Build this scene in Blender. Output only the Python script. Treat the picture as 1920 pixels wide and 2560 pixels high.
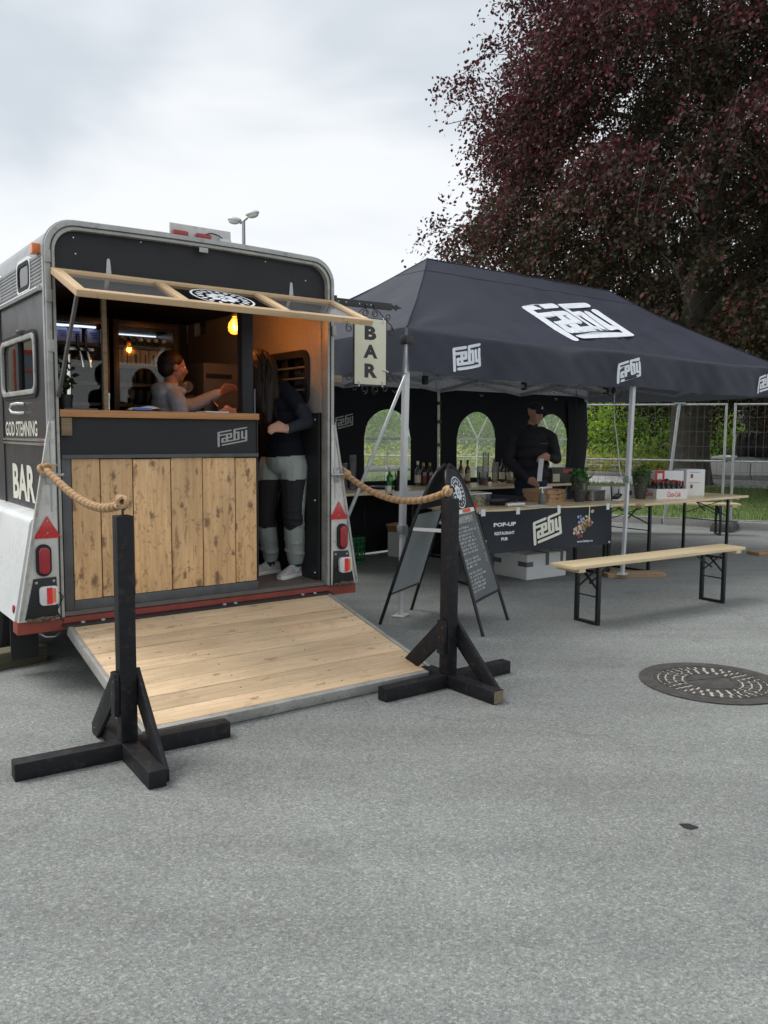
import bpy, bmesh, math, random
import numpy as np
from mathutils import Vector, Matrix, Euler
R = math.radians
pi = math.pi
random.seed(7)
rng = np.random.default_rng(11)
for o in list(bpy.data.objects):
    bpy.data.objects.remove(o)
sc = bpy.context.scene
col = sc.collection

# ------------------------------------------------------------------ camera
cd = bpy.data.cameras.new('camera')
cam = bpy.data.objects.new('camera', cd)
col.objects.link(cam)
cd.sensor_fit = 'VERTICAL'
cd.sensor_height = 32.0
cd.lens = 2088.45 / 2560 * 32.0
cd.clip_start = 0.05
cd.clip_end = 2000
cam.matrix_world = Matrix.Translation((0, 0, 1.4845)) @ Matrix.Rotation(pi / 2 - 0.0935, 4, 'X') @ Matrix.Rotation(0.0072, 4, 'Z')
sc.camera = cam

# ------------------------------------------------------------------ sky
SUN_EL, SUN_AZ = R(56), R(-78)
w = bpy.data.worlds.new('World')
sc.world = w
w.use_nodes = True
nt = w.node_tree
nt.nodes.clear()
N = nt.nodes.new
out = N('ShaderNodeOutputWorld')
bg = N('ShaderNodeBackground')
bg.inputs['Strength'].default_value = 0.074
sky = N('ShaderNodeTexSky')
sky.sky_type = 'NISHITA'
sky.sun_disc = False
sky.sun_elevation = SUN_EL
sky.sun_rotation = SUN_AZ
tc = N('ShaderNodeTexCoord')
mp = N('ShaderNodeMapping')
mp.inputs['Scale'].default_value = (1.0, 1.0, 2.6)
n1 = N('ShaderNodeTexNoise')
n1.inputs['Scale'].default_value = 2.1
n1.inputs['Detail'].default_value = 4
n1.inputs['Roughness'].default_value = 0.52
n1.inputs['Distortion'].default_value = 0.35
rp = N('ShaderNodeValToRGB')
rp.color_ramp.interpolation = 'EASE'
rp.color_ramp.elements[0].position = 0.37
rp.color_ramp.elements[0].color = (0.575, 0.62, 0.665, 1)
rp.color_ramp.elements[1].position = 0.68
rp.color_ramp.elements[1].color = (0.84, 0.86, 0.88, 1)
sep = N('ShaderNodeSeparateXYZ')
hz = N('ShaderNodeMapRange')          # cloud sheet thins and brightens to the horizon all the way round
hz.inputs['From Min'].default_value = 0.10
hz.inputs['From Max'].default_value = 0.34
hz.inputs['To Min'].default_value = 0.20
hz.inputs['To Max'].default_value = 0.0
ad = N('ShaderNodeMath')
ad.operation = 'ADD'
sca = N('ShaderNodeVectorMath')
sca.operation = 'SCALE'
sca.inputs['Scale'].default_value = 9.4
mx = N('ShaderNodeMixRGB')
mx.inputs['Fac'].default_value = 0.93
L = nt.links.new
L(tc.outputs['Generated'], mp.inputs['Vector'])
L(mp.outputs[0], n1.inputs['Vector'])
L(tc.outputs['Generated'], sep.inputs[0])
L(sep.outputs['Z'], hz.inputs['Value'])
L(n1.outputs['Fac'], ad.inputs[0])
L(hz.outputs[0], ad.inputs[1])
L(ad.outputs[0], rp.inputs['Fac'])
L(rp.outputs[0], sca.inputs[0])
L(sky.outputs[0], mx.inputs['Color1'])
L(sca.outputs[0], mx.inputs['Color2'])
L(mx.outputs[0], bg.inputs['Color'])
L(bg.outputs[0], out.inputs[0])

# ------------------------------------------------------------------ sun (soft, behind cloud)
sl = bpy.data.lights.new('sun', 'SUN')
sl.energy = 1.5
sl.angle = R(32)
sl.color = (1.0, 0.965, 0.92)
so = bpy.data.objects.new('sun', sl)
col.objects.link(so)
sd = Vector((math.sin(SUN_AZ) * math.cos(SUN_EL), math.cos(SUN_AZ) * math.cos(SUN_EL), math.sin(SUN_EL)))
so.rotation_euler = sd.to_track_quat('Z', 'Y').to_euler()
so.location = sd * 60
sc.view_settings.view_transform = 'Standard'
sc.view_settings.look = 'None'
sc.view_settings.gamma = 1
sc.view_settings.use_curve_mapping = False
sc.view_settings.exposure = 0.78
sc.render.engine = 'CYCLES'
sc.cycles.max_bounces = 7
sc.cycles.diffuse_bounces = 3
sc.cycles.glossy_bounces = 3
sc.cycles.transmission_bounces = 4
sc.cycles.transparent_max_bounces = 10
sc.cycles.use_adaptive_sampling = True
sc.cycles.adaptive_threshold = .02
sc.cycles.use_denoising = True

# ------------------------------------------------------------------ materials
MATS = {}


def newmat(name):
    m = bpy.data.materials.new(name)
    m.use_nodes = True
    MATS[name] = m
    return m, m.node_tree, m.node_tree.nodes['Principled BSDF']


def rgb(h):
    """sRGB hex to linear"""
    c = [int(h[i:i + 2], 16) / 255 for i in (0, 2, 4)]
    return tuple(((x / 12.92) if x <= .04045 else ((x + .055) / 1.055) ** 2.4) for x in c)


def pbr(name, c, rough=.6, metal=0., var=.12, vs=6., bump=.0, bs=60., spec=.5, coat=0., coord='Object', dirt=0., sheen=0.):
    if name in MATS:
        return MATS[name]
    m, t, p = newmat(name)
    n = t.nodes.new
    l = t.links.new
    tcn = n('ShaderNodeTexCoord')
    nz = n('ShaderNodeTexNoise')
    nz.inputs['Scale'].default_value = vs
    nz.inputs['Detail'].default_value = 3
    nz.inputs['Roughness'].default_value = .6
    l(tcn.outputs[coord], nz.inputs['Vector'])
    mr = n('ShaderNodeMapRange')
    mr.inputs['From Min'].default_value = .25
    mr.inputs['From Max'].default_value = .75
    mr.inputs['To Min'].default_value = 1 - var
    mr.inputs['To Max'].default_value = 1 + var
    l(nz.outputs['Fac'], mr.inputs['Value'])
    sv = n('ShaderNodeVectorMath')
    sv.operation = 'SCALE'
    sv.inputs[0].default_value = c
    l(mr.outputs[0], sv.inputs['Scale'])
    src = sv.outputs[0]
    if dirt:
        nd = n('ShaderNodeTexNoise')
        nd.inputs['Scale'].default_value = vs * 2.3
        nd.inputs['Detail'].default_value = 5
        nd.inputs['Roughness'].default_value = .72
        l(tcn.outputs[coord], nd.inputs['Vector'])
        rd = n('ShaderNodeMapRange')
        rd.inputs['From Min'].default_value = .53
        rd.inputs['From Max'].default_value = .72
        rd.inputs['To Min'].default_value = 0
        rd.inputs['To Max'].default_value = dirt
        l(nd.outputs['Fac'], rd.inputs['Value'])
        md = n('ShaderNodeMixRGB')
        md.inputs['Color2'].default_value = (.09, .075, .055, 1)
        l(rd.outputs[0], md.inputs['Fac'])
        l(src, md.inputs['Color1'])
        src = md.outputs[0]
    l(src, p.inputs['Base Color'])
    rr = n('ShaderNodeMapRange')
    rr.inputs['From Min'].default_value = .25
    rr.inputs['From Max'].default_value = .75
    rr.inputs['To Min'].default_value = max(.03, rough - .1)
    rr.inputs['To Max'].default_value = min(1, rough + .1)
    l(nz.outputs['Fac'], rr.inputs['Value'])
    l(rr.outputs[0], p.inputs['Roughness'])
    p.inputs['Metallic'].default_value = metal
    p.inputs['Specular IOR Level'].default_value = spec
    if coat:
        p.inputs['Coat Weight'].default_value = coat
        p.inputs['Coat Roughness'].default_value = .15
    if sheen:
        p.inputs['Sheen Weight'].default_value = sheen
    if bump:
        nb = n('ShaderNodeTexNoise')
        nb.inputs['Scale'].default_value = bs
        nb.inputs['Detail'].default_value = 2
        l(tcn.outputs[coord], nb.inputs['Vector'])
        b = n('ShaderNodeBump')
        b.inputs['Strength'].default_value = bump
        b.inputs['Distance'].default_value = .01
        l(nb.outputs['Fac'], b.inputs['Height'])
        l(b.outputs[0], p.inputs['Normal'])
    return m


def wood(name, c1, c2, axis=0, flat=2, knots=.5, knotc=(.10, .05, .03), rough=.55, scratch=0., kscale=(5.5, 9.), coat=0., ks=.085, kmin=.4, stains=()):
    """plank wood: grain along local axis, shifted per object"""
    if name in MATS:
        return MATS[name]
    m, t, p = newmat(name)
    n = t.nodes.new
    l = t.links.new
    tcn = n('ShaderNodeTexCoord')
    oi = n('ShaderNodeObjectInfo')
    off = n('ShaderNodeVectorMath')
    off.operation = 'SCALE'
    off.inputs[0].default_value = (17.3, 9.1, 5.7)
    l(oi.outputs['Random'], off.inputs['Scale'])
    addv = n('ShaderNodeVectorMath')
    l(tcn.outputs['Object'], addv.inputs[0])
    l(off.outputs[0], addv.inputs[1])

    def mapped(sl, sx):
        mpn = n('ShaderNodeMapping')
        s = [sx, sx, sx]
        s[axis] = sl
        mpn.inputs['Scale'].default_value = s
        l(addv.outputs[0], mpn.inputs['Vector'])
        return mpn.outputs[0]
    nz = n('ShaderNodeTexNoise')
    nz.inputs['Scale'].default_value = 1
    nz.inputs['Detail'].default_value = 4
    nz.inputs['Roughness'].default_value = .65
    nz.inputs['Distortion'].default_value = .9
    l(mapped(2.2, 42), nz.inputs['Vector'])
    rp_ = n('ShaderNodeValToRGB')
    rp_.color_ramp.elements[0].position = .34
    rp_.color_ramp.elements[0].color = (*c2, 1)
    rp_.color_ramp.elements[1].position = .62
    rp_.color_ramp.elements[1].color = (*c1, 1)
    l(nz.outputs['Fac'], rp_.inputs['Fac'])
    # slow tone change
    n2 = n('ShaderNodeTexNoise')
    n2.inputs['Scale'].default_value = 1
    n2.inputs['Detail'].default_value = 4
    l(mapped(1.4, 5), n2.inputs['Vector'])
    mr = n('ShaderNodeMapRange')
    mr.inputs['From Min'].default_value = .3
    mr.inputs['From Max'].default_value = .7
    mr.inputs['To Min'].default_value = .82
    mr.inputs['To Max'].default_value = 1.14
    l(n2.outputs['Fac'], mr.inputs['Value'])
    rv = n('ShaderNodeMapRange')
    rv.inputs['To Min'].default_value = .84
    rv.inputs['To Max'].default_value = 1.08
    l(oi.outputs['Random'], rv.inputs['Value'])
    mm = n('ShaderNodeMath')
    mm.operation = 'MULTIPLY'
    l(mr.outputs[0], mm.inputs[0])
    l(rv.outputs[0], mm.inputs[1])
    sv = n('ShaderNodeVectorMath')
    sv.operation = 'SCALE'
    l(rp_.outputs[0], sv.inputs[0])
    l(mm.outputs[0], sv.inputs['Scale'])
    src = sv.outputs[0]
    layers = []
    if knots:
        layers.append((kscale, ks, kmin, knots, .55, 26, knotc))
    layers += stains
    for (ksc, ks_, km_, kst, wob, wsc, kcol) in layers:
        vo = n('ShaderNodeTexVoronoi')
        vo.inputs['Scale'].default_value = 1
        dist = n('ShaderNodeTexNoise')
        dist.inputs['Scale'].default_value = wsc
        dist.inputs['Detail'].default_value = 3
        dist.inputs['Roughness'].default_value = .68
        l(addv.outputs[0], dist.inputs['Vector'])
        mv = n('ShaderNodeVectorMath')
        mv.operation = 'MULTIPLY_ADD'
        mv.inputs[1].default_value = (wob, wob, wob)
        l(dist.outputs['Color'], mv.inputs[0])
        l(mapped(*ksc), mv.inputs[2])
        vo.voronoi_dimensions = '2D'
        sp = n('ShaderNodeSeparateXYZ')
        cb = n('ShaderNodeCombineXYZ')
        l(mv.outputs[0], sp.inputs[0])
        ax = [i for i in (0, 1, 2) if i != flat]
        l(sp.outputs[ax[0]], cb.inputs[0])
        l(sp.outputs[ax[1]], cb.inputs[1])
        l(cb.outputs[0], vo.inputs['Vector'])
        ksep = n('ShaderNodeSeparateColor')
        l(vo.outputs['Color'], ksep.inputs[0])
        szr = n('ShaderNodeMapRange')          # size differs from mark to mark
        szr.inputs['To Min'].default_value = .8
        szr.inputs['To Max'].default_value = 2.6
        l(ksep.outputs[1], szr.inputs['Value'])
        dm = n('ShaderNodeMath')
        dm.operation = 'MULTIPLY'
        l(vo.outputs['Distance'], dm.inputs[0])
        l(szr.outputs[0], dm.inputs[1])
        kr = n('ShaderNodeMapRange')
        kr.inputs['From Min'].default_value = ks_ * .5
        kr.inputs['From Max'].default_value = ks_ * 1.4
        kr.inputs['To Min'].default_value = kst
        kr.inputs['To Max'].default_value = 0
        l(dm.outputs[0], kr.inputs['Value'])
        kgt = n('ShaderNodeMath')
        kgt.operation = 'GREATER_THAN'
        kgt.inputs[1].default_value = km_
        l(ksep.outputs[0], kgt.inputs[0])
        kmul = n('ShaderNodeMath')
        kmul.operation = 'MULTIPLY'
        l(kr.outputs[0], kmul.inputs[0])
        l(kgt.outputs[0], kmul.inputs[1])
        kc = n('ShaderNodeMixRGB')
        kc.inputs['Color2'].default_value = (*kcol, 1)
        l(kmul.outputs[0], kc.inputs['Fac'])
        l(src, kc.inputs['Color1'])
        src = kc.outputs[0]
    if scratch:
        ns = n('ShaderNodeTexNoise')
        ns.inputs['Scale'].default_value = 1
        ns.inputs['Detail'].default_value = 5
        ns.inputs['Roughness'].default_value = .7
        ns.inputs['Distortion'].default_value = 2.5
        l(mapped(7, 13), ns.inputs['Vector'])
        sr = n('ShaderNodeMapRange')
        sr.inputs['From Min'].default_value = .555
        sr.inputs['From Max'].default_value = .64
        sr.inputs['To Min'].default_value = 0
        sr.inputs['To Max'].default_value = scratch
        l(ns.outputs['Fac'], sr.inputs['Value'])
        scx = n('ShaderNodeMixRGB')
        scx.inputs['Color2'].default_value = (.13, .07, .04, 1)
        l(sr.outputs[0], scx.inputs['Fac'])
        l(src, scx.inputs['Color1'])
        src = scx.outputs[0]
    l(src, p.inputs['Base Color'])
    p.inputs['Roughness'].default_value = rough
    if coat:
        p.inputs['Coat Weight'].default_value = coat
        p.inputs['Coat Roughness'].default_value = .25
    b = n('ShaderNodeBump')
    b.inputs['Strength'].default_value = .25
    b.inputs['Distance'].default_value = .004
    l(nz.outputs['Fac'], b.inputs['Height'])
    l(b.outputs[0], p.inputs['Normal'])
    return m


def glassy(name, tint=(.9, .93, .93), ior=1.5, rough=.02, milk=0., milkc=(.8, .85, .8)):
    """thin sheet: transparent + fresnel gloss, optional milky scatter"""
    if name in MATS:
        return MATS[name]
    m, t, p = newmat(name)
    n = t.nodes.new
    l = t.links.new
    t.nodes.remove(p)
    o = t.nodes['Material Output']
    tr = n('ShaderNodeBsdfTransparent')
    tr.inputs[0].default_value = (*tint, 1)
    src = tr.outputs[0]
    if milk:
        d = n('ShaderNodeBsdfTranslucent')
        d.inputs[0].default_value = (*milkc, 1)
        d2 = n('ShaderNodeBsdfDiffuse')
        d2.inputs[0].default_value = (*milkc, 1)
        ma = n('ShaderNodeMixShader')
        ma.inputs[0].default_value = .5
        l(d.outputs[0], ma.inputs[1])
        l(d2.outputs[0], ma.inputs[2])
        tcn = n('ShaderNodeTexCoord')
        nz = n('ShaderNodeTexNoise')
        nz.inputs['Scale'].default_value = 7
        nz.inputs['Detail'].default_value = 6
        nz.inputs['Distortion'].default_value = 1.5
        l(tcn.outputs['Object'], nz.inputs['Vector'])
        mr = n('ShaderNodeMapRange')
        mr.inputs['To Min'].default_value = milk * .5
        mr.inputs['To Max'].default_value = milk * 1.5
        l(nz.outputs['Fac'], mr.inputs['Value'])
        mi = n('ShaderNodeMixShader')
        l(mr.outputs[0], mi.inputs[0])
        l(src, mi.inputs[1])
        l(ma.outputs[0], mi.inputs[2])
        src = mi.outputs[0]
    g = n('ShaderNodeBsdfGlossy')
    g.inputs['Roughness'].default_value = rough
    f = n('ShaderNodeFresnel')
    f.inputs[0].default_value = ior
    mxs = n('ShaderNodeMixShader')
    l(f.outputs[0], mxs.inputs[0])
    l(src, mxs.inputs[1])
    l(g.outputs[0], mxs.inputs[2])
    l(mxs.outputs[0], o.inputs[0])
    return m


def emit(name, c, s):
    if name in MATS:
        return MATS[name]
    m, t, p = newmat(name)
    p.inputs['Base Color'].default_value = (*c, 1)
    p.inputs['Emission Color'].default_value = (*c, 1)
    p.inputs['Emission Strength'].default_value = s
    return m


def asphalt():
    m, t, p = newmat('asphalt')
    n = t.nodes.new
    l = t.links.new
    tcn = n('ShaderNodeTexCoord')
    ge = tcn.outputs['Object']
    vo = n('ShaderNodeTexVoronoi')
    vo.voronoi_dimensions = '2D'
    vo.inputs['Scale'].default_value = 135
    l(ge, vo.inputs['Vector'])
    bw = n('ShaderNodeSeparateColor')
    l(vo.outputs['Color'], bw.inputs[0])
    rp_ = n('ShaderNodeValToRGB')
    e = rp_.color_ramp.elements
    e[0].position = 0
    e[0].color = (.10, .105, .106, 1)
    e[1].position = 1
    e[1].color = (.50, .505, .485, 1)
    for pos, cc in ((.35, (.185, .195, .197)), (.62, (.25, .26, .26)), (.88, (.315, .323, .315))):
        x = e.new(pos)
        x.color = (*cc, 1)
    l(bw.outputs[0], rp_.inputs['Fac'])
    v2 = n('ShaderNodeTexVoronoi')
    v2.voronoi_dimensions = '2D'
    v2.inputs['Scale'].default_value = 330
    l(ge, v2.inputs['Vector'])
    b2 = n('ShaderNodeSeparateColor')
    l(v2.outputs['Color'], b2.inputs[0])
    r2 = n('ShaderNodeValToRGB')
    r2.color_ramp.elements[0].color = (.15, .156, .158, 1)
    r2.color_ramp.elements[1].color = (.36, .37, .365, 1)
    l(b2.outputs[1], r2.inputs['Fac'])
    mxa = n('ShaderNodeMixRGB')
    mxa.inputs['Fac'].default_value = .5
    l(rp_.outputs[0], mxa.inputs['Color1'])
    l(r2.outputs[0], mxa.inputs['Color2'])
    v3 = n('ShaderNodeTexVoronoi')
    v3.voronoi_dimensions = '2D'
    v3.inputs['Scale'].default_value = 72
    l(ge, v3.inputs['Vector'])
    b3 = n('ShaderNodeSeparateColor')
    l(v3.outputs['Color'], b3.inputs[0])
    g3 = n('ShaderNodeMath')
    g3.operation = 'GREATER_THAN'
    g3.inputs[1].default_value = .80
    l(b3.outputs[0], g3.inputs[0])
    d3 = n('ShaderNodeMapRange')
    d3.inputs['From Min'].default_value = .16
    d3.inputs['From Max'].default_value = .26
    d3.inputs['To Min'].default_value = .28
    d3.inputs['To Max'].default_value = 0
    l(v3.outputs['Distance'], d3.inputs['Value'])
    f3 = n('ShaderNodeMath')
    f3.operation = 'MULTIPLY'
    l(g3.outputs[0], f3.inputs[0])
    l(d3.outputs[0], f3.inputs[1])
    fl = n('ShaderNodeMixRGB')
    fl.inputs['Color2'].default_value = (.56, .56, .51, 1)
    l(f3.outputs[0], fl.inputs['Fac'])
    l(mxa.outputs[0], fl.inputs['Color1'])
    mxa = fl
    # patches, wear lanes, stains
    nz = n('ShaderNodeTexNoise')
    nz.inputs['Scale'].default_value = .55
    nz.inputs['Detail'].default_value = 4
    nz.inputs['Roughness'].default_value = .6
    l(ge, nz.inputs['Vector'])
    mr = n('ShaderNodeMapRange')
    mr.inputs['From Min'].default_value = .3
    mr.inputs['From Max'].default_value = .7
    mr.inputs['To Min'].default_value = .84
    mr.inputs['To Max'].default_value = 1.13
    l(nz.outputs['Fac'], mr.inputs['Value'])
    n3 = n('ShaderNodeTexNoise')
    n3.inputs['Scale'].default_value = 2.4
    n3.inputs['Detail'].default_value = 4
    n3.inputs['Roughness'].default_value = .7
    l(ge, n3.inputs['Vector'])
    m3 = n('ShaderNodeMapRange')
    m3.inputs['From Min'].default_value = .60
    m3.inputs['From Max'].default_value = .74
    m3.inputs['To Min'].default_value = 1
    m3.inputs['To Max'].default_value = .78
    l(n3.outputs['Fac'], m3.inputs['Value'])
    mu = n('ShaderNodeMath')
    mu.operation = 'MULTIPLY'
    l(mr.outputs[0], mu.inputs[0])
    l(m3.outputs[0], mu.inputs[1])
    # fine cracks and long scuffs
    wv = n('ShaderNodeTexNoise')
    wv.inputs['Scale'].default_value = 1.3
    wv.inputs['Detail'].default_value = 2
    l(ge, wv.inputs['Vector'])
    wa = n('ShaderNodeVectorMath')
    wa.operation = 'MULTIPLY_ADD'
    wa.inputs[1].default_value = (.9, .9, 0)
    l(wv.outputs['Color'], wa.inputs[0])
    l(ge, wa.inputs[2])
    vc = n('ShaderNodeTexVoronoi')
    vc.feature = 'DISTANCE_TO_EDGE'
    vc.voronoi_dimensions = '2D'
    vc.inputs['Scale'].default_value = .38
    l(wa.outputs[0], vc.inputs['Vector'])
    cr = n('ShaderNodeMapRange')
    cr.inputs['From Min'].default_value = .0
    cr.inputs['From Max'].default_value = .0035
    cr.inputs['To Min'].default_value = .80
    cr.inputs['To Max'].default_value = 1
    l(vc.outputs['Distance'], cr.inputs['Value'])
    mt = n('ShaderNodeMapping')
    mt.inputs['Rotation'].default_value = (0, 0, .55)
    mt.inputs['Scale'].default_value = (.25, 3.2, 1)
    l(ge, mt.inputs['Vector'])
    n5 = n('ShaderNodeTexNoise')
    n5.inputs['Scale'].default_value = 1
    n5.inputs['Detail'].default_value = 2
    l(mt.outputs[0], n5.inputs['Vector'])
    m5 = n('ShaderNodeMapRange')
    m5.inputs['From Min'].default_value = .35
    m5.inputs['From Max'].default_value = .7
    m5.inputs['To Min'].default_value = 1.04
    m5.inputs['To Max'].default_value = .88
    l(n5.outputs['Fac'], m5.inputs['Value'])
    mc = n('ShaderNodeMath')
    mc.operation = 'MULTIPLY'
    l(cr.outputs[0], mc.inputs[0])
    l(m5.outputs[0], mc.inputs[1])
    mu2 = n('ShaderNodeMath')
    mu2.operation = 'MULTIPLY'
    l(mu.outputs[0], mu2.inputs[0])
    l(mc.outputs[0], mu2.inputs[1])
    sv = n('ShaderNodeVectorMath')
    sv.operation = 'SCALE'
    l(mxa.outputs[0], sv.inputs[0])
    l(mu2.outputs[0], sv.inputs['Scale'])
    tn = n('ShaderNodeVectorMath')
    tn.operation = 'MULTIPLY'
    tn.inputs[1].default_value = (.97, .985, .945)
    l(sv.outputs[0], tn.inputs[0])
    l(tn.outputs[0], p.inputs['Base Color'])
    p.inputs['Roughness'].default_value = .82
    p.inputs['Specular IOR Level'].default_value = .35
    b = n('ShaderNodeBump')
    b.inputs['Strength'].default_value = .55
    b.inputs['Distance'].default_value = .004
    mb_ = n('ShaderNodeMath')
    mb_.operation = 'ADD'
    l(vo.outputs['Distance'], mb_.inputs[0])
    l(b2.outputs[0], mb_.inputs[1])
    l(mb_.outputs[0], b.inputs['Height'])
    l(b.outputs[0], p.inputs['Normal'])
    return m


def leafmat(name, trans=.35, rough=.5):
    """leaf colour comes from the 'leaf' colour attribute"""
    m, t, p = newmat(name)
    n = t.nodes.new
    l = t.links.new
    a = n('ShaderNodeAttribute')
    a.attribute_name = 'leaf'
    l(a.outputs['Color'], p.inputs['Base Color'])
    p.inputs['Roughness'].default_value = rough
    tl = n('ShaderNodeBsdfTranslucent')
    l(a.outputs['Color'], tl.inputs[0])
    mi = n('ShaderNodeMixShader')
    mi.inputs[0].default_value = trans
    l(p.outputs[0], mi.inputs[1])
    l(tl.outputs[0], mi.inputs[2])
    l(mi.outputs[0], t.nodes['Material Output'].inputs[0])
    return m


M = {}
M['asphalt'] = asphalt()
M['black_body'] = pbr('black_body', (.022, .023, .026), .40, var=.12, vs=3, bump=.05, bs=25, coat=.15)
M['black_panel'] = pbr('black_panel', (.020, .020, .023), .55, spec=.35, var=.10, vs=5, bump=.04, bs=120)
M['black_wood'] = pbr('black_wood', (.011, .011, .0135), .55, spec=.28, var=.3, vs=9, bump=.35, bs=28, dirt=.35)
M['endgrain'] = pbr('endgrain', (.20, .15, .10), .8, var=.35, vs=40)
M['alu'] = pbr('alu', (.40, .40, .375), .5, .3, var=.2, vs=7, bump=.06, bs=30, dirt=.55)
M['alu_clean'] = pbr('alu_clean', (.64, .66, .67), .38, .2, var=.05, vs=9)
M['chrome'] = pbr('chrome', (.75, .75, .74), .14, 1, var=.04)
M['grey_paint'] = pbr('grey_paint', (.58, .58, .55), .45, var=.12, vs=6, bump=.04, bs=20, dirt=.4)
M['white_gel'] = pbr('white_gel', (.74, .76, .76), .28, var=.05, vs=3, coat=.3, dirt=.10)
M['roof_paint'] = pbr('roof_paint', (.40, .41, .41), .35, .35, var=.12, vs=4, dirt=.3)
M['red_oxide'] = pbr('red_oxide', (.27, .050, .034), .55, var=.22, vs=12, dirt=.35)
M['steel'] = pbr('steel', (.10, .105, .11), .5, .5, var=.25, vs=10, bump=.05, dirt=.25)
M['dark_steel'] = pbr('dark_steel', (.030, .031, .033), .45, .3, var=.25, vs=10)
M['black_metal'] = pbr('black_metal', (.012, .0125, .014), .38, .1, var=.2, vs=8)
M['galv'] = pbr('galv', (.42, .44, .45), .42, .6, var=.22, vs=14)
M['rubber'] = pbr('rubber', (.018, .018, .019), .8, var=.25, vs=12, bump=.1)
M['rust'] = pbr('rust', (.12, .085, .055), .9, var=.4, vs=30, bump=.4, bs=60)
M['floor_mat'] = pbr('floor_mat', (.13, .115, .10), .75, var=.2, vs=12, dirt=.3)
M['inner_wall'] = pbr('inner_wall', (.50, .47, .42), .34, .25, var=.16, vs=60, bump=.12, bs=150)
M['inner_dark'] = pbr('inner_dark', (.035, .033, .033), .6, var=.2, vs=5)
M['door_wood'] = wood('door_wood', (.80, .52, .27), (.63, .38, .175), axis=2, flat=1, knots=.75, knotc=(.10, .05, .033), scratch=.5, kscale=(5., 11.), rough=.6, ks=.24, kmin=.55,
                      stains=[((3., 15.), .20, .6, .6, .8, 40, (.16, .075, .04))])
M['ramp_wood'] = wood('ramp_wood', (.78, .585, .375), (.65, .46, .275), axis=0, knots=.6, knotc=(.26, .13, .065), scratch=.18, kscale=(3.0, 9.), rough=.62, ks=.14, kmin=.6,
                      stains=[((1.1, 3.), .35, .72, .25, 1.2, 9, (.22, .16, .11))])
M['bench_wood'] = wood('bench_wood', (.78, .63, .40), (.70, .53, .30), axis=0, knots=.30, knotc=(.42, .25, .11), rough=.4, coat=.35, kscale=(2., 8.), ks=.06)
M['pine'] = wood('pine', (.67, .49, .30), (.58, .39, .21), axis=0, knots=.7, knotc=(.28, .14, .07), rough=.55, kscale=(3., 8.), ks=.085)
M['counter_wood'] = wood('counter_wood', (.52, .24, .075), (.40, .165, .045), axis=0, knots=.3, rough=.42, coat=.3)
M['old_wood'] = wood('old_wood', (.30, .22, .14), (.19, .135, .08), axis=0, knots=.3, rough=.85)
M['moss_wood'] = wood('moss_wood', (.16, .145, .09), (.09, .085, .05), axis=0, knots=.2, rough=.9)
M['plank_base'] = wood('plank_base', (.45, .31, .18), (.30, .19, .10), axis=0, knots=.5, rough=.8, scratch=.3)
M['rope'] = pbr('rope', (.54, .35, .19), .9, var=.3, vs=90, bump=.5, bs=220)
M['rope2'] = pbr('rope2', (.36, .215, .105), .9, var=.3, vs=90, bump=.5, bs=220)
M['red_lens'] = pbr('red_lens', (.33, .012, .022), .22, var=.12, vs=25, coat=.5)
M['red_tri'] = pbr('red_tri', (.50, .018, .022), .25, var=.1, vs=60, coat=.4)
M['red_bright'] = pbr('red_bright', (.75, .02, .02), .2, var=.05, coat=.5)
M['amber'] = pbr('amber', (.75, .20, .03), .25, var=.1, coat=.4)
M['lens_clear'] = pbr('lens_clear', (.66, .68, .68), .15, var=.08, vs=40, coat=.6)
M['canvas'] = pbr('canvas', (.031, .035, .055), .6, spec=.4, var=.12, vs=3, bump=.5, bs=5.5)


def add_trans(mat, c, fac):
    t = mat.node_tree
    p = t.nodes['Principled BSDF']
    tl = t.nodes.new('ShaderNodeBsdfTranslucent')
    tl.inputs[0].default_value = (*c, 1)
    mi = t.nodes.new('ShaderNodeMixShader')
    mi.inputs[0].default_value = fac
    t.links.new(p.outputs[0], mi.inputs[1])
    t.links.new(tl.outputs[0], mi.inputs[2])
    t.links.new(mi.outputs[0], t.nodes['Material Output'].inputs[0])


add_trans(M['canvas'], (.34, .35, .40), .20)
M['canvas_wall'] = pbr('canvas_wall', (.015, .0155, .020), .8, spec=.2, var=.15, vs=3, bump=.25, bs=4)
M['white_print'] = pbr('white_print', (.74, .77, .82), .6, var=.05, vs=20)
M['grey_print'] = pbr('grey_print', (.36, .36, .35), .5, .3, var=.12, vs=20)
M['cream'] = pbr('cream', (.68, .66, .51), .45, var=.05, vs=6)
M['cream_print'] = pbr('cream_print', (.74, .73, .62), .5, var=.05)
M['ink'] = pbr('ink', (.02, .021, .022), .5, var=.1)
M['banner'] = pbr('banner', (.010, .014, .021), .45, spec=.3, var=.1, vs=4, bump=.05, bs=6)
M['chalkboard'] = pbr('chalkboard', (.10, .112, .115), .5, var=.25, vs=9)
M['backplate'] = pbr('backplate', (.36, .40, .405), .4, .1, var=.12, vs=4)
M['chalk'] = pbr('chalk', (.62, .64, .64), .9, var=.3, vs=60)
M['styro'] = pbr('styro', (.72, .73, .73), .75, var=.04, bump=.1, bs=120)
M['tape_grey'] = pbr('tape_grey', (.11, .115, .12), .5)
M['tape_white'] = pbr('tape_white', (.70, .74, .76), .35, var=.1, vs=30)
M['white_card'] = pbr('white_card', (.74, .74, .73), .6, var=.04)
M['card'] = pbr('card', (.42, .255, .135), .75, var=.12, vs=18)
M['card_red'] = pbr('card_red', (.55, .03, .03), .5, var=.06)
M['plastic_white'] = pbr('plastic_white', (.78, .78, .77), .35, var=.03)
M['plastic_black'] = pbr('plastic_black', (.014, .014, .016), .35, var=.15)
M['plastic_green'] = pbr('plastic_green', (.015, .16, .05), .4, var=.15)
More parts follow.
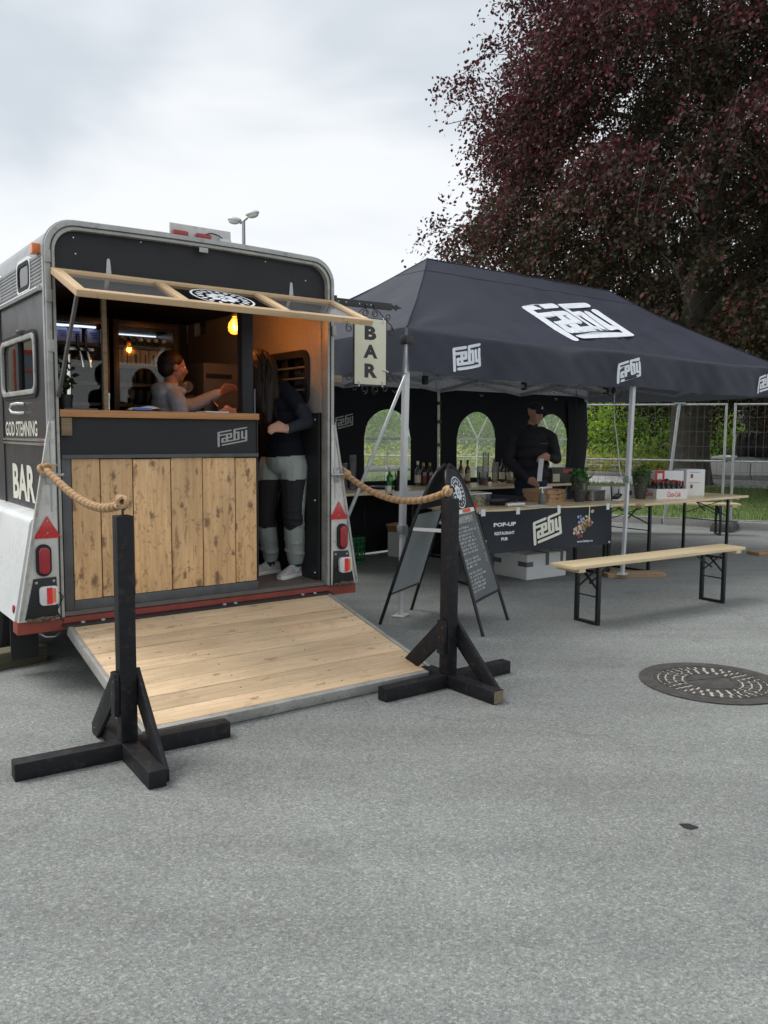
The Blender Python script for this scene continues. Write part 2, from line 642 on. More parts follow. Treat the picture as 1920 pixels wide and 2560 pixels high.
M['granite'] = pbr('granite', (.30, .295, .28), .8, var=.22, vs=60, bump=.3, bs=80, dirt=.35)
M['concrete'] = pbr('concrete', (.27, .265, .25), .85, var=.2, vs=15, bump=.25, bs=60, dirt=.3)
M['bark'] = pbr('bark', (.085, .075, .062), .9, var=.4, vs=7, bump=.6, bs=14)
M['cast_iron'] = pbr('cast_iron', (.080, .074, .069), .7, .3, var=.35, vs=14, bump=.3, bs=60)
M['iron_dust'] = pbr('iron_dust', (.40, .385, .34), .9, var=.3, vs=40)
M['skin'] = pbr('skin', (.46, .245, .17), .5, var=.08, vs=14)
M['skin2'] = pbr('skin2', (.30, .145, .095), .5, var=.08, vs=14)
M['hair_dark'] = pbr('hair_dark', (.017, .010, .0075), .55, spec=.3, var=.35, vs=30, bump=.5, bs=90)
M['cloth_black'] = pbr('cloth_black', (.013, .0135, .017), .85, var=.2, vs=8, bump=.35, bs=14)
M['cloth_navy'] = pbr('cloth_navy', (.008, .0095, .016), .9, spec=.2, var=.2, vs=8, bump=.35, bs=14)
M['cloth_grey'] = pbr('cloth_grey', (.026, .029, .040), .9, spec=.2, var=.2, vs=10, bump=.35, bs=16)
M['jeans'] = pbr('jeans', (.014, .024, .052), .85, var=.3, vs=9, bump=.4, bs=18)
M['hoodie'] = pbr('hoodie', (.33, .35, .385), .9, var=.14, vs=10, bump=.4, bs=16)
M['sage'] = pbr('sage', (.29, .335, .32), .7, var=.10, vs=6, bump=.8, bs=11)
M['sneaker'] = pbr('sneaker', (.40, .41, .40), .7, var=.12, vs=30, bump=.2, bs=90)
M['sole'] = pbr('sole', (.70, .69, .64), .6, var=.1, vs=20)
M['glass'] = glassy('glass', (.93, .95, .94))
M['glass_dark'] = glassy('glass_dark', (.34, .36, .37), 1.6)
M['glass_mirror'] = glassy('glass_mirror', (.30, .32, .33), 4.2)
M['pipe_grey'] = pbr('pipe_grey', (.045, .047, .047), .5)
M['foot_dark'] = pbr('foot_dark', (.085, .083, .078), .85, var=.25, vs=20, bump=.2)
M['wire'] = pbr('wire', (.13, .135, .13), .6, .3)
M['acrylic'] = glassy('acrylic', (.62, .63, .63), 1.7, .12, milk=.34, milkc=(.5, .5, .5))
M['tent_window'] = glassy('tent_window', (.86, .90, .84), 1.45, .18, milk=.20, milkc=(.76, .82, .74))
M['white_vinyl'] = glassy('white_vinyl', (.9, .9, .9), 1.3, .5, milk=.9, milkc=(.88, .9, .88))
M['clear_plastic'] = glassy('clear_plastic', (.90, .91, .90), 1.45, .08, milk=.10, milkc=(.85, .85, .85))
M['cup_plastic'] = glassy('cup_plastic', (.74, .76, .77), 1.5, .08, milk=.22, milkc=(.8, .8, .8))
M['green_glass'] = pbr('green_glass', (.02, .22, .03), .1, var=.1, coat=.6)
M['brown_glass'] = pbr('brown_glass', (.028, .011, .006), .12, var=.2, coat=.6)
M['dark_glass'] = pbr('dark_glass', (.007, .009, .007), .1, var=.2, coat=.6)
M['amber_glass'] = pbr('amber_glass', (.22, .06, .015), .1, var=.2, coat=.6)
M['clear_glass'] = glassy('clear_glass', (.66, .70, .72), 1.5, .03, milk=.10)
M['label'] = pbr('label', (.62, .56, .42), .6, var=.2, vs=60)
M['gold'] = pbr('gold', (.42, .28, .08), .35, .7)
M['wine_red'] = pbr('wine_red', (.12, .012, .015), .4)
M['leaf_copper'] = leafmat('leaf_copper', .30, .62)
M['leaf_green'] = leafmat('leaf_green', .58, .6)
M['grass_ground'] = pbr('grass_ground', (.10, .15, .035), .95, var=.35, vs=2.2, bump=.4, bs=30, dirt=.5)
M['soil'] = pbr('soil', (.05, .065, .022), .95, var=.4, vs=1.2, bump=.5, bs=8)
M['brick_red'] = pbr('brick_red', (.55, .050, .032), .8, var=.08, vs=1.5)
M['wall_cream'] = pbr('wall_cream', (.62, .57, .44), .8, var=.06, vs=1.)
M['wall_white'] = pbr('wall_white', (.80, .80, .78), .8, var=.06, vs=1.)
M['gravel_white'] = pbr('gravel_white', (.66, .66, .65), .9, var=.5, vs=5, bump=.9, bs=9)
M['paper'] = pbr('paper', (.75, .76, .80), .6, var=.03)
M['blue_pack'] = pbr('blue_pack', (.40, .46, .78), .5, var=.05)
M['blue_ink'] = pbr('blue_ink', (.08, .16, .52), .5)
M['shelf_light'] = emit('shelf_light', (.78, .86, 1.0), .9)
M['filament'] = emit('filament', (1.0, .52, .10), 26.)
M['bulb_glass'] = glassy('bulb_glass', (1.0, .62, .22), 1.45, .03, milk=.16, milkc=(1., .50, .12))

# ------------------------------------------------------------------ mesh helpers
def basis(d, up=(0, 0, 1)):
    d = Vector(d).normalized()
    u = Vector(up)
    if abs(d.dot(u.normalized())) > .98:
        u = Vector((0, 1, 0)) if abs(d.y) < .9 else Vector((1, 0, 0))
    s = d.cross(u).normalized()
    return d, s, s.cross(d).normalized()


class MB:
    def __init__(self):
        self.v = []
        self.f = []
        self.m = []
        self.k = 0

    def add(self, vs, fs):
        o = len(self.v)
        self.v += [tuple(p) for p in vs]
        self.f += [tuple(i + o for i in f) for f in fs]
        self.m += [self.k] * len(fs)
        return self

    def box(self, x0, x1, y0, y1, z0, z1):
        return self.add([(x0, y0, z0), (x1, y0, z0), (x1, y1, z0), (x0, y1, z0), (x0, y0, z1), (x1, y0, z1), (x1, y1, z1), (x0, y1, z1)],
                        [(0, 3, 2, 1), (4, 5, 6, 7), (0, 1, 5, 4), (1, 2, 6, 5), (2, 3, 7, 6), (3, 0, 4, 7)])

    def bar(self, p, q, w, h, up=(0, 0, 1)):
        p, q = Vector(p), Vector(q)
        d, s, u = basis(q - p, up)
        s, u = s * w / 2, u * h / 2
        return self.add([p - s - u, p + s - u, p + s + u, p - s + u, q - s - u, q + s - u, q + s + u, q - s + u],
                        [(0, 1, 2, 3), (7, 6, 5, 4), (0, 4, 5, 1), (1, 5, 6, 2), (2, 6, 7, 3), (3, 7, 4, 0)])

    def tube(self, pts, r, seg=8, cap=True, closed=False):
        pts = [Vector(p) for p in pts]
        n = len(pts)
        rs = r if isinstance(r, (list, tuple)) else [r] * n
        vs = []
        up = None
        for i, p in enumerate(pts):
            if closed:
                d = pts[(i + 1) % n] - pts[i - 1]
            else:
                d = pts[min(i + 1, n - 1)] - pts[max(i - 1, 0)]
            if d.length < 1e-9:
                d = Vector((0, 0, 1))
            d.normalize()
            if up is None:
                _, s, u = basis(d)
            else:
                s = d.cross(up)
                if s.length < 1e-6:
                    _, s, u = basis(d)
                s.normalize()
                u = s.cross(d).normalized()
            up = u
            for k in range(seg):
                a = 2 * pi * k / seg
                vs.append(p + (s * math.cos(a) + u * math.sin(a)) * rs[i])
        fs = []
        for i in range(n if closed else n - 1):
            j = (i + 1) % n
            for k in range(seg):
                k2 = (k + 1) % seg
                fs.append((i * seg + k, i * seg + k2, j * seg + k2, j * seg + k))
        if cap and not closed:
            fs.append(tuple(range(seg - 1, -1, -1)))
            fs.append(tuple((n - 1) * seg + k for k in range(seg)))
        return self.add(vs, fs)

    def lathe(self, prof, seg=16, c=(0, 0, 0), mat=None, sx=1, sy=1):
        c = Vector(c)
        vs = []
        for r, z in prof:
            for k in range(seg):
                a = 2 * pi * k / seg
                q = Vector((r * sx * math.cos(a), r * sy * math.sin(a), z))
                vs.append(c + (mat @ q if mat else q))
        fs = []
        n = len(prof)
        for i in range(n - 1):
            for k in range(seg):
                k2 = (k + 1) % seg
                fs.append((i * seg + k, i * seg + k2, (i + 1) * seg + k2, (i + 1) * seg + k))
        if prof[0][0] > 1e-5:
            fs.append(tuple(range(seg - 1, -1, -1)))
        if prof[-1][0] > 1e-5:
            fs.append(tuple((n - 1) * seg + k for k in range(seg)))
        return self.add(vs, fs)

    def sphere(self, c, r, seg=14, rings=9, mat=None):
        r = r if isinstance(r, (tuple, list)) else (r, r, r)
        c = Vector(c)
        vs = []
        for i in range(rings + 1):
            t = pi * i / rings
            for k in range(seg):
                a = 2 * pi * k / seg
                q = Vector((r[0] * math.sin(t) * math.cos(a), r[1] * math.sin(t) * math.sin(a), -r[2] * math.cos(t)))
                vs.append(c + (mat @ q if mat else q))
        fs = []
        for i in range(rings):
            for k in range(seg):
                k2 = (k + 1) % seg
                fs.append((i * seg + k, i * seg + k2, (i + 1) * seg + k2, (i + 1) * seg + k))
        return self.add(vs, fs)

    def cone(self, p, q, r1, r2, seg=12):
        """rounded tapered limb"""
        p, q = Vector(p), Vector(q)
        d = (q - p)
        ln = d.length
        d = d / max(ln, 1e-6)
        pts, rs = [], []
        for a in (-88, -60, -30):
            pts.append(p + d * r1 * math.sin(R(a)))
            rs.append(r1 * math.cos(R(a)))
        for t in (0, .5, 1):
            pts.append(p + d * ln * t)
            rs.append(r1 + (r2 - r1) * t)
        for a in (30, 60, 88):
            pts.append(q + d * r2 * math.sin(R(a)))
            rs.append(r2 * math.cos(R(a)))
        return self.tube(pts, rs, seg)

    def prism(self, poly, fn, t0, t1):
        """2-D polygon extruded: fn(x, y, t) -> 3-D"""
        n = len(poly)
        vs = [fn(x, y, t0) for x, y in poly] + [fn(x, y, t1) for x, y in poly]
        fs = [tuple(range(n - 1, -1, -1)), tuple(range(n, 2 * n))]
        for i in range(n):
            j = (i + 1) % n
            fs.append((i, j, n + j, n + i))
        return self.add(vs, fs)

    def frame(self, outer, inner, fn, t0, t1):
        """ring between two polygons of equal length, extruded"""
        n = len(outer)
        vs = [fn(x, y, t) for t in (t0, t1) for poly in (outer, inner) for x, y in poly]
        fs = []
        for i in range(n):
            j = (i + 1) % n
            fs += [(i, n + i, n + j, j), (2 * n + i, 2 * n + j, 3 * n + j, 3 * n + i), (i, j, 2 * n + j, 2 * n + i), (n + i, 3 * n + i, 3 * n + j, n + j)]
        return self.add(vs, fs)

    def grid(self, fn, nu, nv):
        vs = [fn(i / nu, j / nv) for j in range(nv + 1) for i in range(nu + 1)]
        fs = [(j * (nu + 1) + i, j * (nu + 1) + i + 1, (j + 1) * (nu + 1) + i + 1, (j + 1) * (nu + 1) + i) for j in range(nv) for i in range(nu)]
        return self.add(vs, fs)

    def build(self, name, mat, parent=None, smooth=None, bevel=0, bseg=2, loc=None, rotz=0):
        me = bpy.data.meshes.new(name)
        me.from_pydata([tuple(p) for p in self.v], [], self.f)
        mats = mat if isinstance(mat, (list, tuple)) else [mat]
        for mm in mats:
            me.materials.append(M[mm] if isinstance(mm, str) else mm)
        if len(mats) > 1:
            me.polygons.foreach_set('material_index', self.m)
        bm = bmesh.new()
        bm.from_mesh(me)
        bmesh.ops.recalc_face_normals(bm, faces=bm.faces)
        if bevel:
            es = [e for e in bm.edges if len(e.link_faces) == 2 and e.calc_face_angle(0) > .5]
            bmesh.ops.bevel(bm, geom=es, offset=bevel, segments=bseg, affect='EDGES', profile=.6, clamp_overlap=True)
        bm.to_mesh(me)
        bm.free()
        if smooth is not None or bevel:
            me.polygons.foreach_set('use_smooth', [True] * len(me.polygons))
            me.set_sharp_from_angle(angle=R(smooth if smooth is not None else 38))
        o = bpy.data.objects.new(name, me)
        col.objects.link(o)
        if parent:
            o.parent = parent
        if loc is not None:
            o.location = loc
        if rotz:
            o.rotation_euler.z = rotz
        return o


def tag(o, label=None, cat=None, group=None, kind=None):
    if label:
        o['label'] = label
    if cat:
        o['category'] = cat
    if group:
        o['group'] = group
    if kind:
        o['kind'] = kind
    return o


def thing(name, loc, rotz, label, cat, group=None):
    o = bpy.data.objects.new(name, None)
    o.empty_display_size = .1
    col.objects.link(o)
    o.location = loc
    o.rotation_euler.z = rotz
    return tag(o, label, cat, group)


def copy_tree(o, parent=None):
    c = o.copy()
    col.objects.link(c)
    c.parent = parent
    for ch in list(o.children):
        copy_tree(ch, c)
    return c


def shared(me_obj, parent, loc=None, rot=None):
    """another object on the same mesh data"""
    c = me_obj.copy()
    col.objects.link(c)
    c.parent = parent
    if loc is not None:
        c.location = loc
    if rot is not None:
        c.rotation_euler = rot
    return c


def rrect(x0, x1, y0, y1, r, n=5):
    pts = []
    for cx, cy, a0 in ((x1 - r, y1 - r, 0), (x0 + r, y1 - r, 90), (x0 + r, y0 + r, 180), (x1 - r, y0 + r, 270)):
        for k in range(n + 1):
            a = R(a0 + 90 * k / n)
            pts.append((cx + r * math.cos(a), cy + r * math.sin(a)))
    return pts


def catenary(p, q, sag, n=24, skew=0.):
    p, q = Vector(p), Vector(q)
    out_ = []
    for i in range(n + 1):
        t = i / n
        s = 4 * t * (1 - t) * (1 + skew * (t - .5))
        out_.append(p.lerp(q, t) - Vector((0, 0, sag * s)))
    return out_


# ---- writing
TXT = {}


def text2d(s, bold=0., shear=0.):
    key = (s, bold, shear)
    if key in TXT:
        return TXT[key]
    cu = bpy.data.curves.new('txt', 'FONT')
    cu.body = s
    cu.size = 1
    cu.offset = bold
    cu.shear = shear
    cu.resolution_u = 3
    cu.fill_mode = 'FRONT'
    ob = bpy.data.objects.new('txt', cu)
    col.objects.link(ob)
    dg = bpy.context.evaluated_depsgraph_get()
    me = bpy.data.meshes.new_from_object(ob.evaluated_get(dg))
    vs = [(v.co.x, v.co.y) for v in me.vertices]
    fs = [tuple(p.vertices) for p in me.polygons]
    bpy.data.objects.remove(ob)
    bpy.data.curves.remove(cu)
    bpy.data.meshes.remove(me)
    xs = [v[0] for v in vs]
    ys = [v[1] for v in vs]
    x0, x1, y0, y1 = min(xs), max(xs), min(ys), max(ys)
    TXT[key] = ([((x - x0) / (x1 - x0), (y - y0) / (y1 - y0)) for x, y in vs], fs)
    return TXT[key]


def write(mb, s, x0, x1, y0, y1, fn, bold=0., shear=0.):
    """text filling the rectangle x0..x1, y0..y1 of a surface fn(x, y) -> 3-D"""
    vs, fs = text2d(s, bold, shear)
    mb.add([fn(x0 + (x1 - x0) * a, y0 + (y1 - y0) * b) for a, b in vs], fs)


LOGO = [[(.03, 0), (.03, .732)], [(.03, .732), (.44, .732)], [(.03, .56), (.45, .56)], [(.45, .56), (.45, .365)], [(.45, .365), (.31, .365)],
        [(.31, .56), (.31, .187)], [(.31, .365), (.155, .365)], [(.155, .365), (.155, .187)], [(.155, .187), (.69, .187)],
        [(.565, .732), (.565, .187)], [(.565, .732), (.97, .732)], [(.565, .56), (.70, .56)], [(.70, .56), (.70, .187)],
        [(.825, .56), (.825, .2)], [(.825, .2), (.965, .2)], [(.965, .575), (.965, .03)], [(.965, .03), (.155, .03)]]


def logo(mb, fn, th=.10, shear=.30, sub=3):
    """angular 'Faeby' lettering; fn(x 0..1, y 0..1, layer) -> 3-D. Strokes are laid as thin rounded strips"""
    for i, (a, b) in enumerate(LOGO):
        a, b = Vector((*a, 0)), Vector((*b, 0))
        d = (b - a).normalized()
        s = Vector((-d.y, d.x, 0)) * th / 2
        poly = []
        for k in range(sub + 1):
            poly.append(a.lerp(b, k / sub) + s)
        for ang in (60, 30, 0, -30, -60):
            poly.append(b + d * th / 2 * math.cos(R(ang)) + s * math.sin(R(ang)))
        for k in range(sub + 1):
            poly.append(b.lerp(a, k / sub) - s)
        for ang in (-60, -30, 0, 30, 60):
            poly.append(a - d * th / 2 * math.cos(R(ang)) + s * math.sin(R(ang)))
        mb.add([fn(p.x, (p.y + shear * p.x) / (.80 + shear), i) for p in poly], [tuple(range(len(poly)))])


def emblem(mb, fn):
    """round pub badge on the unit disc: ring, radial hop-leaf wedges, rim lettering blocks"""
    def ring(r0, r1, n=48):
        vs = []
        for k in range(n):
            a = 2 * pi * k / n
            vs += [fn(r0 * math.cos(a), r0 * math.sin(a)), fn(r1 * math.cos(a), r1 * math.sin(a))]
        mb.add(vs, [(2 * k, 2 * k + 1, (2 * k + 3) % (2 * n), (2 * k + 2) % (2 * n)) for k in range(n)])

    def petal(a, r0, r1, w0, w1):
        c, s = math.cos(a), math.sin(a)
        pts = [(r0, -w0), (r0 + (r1 - r0) * .6, -w1), (r1, -w1 * .45), (r1, w1 * .45), (r0 + (r1 - r0) * .6, w1), (r0, w0)]
        mb.add([fn(x * c - y * s, x * s + y * c) for x, y in pts], [tuple(range(6))])
    ring(.93, 1.0)
    for k in range(10):
        petal(2 * pi * k / 10, .16, .52, .03, .12)
    for k in range(14):
        a = R(-40 + 260 * k / 13)
        petal(a, .62, .84, .055, .075)
    ring(.02, .11, 16)
    for a in (R(-62), R(-90), R(-118)):
        petal(a, .66, .84, .05, .06)

# ------------------------------------------------------------------ setting: ground, kerb, grass, bank
KD = Vector((.873, -.488, 0)).normalized()        # along the kerb
KN = Vector((-KD.y, KD.x, 0))                      # away from the camera
K0 = Vector((4.2, 14.1, 0))


def KP(s, n, z=0.):
    p = K0 + KD * s + KN * n
    return Vector((p.x, p.y, z))


g = MB().add([(-400, -150, 0), (400, -150, 0), (400, 600, 0), (-400, 600, 0)], [(0, 1, 2, 3)]).build('ground', 'asphalt')
tag(g, 'grey worn asphalt of the square', None, None, 'structure')
kb = MB().add([KP(-40, -.01, -.05), KP(40, -.01, -.05), KP(40, .17, -.05), KP(-40, .17, -.05), KP(-40, .0, .02), KP(40, .0, .02), KP(40, .16, .02), KP(-40, .16, .02)],
              [(4, 5, 6, 7), (0, 1, 5, 4), (2, 3, 7, 6)]).build('kerb', 'concrete')
tag(kb, 'granite kerb along the grass', None, None, 'structure')
ks = None
ang = math.atan2(KD.y, KD.x)
for i in range(-9, 14):
    if ks is None:
        ks = MB().box(-.49, .49, -.08, .08, -.02, .125).build('kerb_stone', 'granite', kb, bevel=.012, loc=KP(i * 1.0, .08), rotz=ang)
    else:
        shared(ks, kb, KP(i * 1.0, .08, random.uniform(-.006, .006)), (0, 0, ang))
lw = MB().add([KP(-40, .16, .10), KP(40, .16, .10), KP(40, 11.4, .24), KP(-40, 11.4, .24)], [(0, 1, 2, 3)]).build('lawn', 'grass_ground')
tag(lw, 'mown lawn behind the kerb', None, None, 'structure')
gp = MB()
gp.add([KP(-5, 8.2, .204), KP(22, 8.2, .204), KP(22, 11.3, .244), KP(-5, 11.3, .244)], [(0, 1, 2, 3)])
tag(gp.build('gravel_path', 'gravel_white'), 'pale gravel strip before the planted bank', None, None, 'structure')
bo = MB().add([KP(-40, 11.4, .2), KP(40, 11.4, .2), KP(40, 11.75, .2), KP(-40, 11.75, .2), KP(-40, 11.42, .33), KP(40, 11.42, .33), KP(40, 11.74, .33), KP(-40, 11.74, .33)],
              [(4, 5, 6, 7), (0, 1, 5, 4), (2, 3, 7, 6)]).build('border_wall', 'concrete')
tag(bo, 'low dark stone border at the foot of the planted bank', None, None, 'structure')
bs_ = None
for i in range(-7, 12):
    if bs_ is None:
        bs_ = MB().box(-.74, .74, -.17, .17, 0, .15).build('border_stone', 'granite', bo, bevel=.02, loc=KP(i * 1.5, 11.56, .22), rotz=ang)
    else:
        shared(bs_, bo, KP(i * 1.5, 11.56, .22 + random.uniform(-.02, .02)), (0, 0, ang))


def bankz(s, n):
    t = min(1, max(0, (n - 11.7) / 9.))
    z = .30 + 2.45 * t * t * (3 - 2 * t) + .22 * math.sin(s * .7 + n * .5) * t
    edge = min(1, max(0, (-.7 - s) / 1.5))       # bank ends beside the white retaining wall
    return .30 + (z - .30) * (.12 + .88 * edge)


bk = MB().grid(lambda a, b: KP(-34 + 74 * a, 11.74 + 30 * b, bankz(-34 + 74 * a, 11.74 + 30 * b)), 60, 24).build('bank', 'soil', smooth=60)
tag(bk, 'planted bank rising behind the lawn', None, None, 'structure')


def leaf_quads(P, A, S, C, name, mat, parent=None, wid=.34):
    """many leaves at once: P points, A axes, S sizes, C colours (numpy)"""
    n = len(P)
    rnd = rng.normal(size=(n, 3))
    nr = np.cross(A, rnd)
    nr /= np.linalg.norm(nr, axis=1, keepdims=True) + 1e-9
    fold = np.cross(A, nr)
    s = S[:, None]
    v = np.empty((n, 4, 3), np.float32)
    v[:, 0] = P
    v[:, 1] = P + A * s * .48 + nr * s * wid + fold * s * .08
    v[:, 2] = P + A * s
    v[:, 3] = P + A * s * .48 - nr * s * wid + fold * s * .08
    me = bpy.data.meshes.new(name)
    me.vertices.add(n * 4)
    me.vertices.foreach_set('co', v.ravel())
    me.loops.add(n * 4)
    me.loops.foreach_set('vertex_index', np.arange(n * 4, dtype=np.int32))
    me.polygons.add(n)
    me.polygons.foreach_set('loop_start', np.arange(0, n * 4, 4, dtype=np.int32))
    me.polygons.foreach_set('loop_total', np.full(n, 4, np.int32))
    ca = me.color_attributes.new('leaf', 'FLOAT_COLOR', 'CORNER')
    arr = np.ones((n * 4, 4), np.float32)
    arr[:, :3] = np.repeat(C, 4, 0)
    ca.data.foreach_set('color', arr.ravel())
    me.update()
    me.validate()
    me.materials.append(M[mat])
    o = bpy.data.objects.new(name, me)
    col.objects.link(o)
    if parent:
        o.parent = parent
    return o


def unit(a):
    return a / (np.linalg.norm(a, axis=1, keepdims=True) + 1e-9)


# grass blades on the lawn (nobody could count them)
n = 42000
s_ = rng.uniform(-9, 11, n)
nn = rng.uniform(.2, 8.1, n) ** 1.0
P = np.array([KP(a, b, .10 + .0125 * b) for a, b in zip(s_, nn)], np.float32)
A = unit(np.stack([rng.normal(0, .35, n), rng.normal(0, .35, n), np.ones(n)], 1))
pal = np.array([(.11, .20, .04), (.15, .25, .05), (.085, .16, .033), (.21, .25, .075)], np.float32)
tag(leaf_quads(P, A, rng.uniform(.05, .11, n), pal[rng.integers(0, 4, n)], 'grass', 'leaf_green', None, .07), 'short green grass on the lawn behind the kerb', 'grass', None, 'stuff')
# ground cover on the bank
n = 36000
s_ = rng.uniform(-19, -.9, n)
nn = 11.8 + 12 * rng.random(n) ** 1.3
P = np.array([KP(a, b, bankz(a, b) + .02) for a, b in zip(s_, nn)], np.float32)
P[:, 2] += rng.random(n) ** 2 * .45
A = unit(np.stack([rng.normal(0, .8, n), rng.normal(-.3, .8, n), np.abs(rng.normal(.5, .5, n))], 1))
low = np.array([(0.634, 0.634, 0.146), (0.512, 0.573, 0.110), (0.366, 0.488, 0.085), (0.708, 0.647, 0.220)], np.float32)
up_ = np.array([(0.317, 0.512, 0.085), (0.232, 0.415, 0.067), (0.390, 0.561, 0.110), (0.171, 0.305, 0.055)], np.float32)
mixf = ((nn + rng.normal(0, .8, n)) > 13.8)[:, None]
tag(leaf_quads(P, A, rng.uniform(.08, .17, n), np.where(mixf, up_[rng.integers(0, 4, n)], low[rng.integers(0, 4, n)]), 'ground_cover', 'leaf_green'), 'yellow green ground cover plants spread over the bank', 'plants', None, 'stuff')


def shrub(s, n_, r, h_, label, pal_, cnt=2600, size=.13):
    base = KP(s, n_, bankz(s, n_) - .05)
    t = thing('shrub', base, 0, label, 'shrub', 'shrubs on the bank')
    mb = MB()
    for k in range(6):
        a = 2 * pi * k / 6 + random.random()
        mb.tube([(0, 0, 0), (.25 * r * math.cos(a), .25 * r * math.sin(a), h_ * .4), (.55 * r * math.cos(a), .55 * r * math.sin(a), h_ * .85)], [.03, .02, .008], 5)
    mb.build('stem', 'bark', t, smooth=60)
    d = unit(rng.normal(size=(cnt, 3)))
    d[:, 2] = np.abs(d[:, 2])
    lob = 1 + .22 * np.sin(d[:, 0] * 5 + s) * np.cos(d[:, 1] * 6 + n_) + .12 * np.sin(d[:, 2] * 9)
    rad = rng.uniform(.55, 1.02, cnt) * lob
    P_ = (d * rad[:, None] * np.array([r, r, h_])).astype(np.float32)
    A_ = unit(d + rng.normal(0, .7, (cnt, 3)))
    leaf_quads(P_, A_, rng.uniform(.6, 1.25, cnt) * size, pal_[rng.integers(0, len(pal_), cnt)], 'crown', 'leaf_green', t, .3)


lite = np.array([(0.439, 0.610, 0.085), (0.354, 0.549, 0.073), (0.537, 0.671, 0.122), (0.244, 0.415, 0.061)], np.float32)
mid = np.array([(0.207, 0.366, 0.061), (0.159, 0.305, 0.055), (0.268, 0.439, 0.085)], np.float32)
darkp = np.array([(.07, .13, .035), (.09, .16, .04), (.05, .10, .03)], np.float32)
shrub(-4.8, 16.2, 1.5, 1.7, 'bright yellow green shrub left of the beech trunk behind the fence', lite, 4200)
shrub(-2.9, 17.0, 1.4, 1.5, 'mid green shrub just left of the beech trunk on the bank', mid, 3200)
shrub(-8.2, 16.0, 1.7, 1.6, 'green shrub seen behind the back wall of the tent', mid, 3200)
shrub(-11.6, 16.0, 1.9, 1.7, 'green shrub behind the left window of the tent', mid, 3000)
shrub(-1.2, 18.0, 1.0, 1.9, 'light green shrub right of the beech trunk behind the fence', lite, 2200)
shrub(-2.0, 20.5, 1.8, 1.7, 'dark green shrub high on the bank behind the beech trunk', darkp, 2600)
shrub(1.6, 20.5, 2.0, 2.2, 'dark shrub beyond the white retaining wall', darkp, 2600)
shrub(5.2, 21.0, 2.2, 2.4, 'dark shrub at the far right beyond the corrugated pipe', darkp, 2600)
shrub(-15.5, 17.0, 2.2, 1.8, 'green shrub on the bank hidden behind the trailer', mid, 2000)
# white retaining wall with pale stone fill, corrugated pipe, boards
rw = thing('retaining_wall', KP(-.75, 12.3, .2), ang, 'long white retaining wall with pale stone fill on the right', 'wall')
for i in range(6):
    MB().box(-.5 + i * 1.9, 1.38 + i * 1.9, -.2, .2, 0, .55).build('wall_block', 'wall_white', rw, bevel=.03)
MB().grid(lambda a, b: (-.5 + 11.4 * a, .2 + 4.2 * b, .42 + .22 * b + .05 * math.sin(a * 60 + b * 9) * math.sin(b * 14 + a * 33)), 60, 12).build('stone_fill', 'gravel_white', rw, smooth=50)
pp = thing('culvert_pipe', KP(-.15, 15.8, .76), ang, 'black corrugated drain pipe lying on pale stones at the right edge', 'pipe')
mb = MB()
prof = []
for i in range(56):
    prof.append((.46 if i % 2 else .415, i * .085))
mb.lathe([(.36, 0), (.36, -.004)] + prof, 24, (0, 0, .46), Matrix.Rotation(pi / 2, 3, 'Y'))
mb.build('corrugated_wall', 'pipe_grey', pp, smooth=25)
bp_ = thing('board_stack', KP(-3.4, 12.5, .30), ang + .05, 'stack of grey boards lying at the foot of the bank behind the fence', 'boards')
for i in range(5):
    MB().box(-.9 + .05 * (i % 2), .85, -.3, .3, i * .075, i * .075 + .055).build('board', 'wall_white' if i % 2 else 'alu', bp_, bevel=.006)

# ------------------------------------------------------------------ copper beech
def limb(mb, p, q, r0, r1, sag=0., n_=8, wob=.0):
    p, q = Vector(p), Vector(q)
    pts, rs = [], []
    for i in range(n_ + 1):
        t = i / n_
        v = p.lerp(q, t) + Vector((random.uniform(-wob, wob), random.uniform(-wob, wob), sag * 4 * t * (1 - t)))
        pts.append(v)
        rs.append(r0 + (r1 - r0) * t)
    mb.tube(pts, rs, 9)
    return pts


TB = Vector((8.0, 22.0, .2))
tr = thing('copper_beech_tree', TB, 0, 'large copper beech with dark red leaves hanging over the tent', 'tree')
mb = MB()
mb.tube([(0, 0, -.1), (0, 0, .12), (.02, 0, .5), (.0, 0, 1.2), (-.02, 0, 2.2), (.05, .05, 3.4), (.2, .1, 5.), (.4, .2, 7.5), (.7, .3, 11), (1.1, .3, 15)], [.72, .62, .53, .49, .46, .50, .40, .33, .22, .08], 18)
mb.build('trunk', 'bark', tr, smooth=60)
mb = MB()
ends = []
for k in range(26):
    a = R(k * 137.5)
    z0 = 2.6 + 8.5 * (k / 26)
    reach = random.uniform(4.2, 6.) * (1 - .35 * k / 26)
    q = Vector((reach * math.cos(a), reach * math.sin(a) * .8, z0 + random.uniform(.3, 2.6)))
    pts = limb(mb, (.05 + .06 * k / 3, .03, z0), q, .15 - .004 * k, .02, random.uniform(.5, 1.2), 8, .08)
    for j in (3, 4, 5, 6, 7, 8):
        b = a + random.uniform(-1., 1.)
        l_ = random.uniform(1.2, 2.6)
        e = pts[j] + Vector((l_ * math.cos(b), l_ * math.sin(b), random.uniform(-.9, .5)))
        limb(mb, pts[j], e, .026, .007, .2, 5, .04)
mb.build('limbs', 'bark', tr, smooth=60)

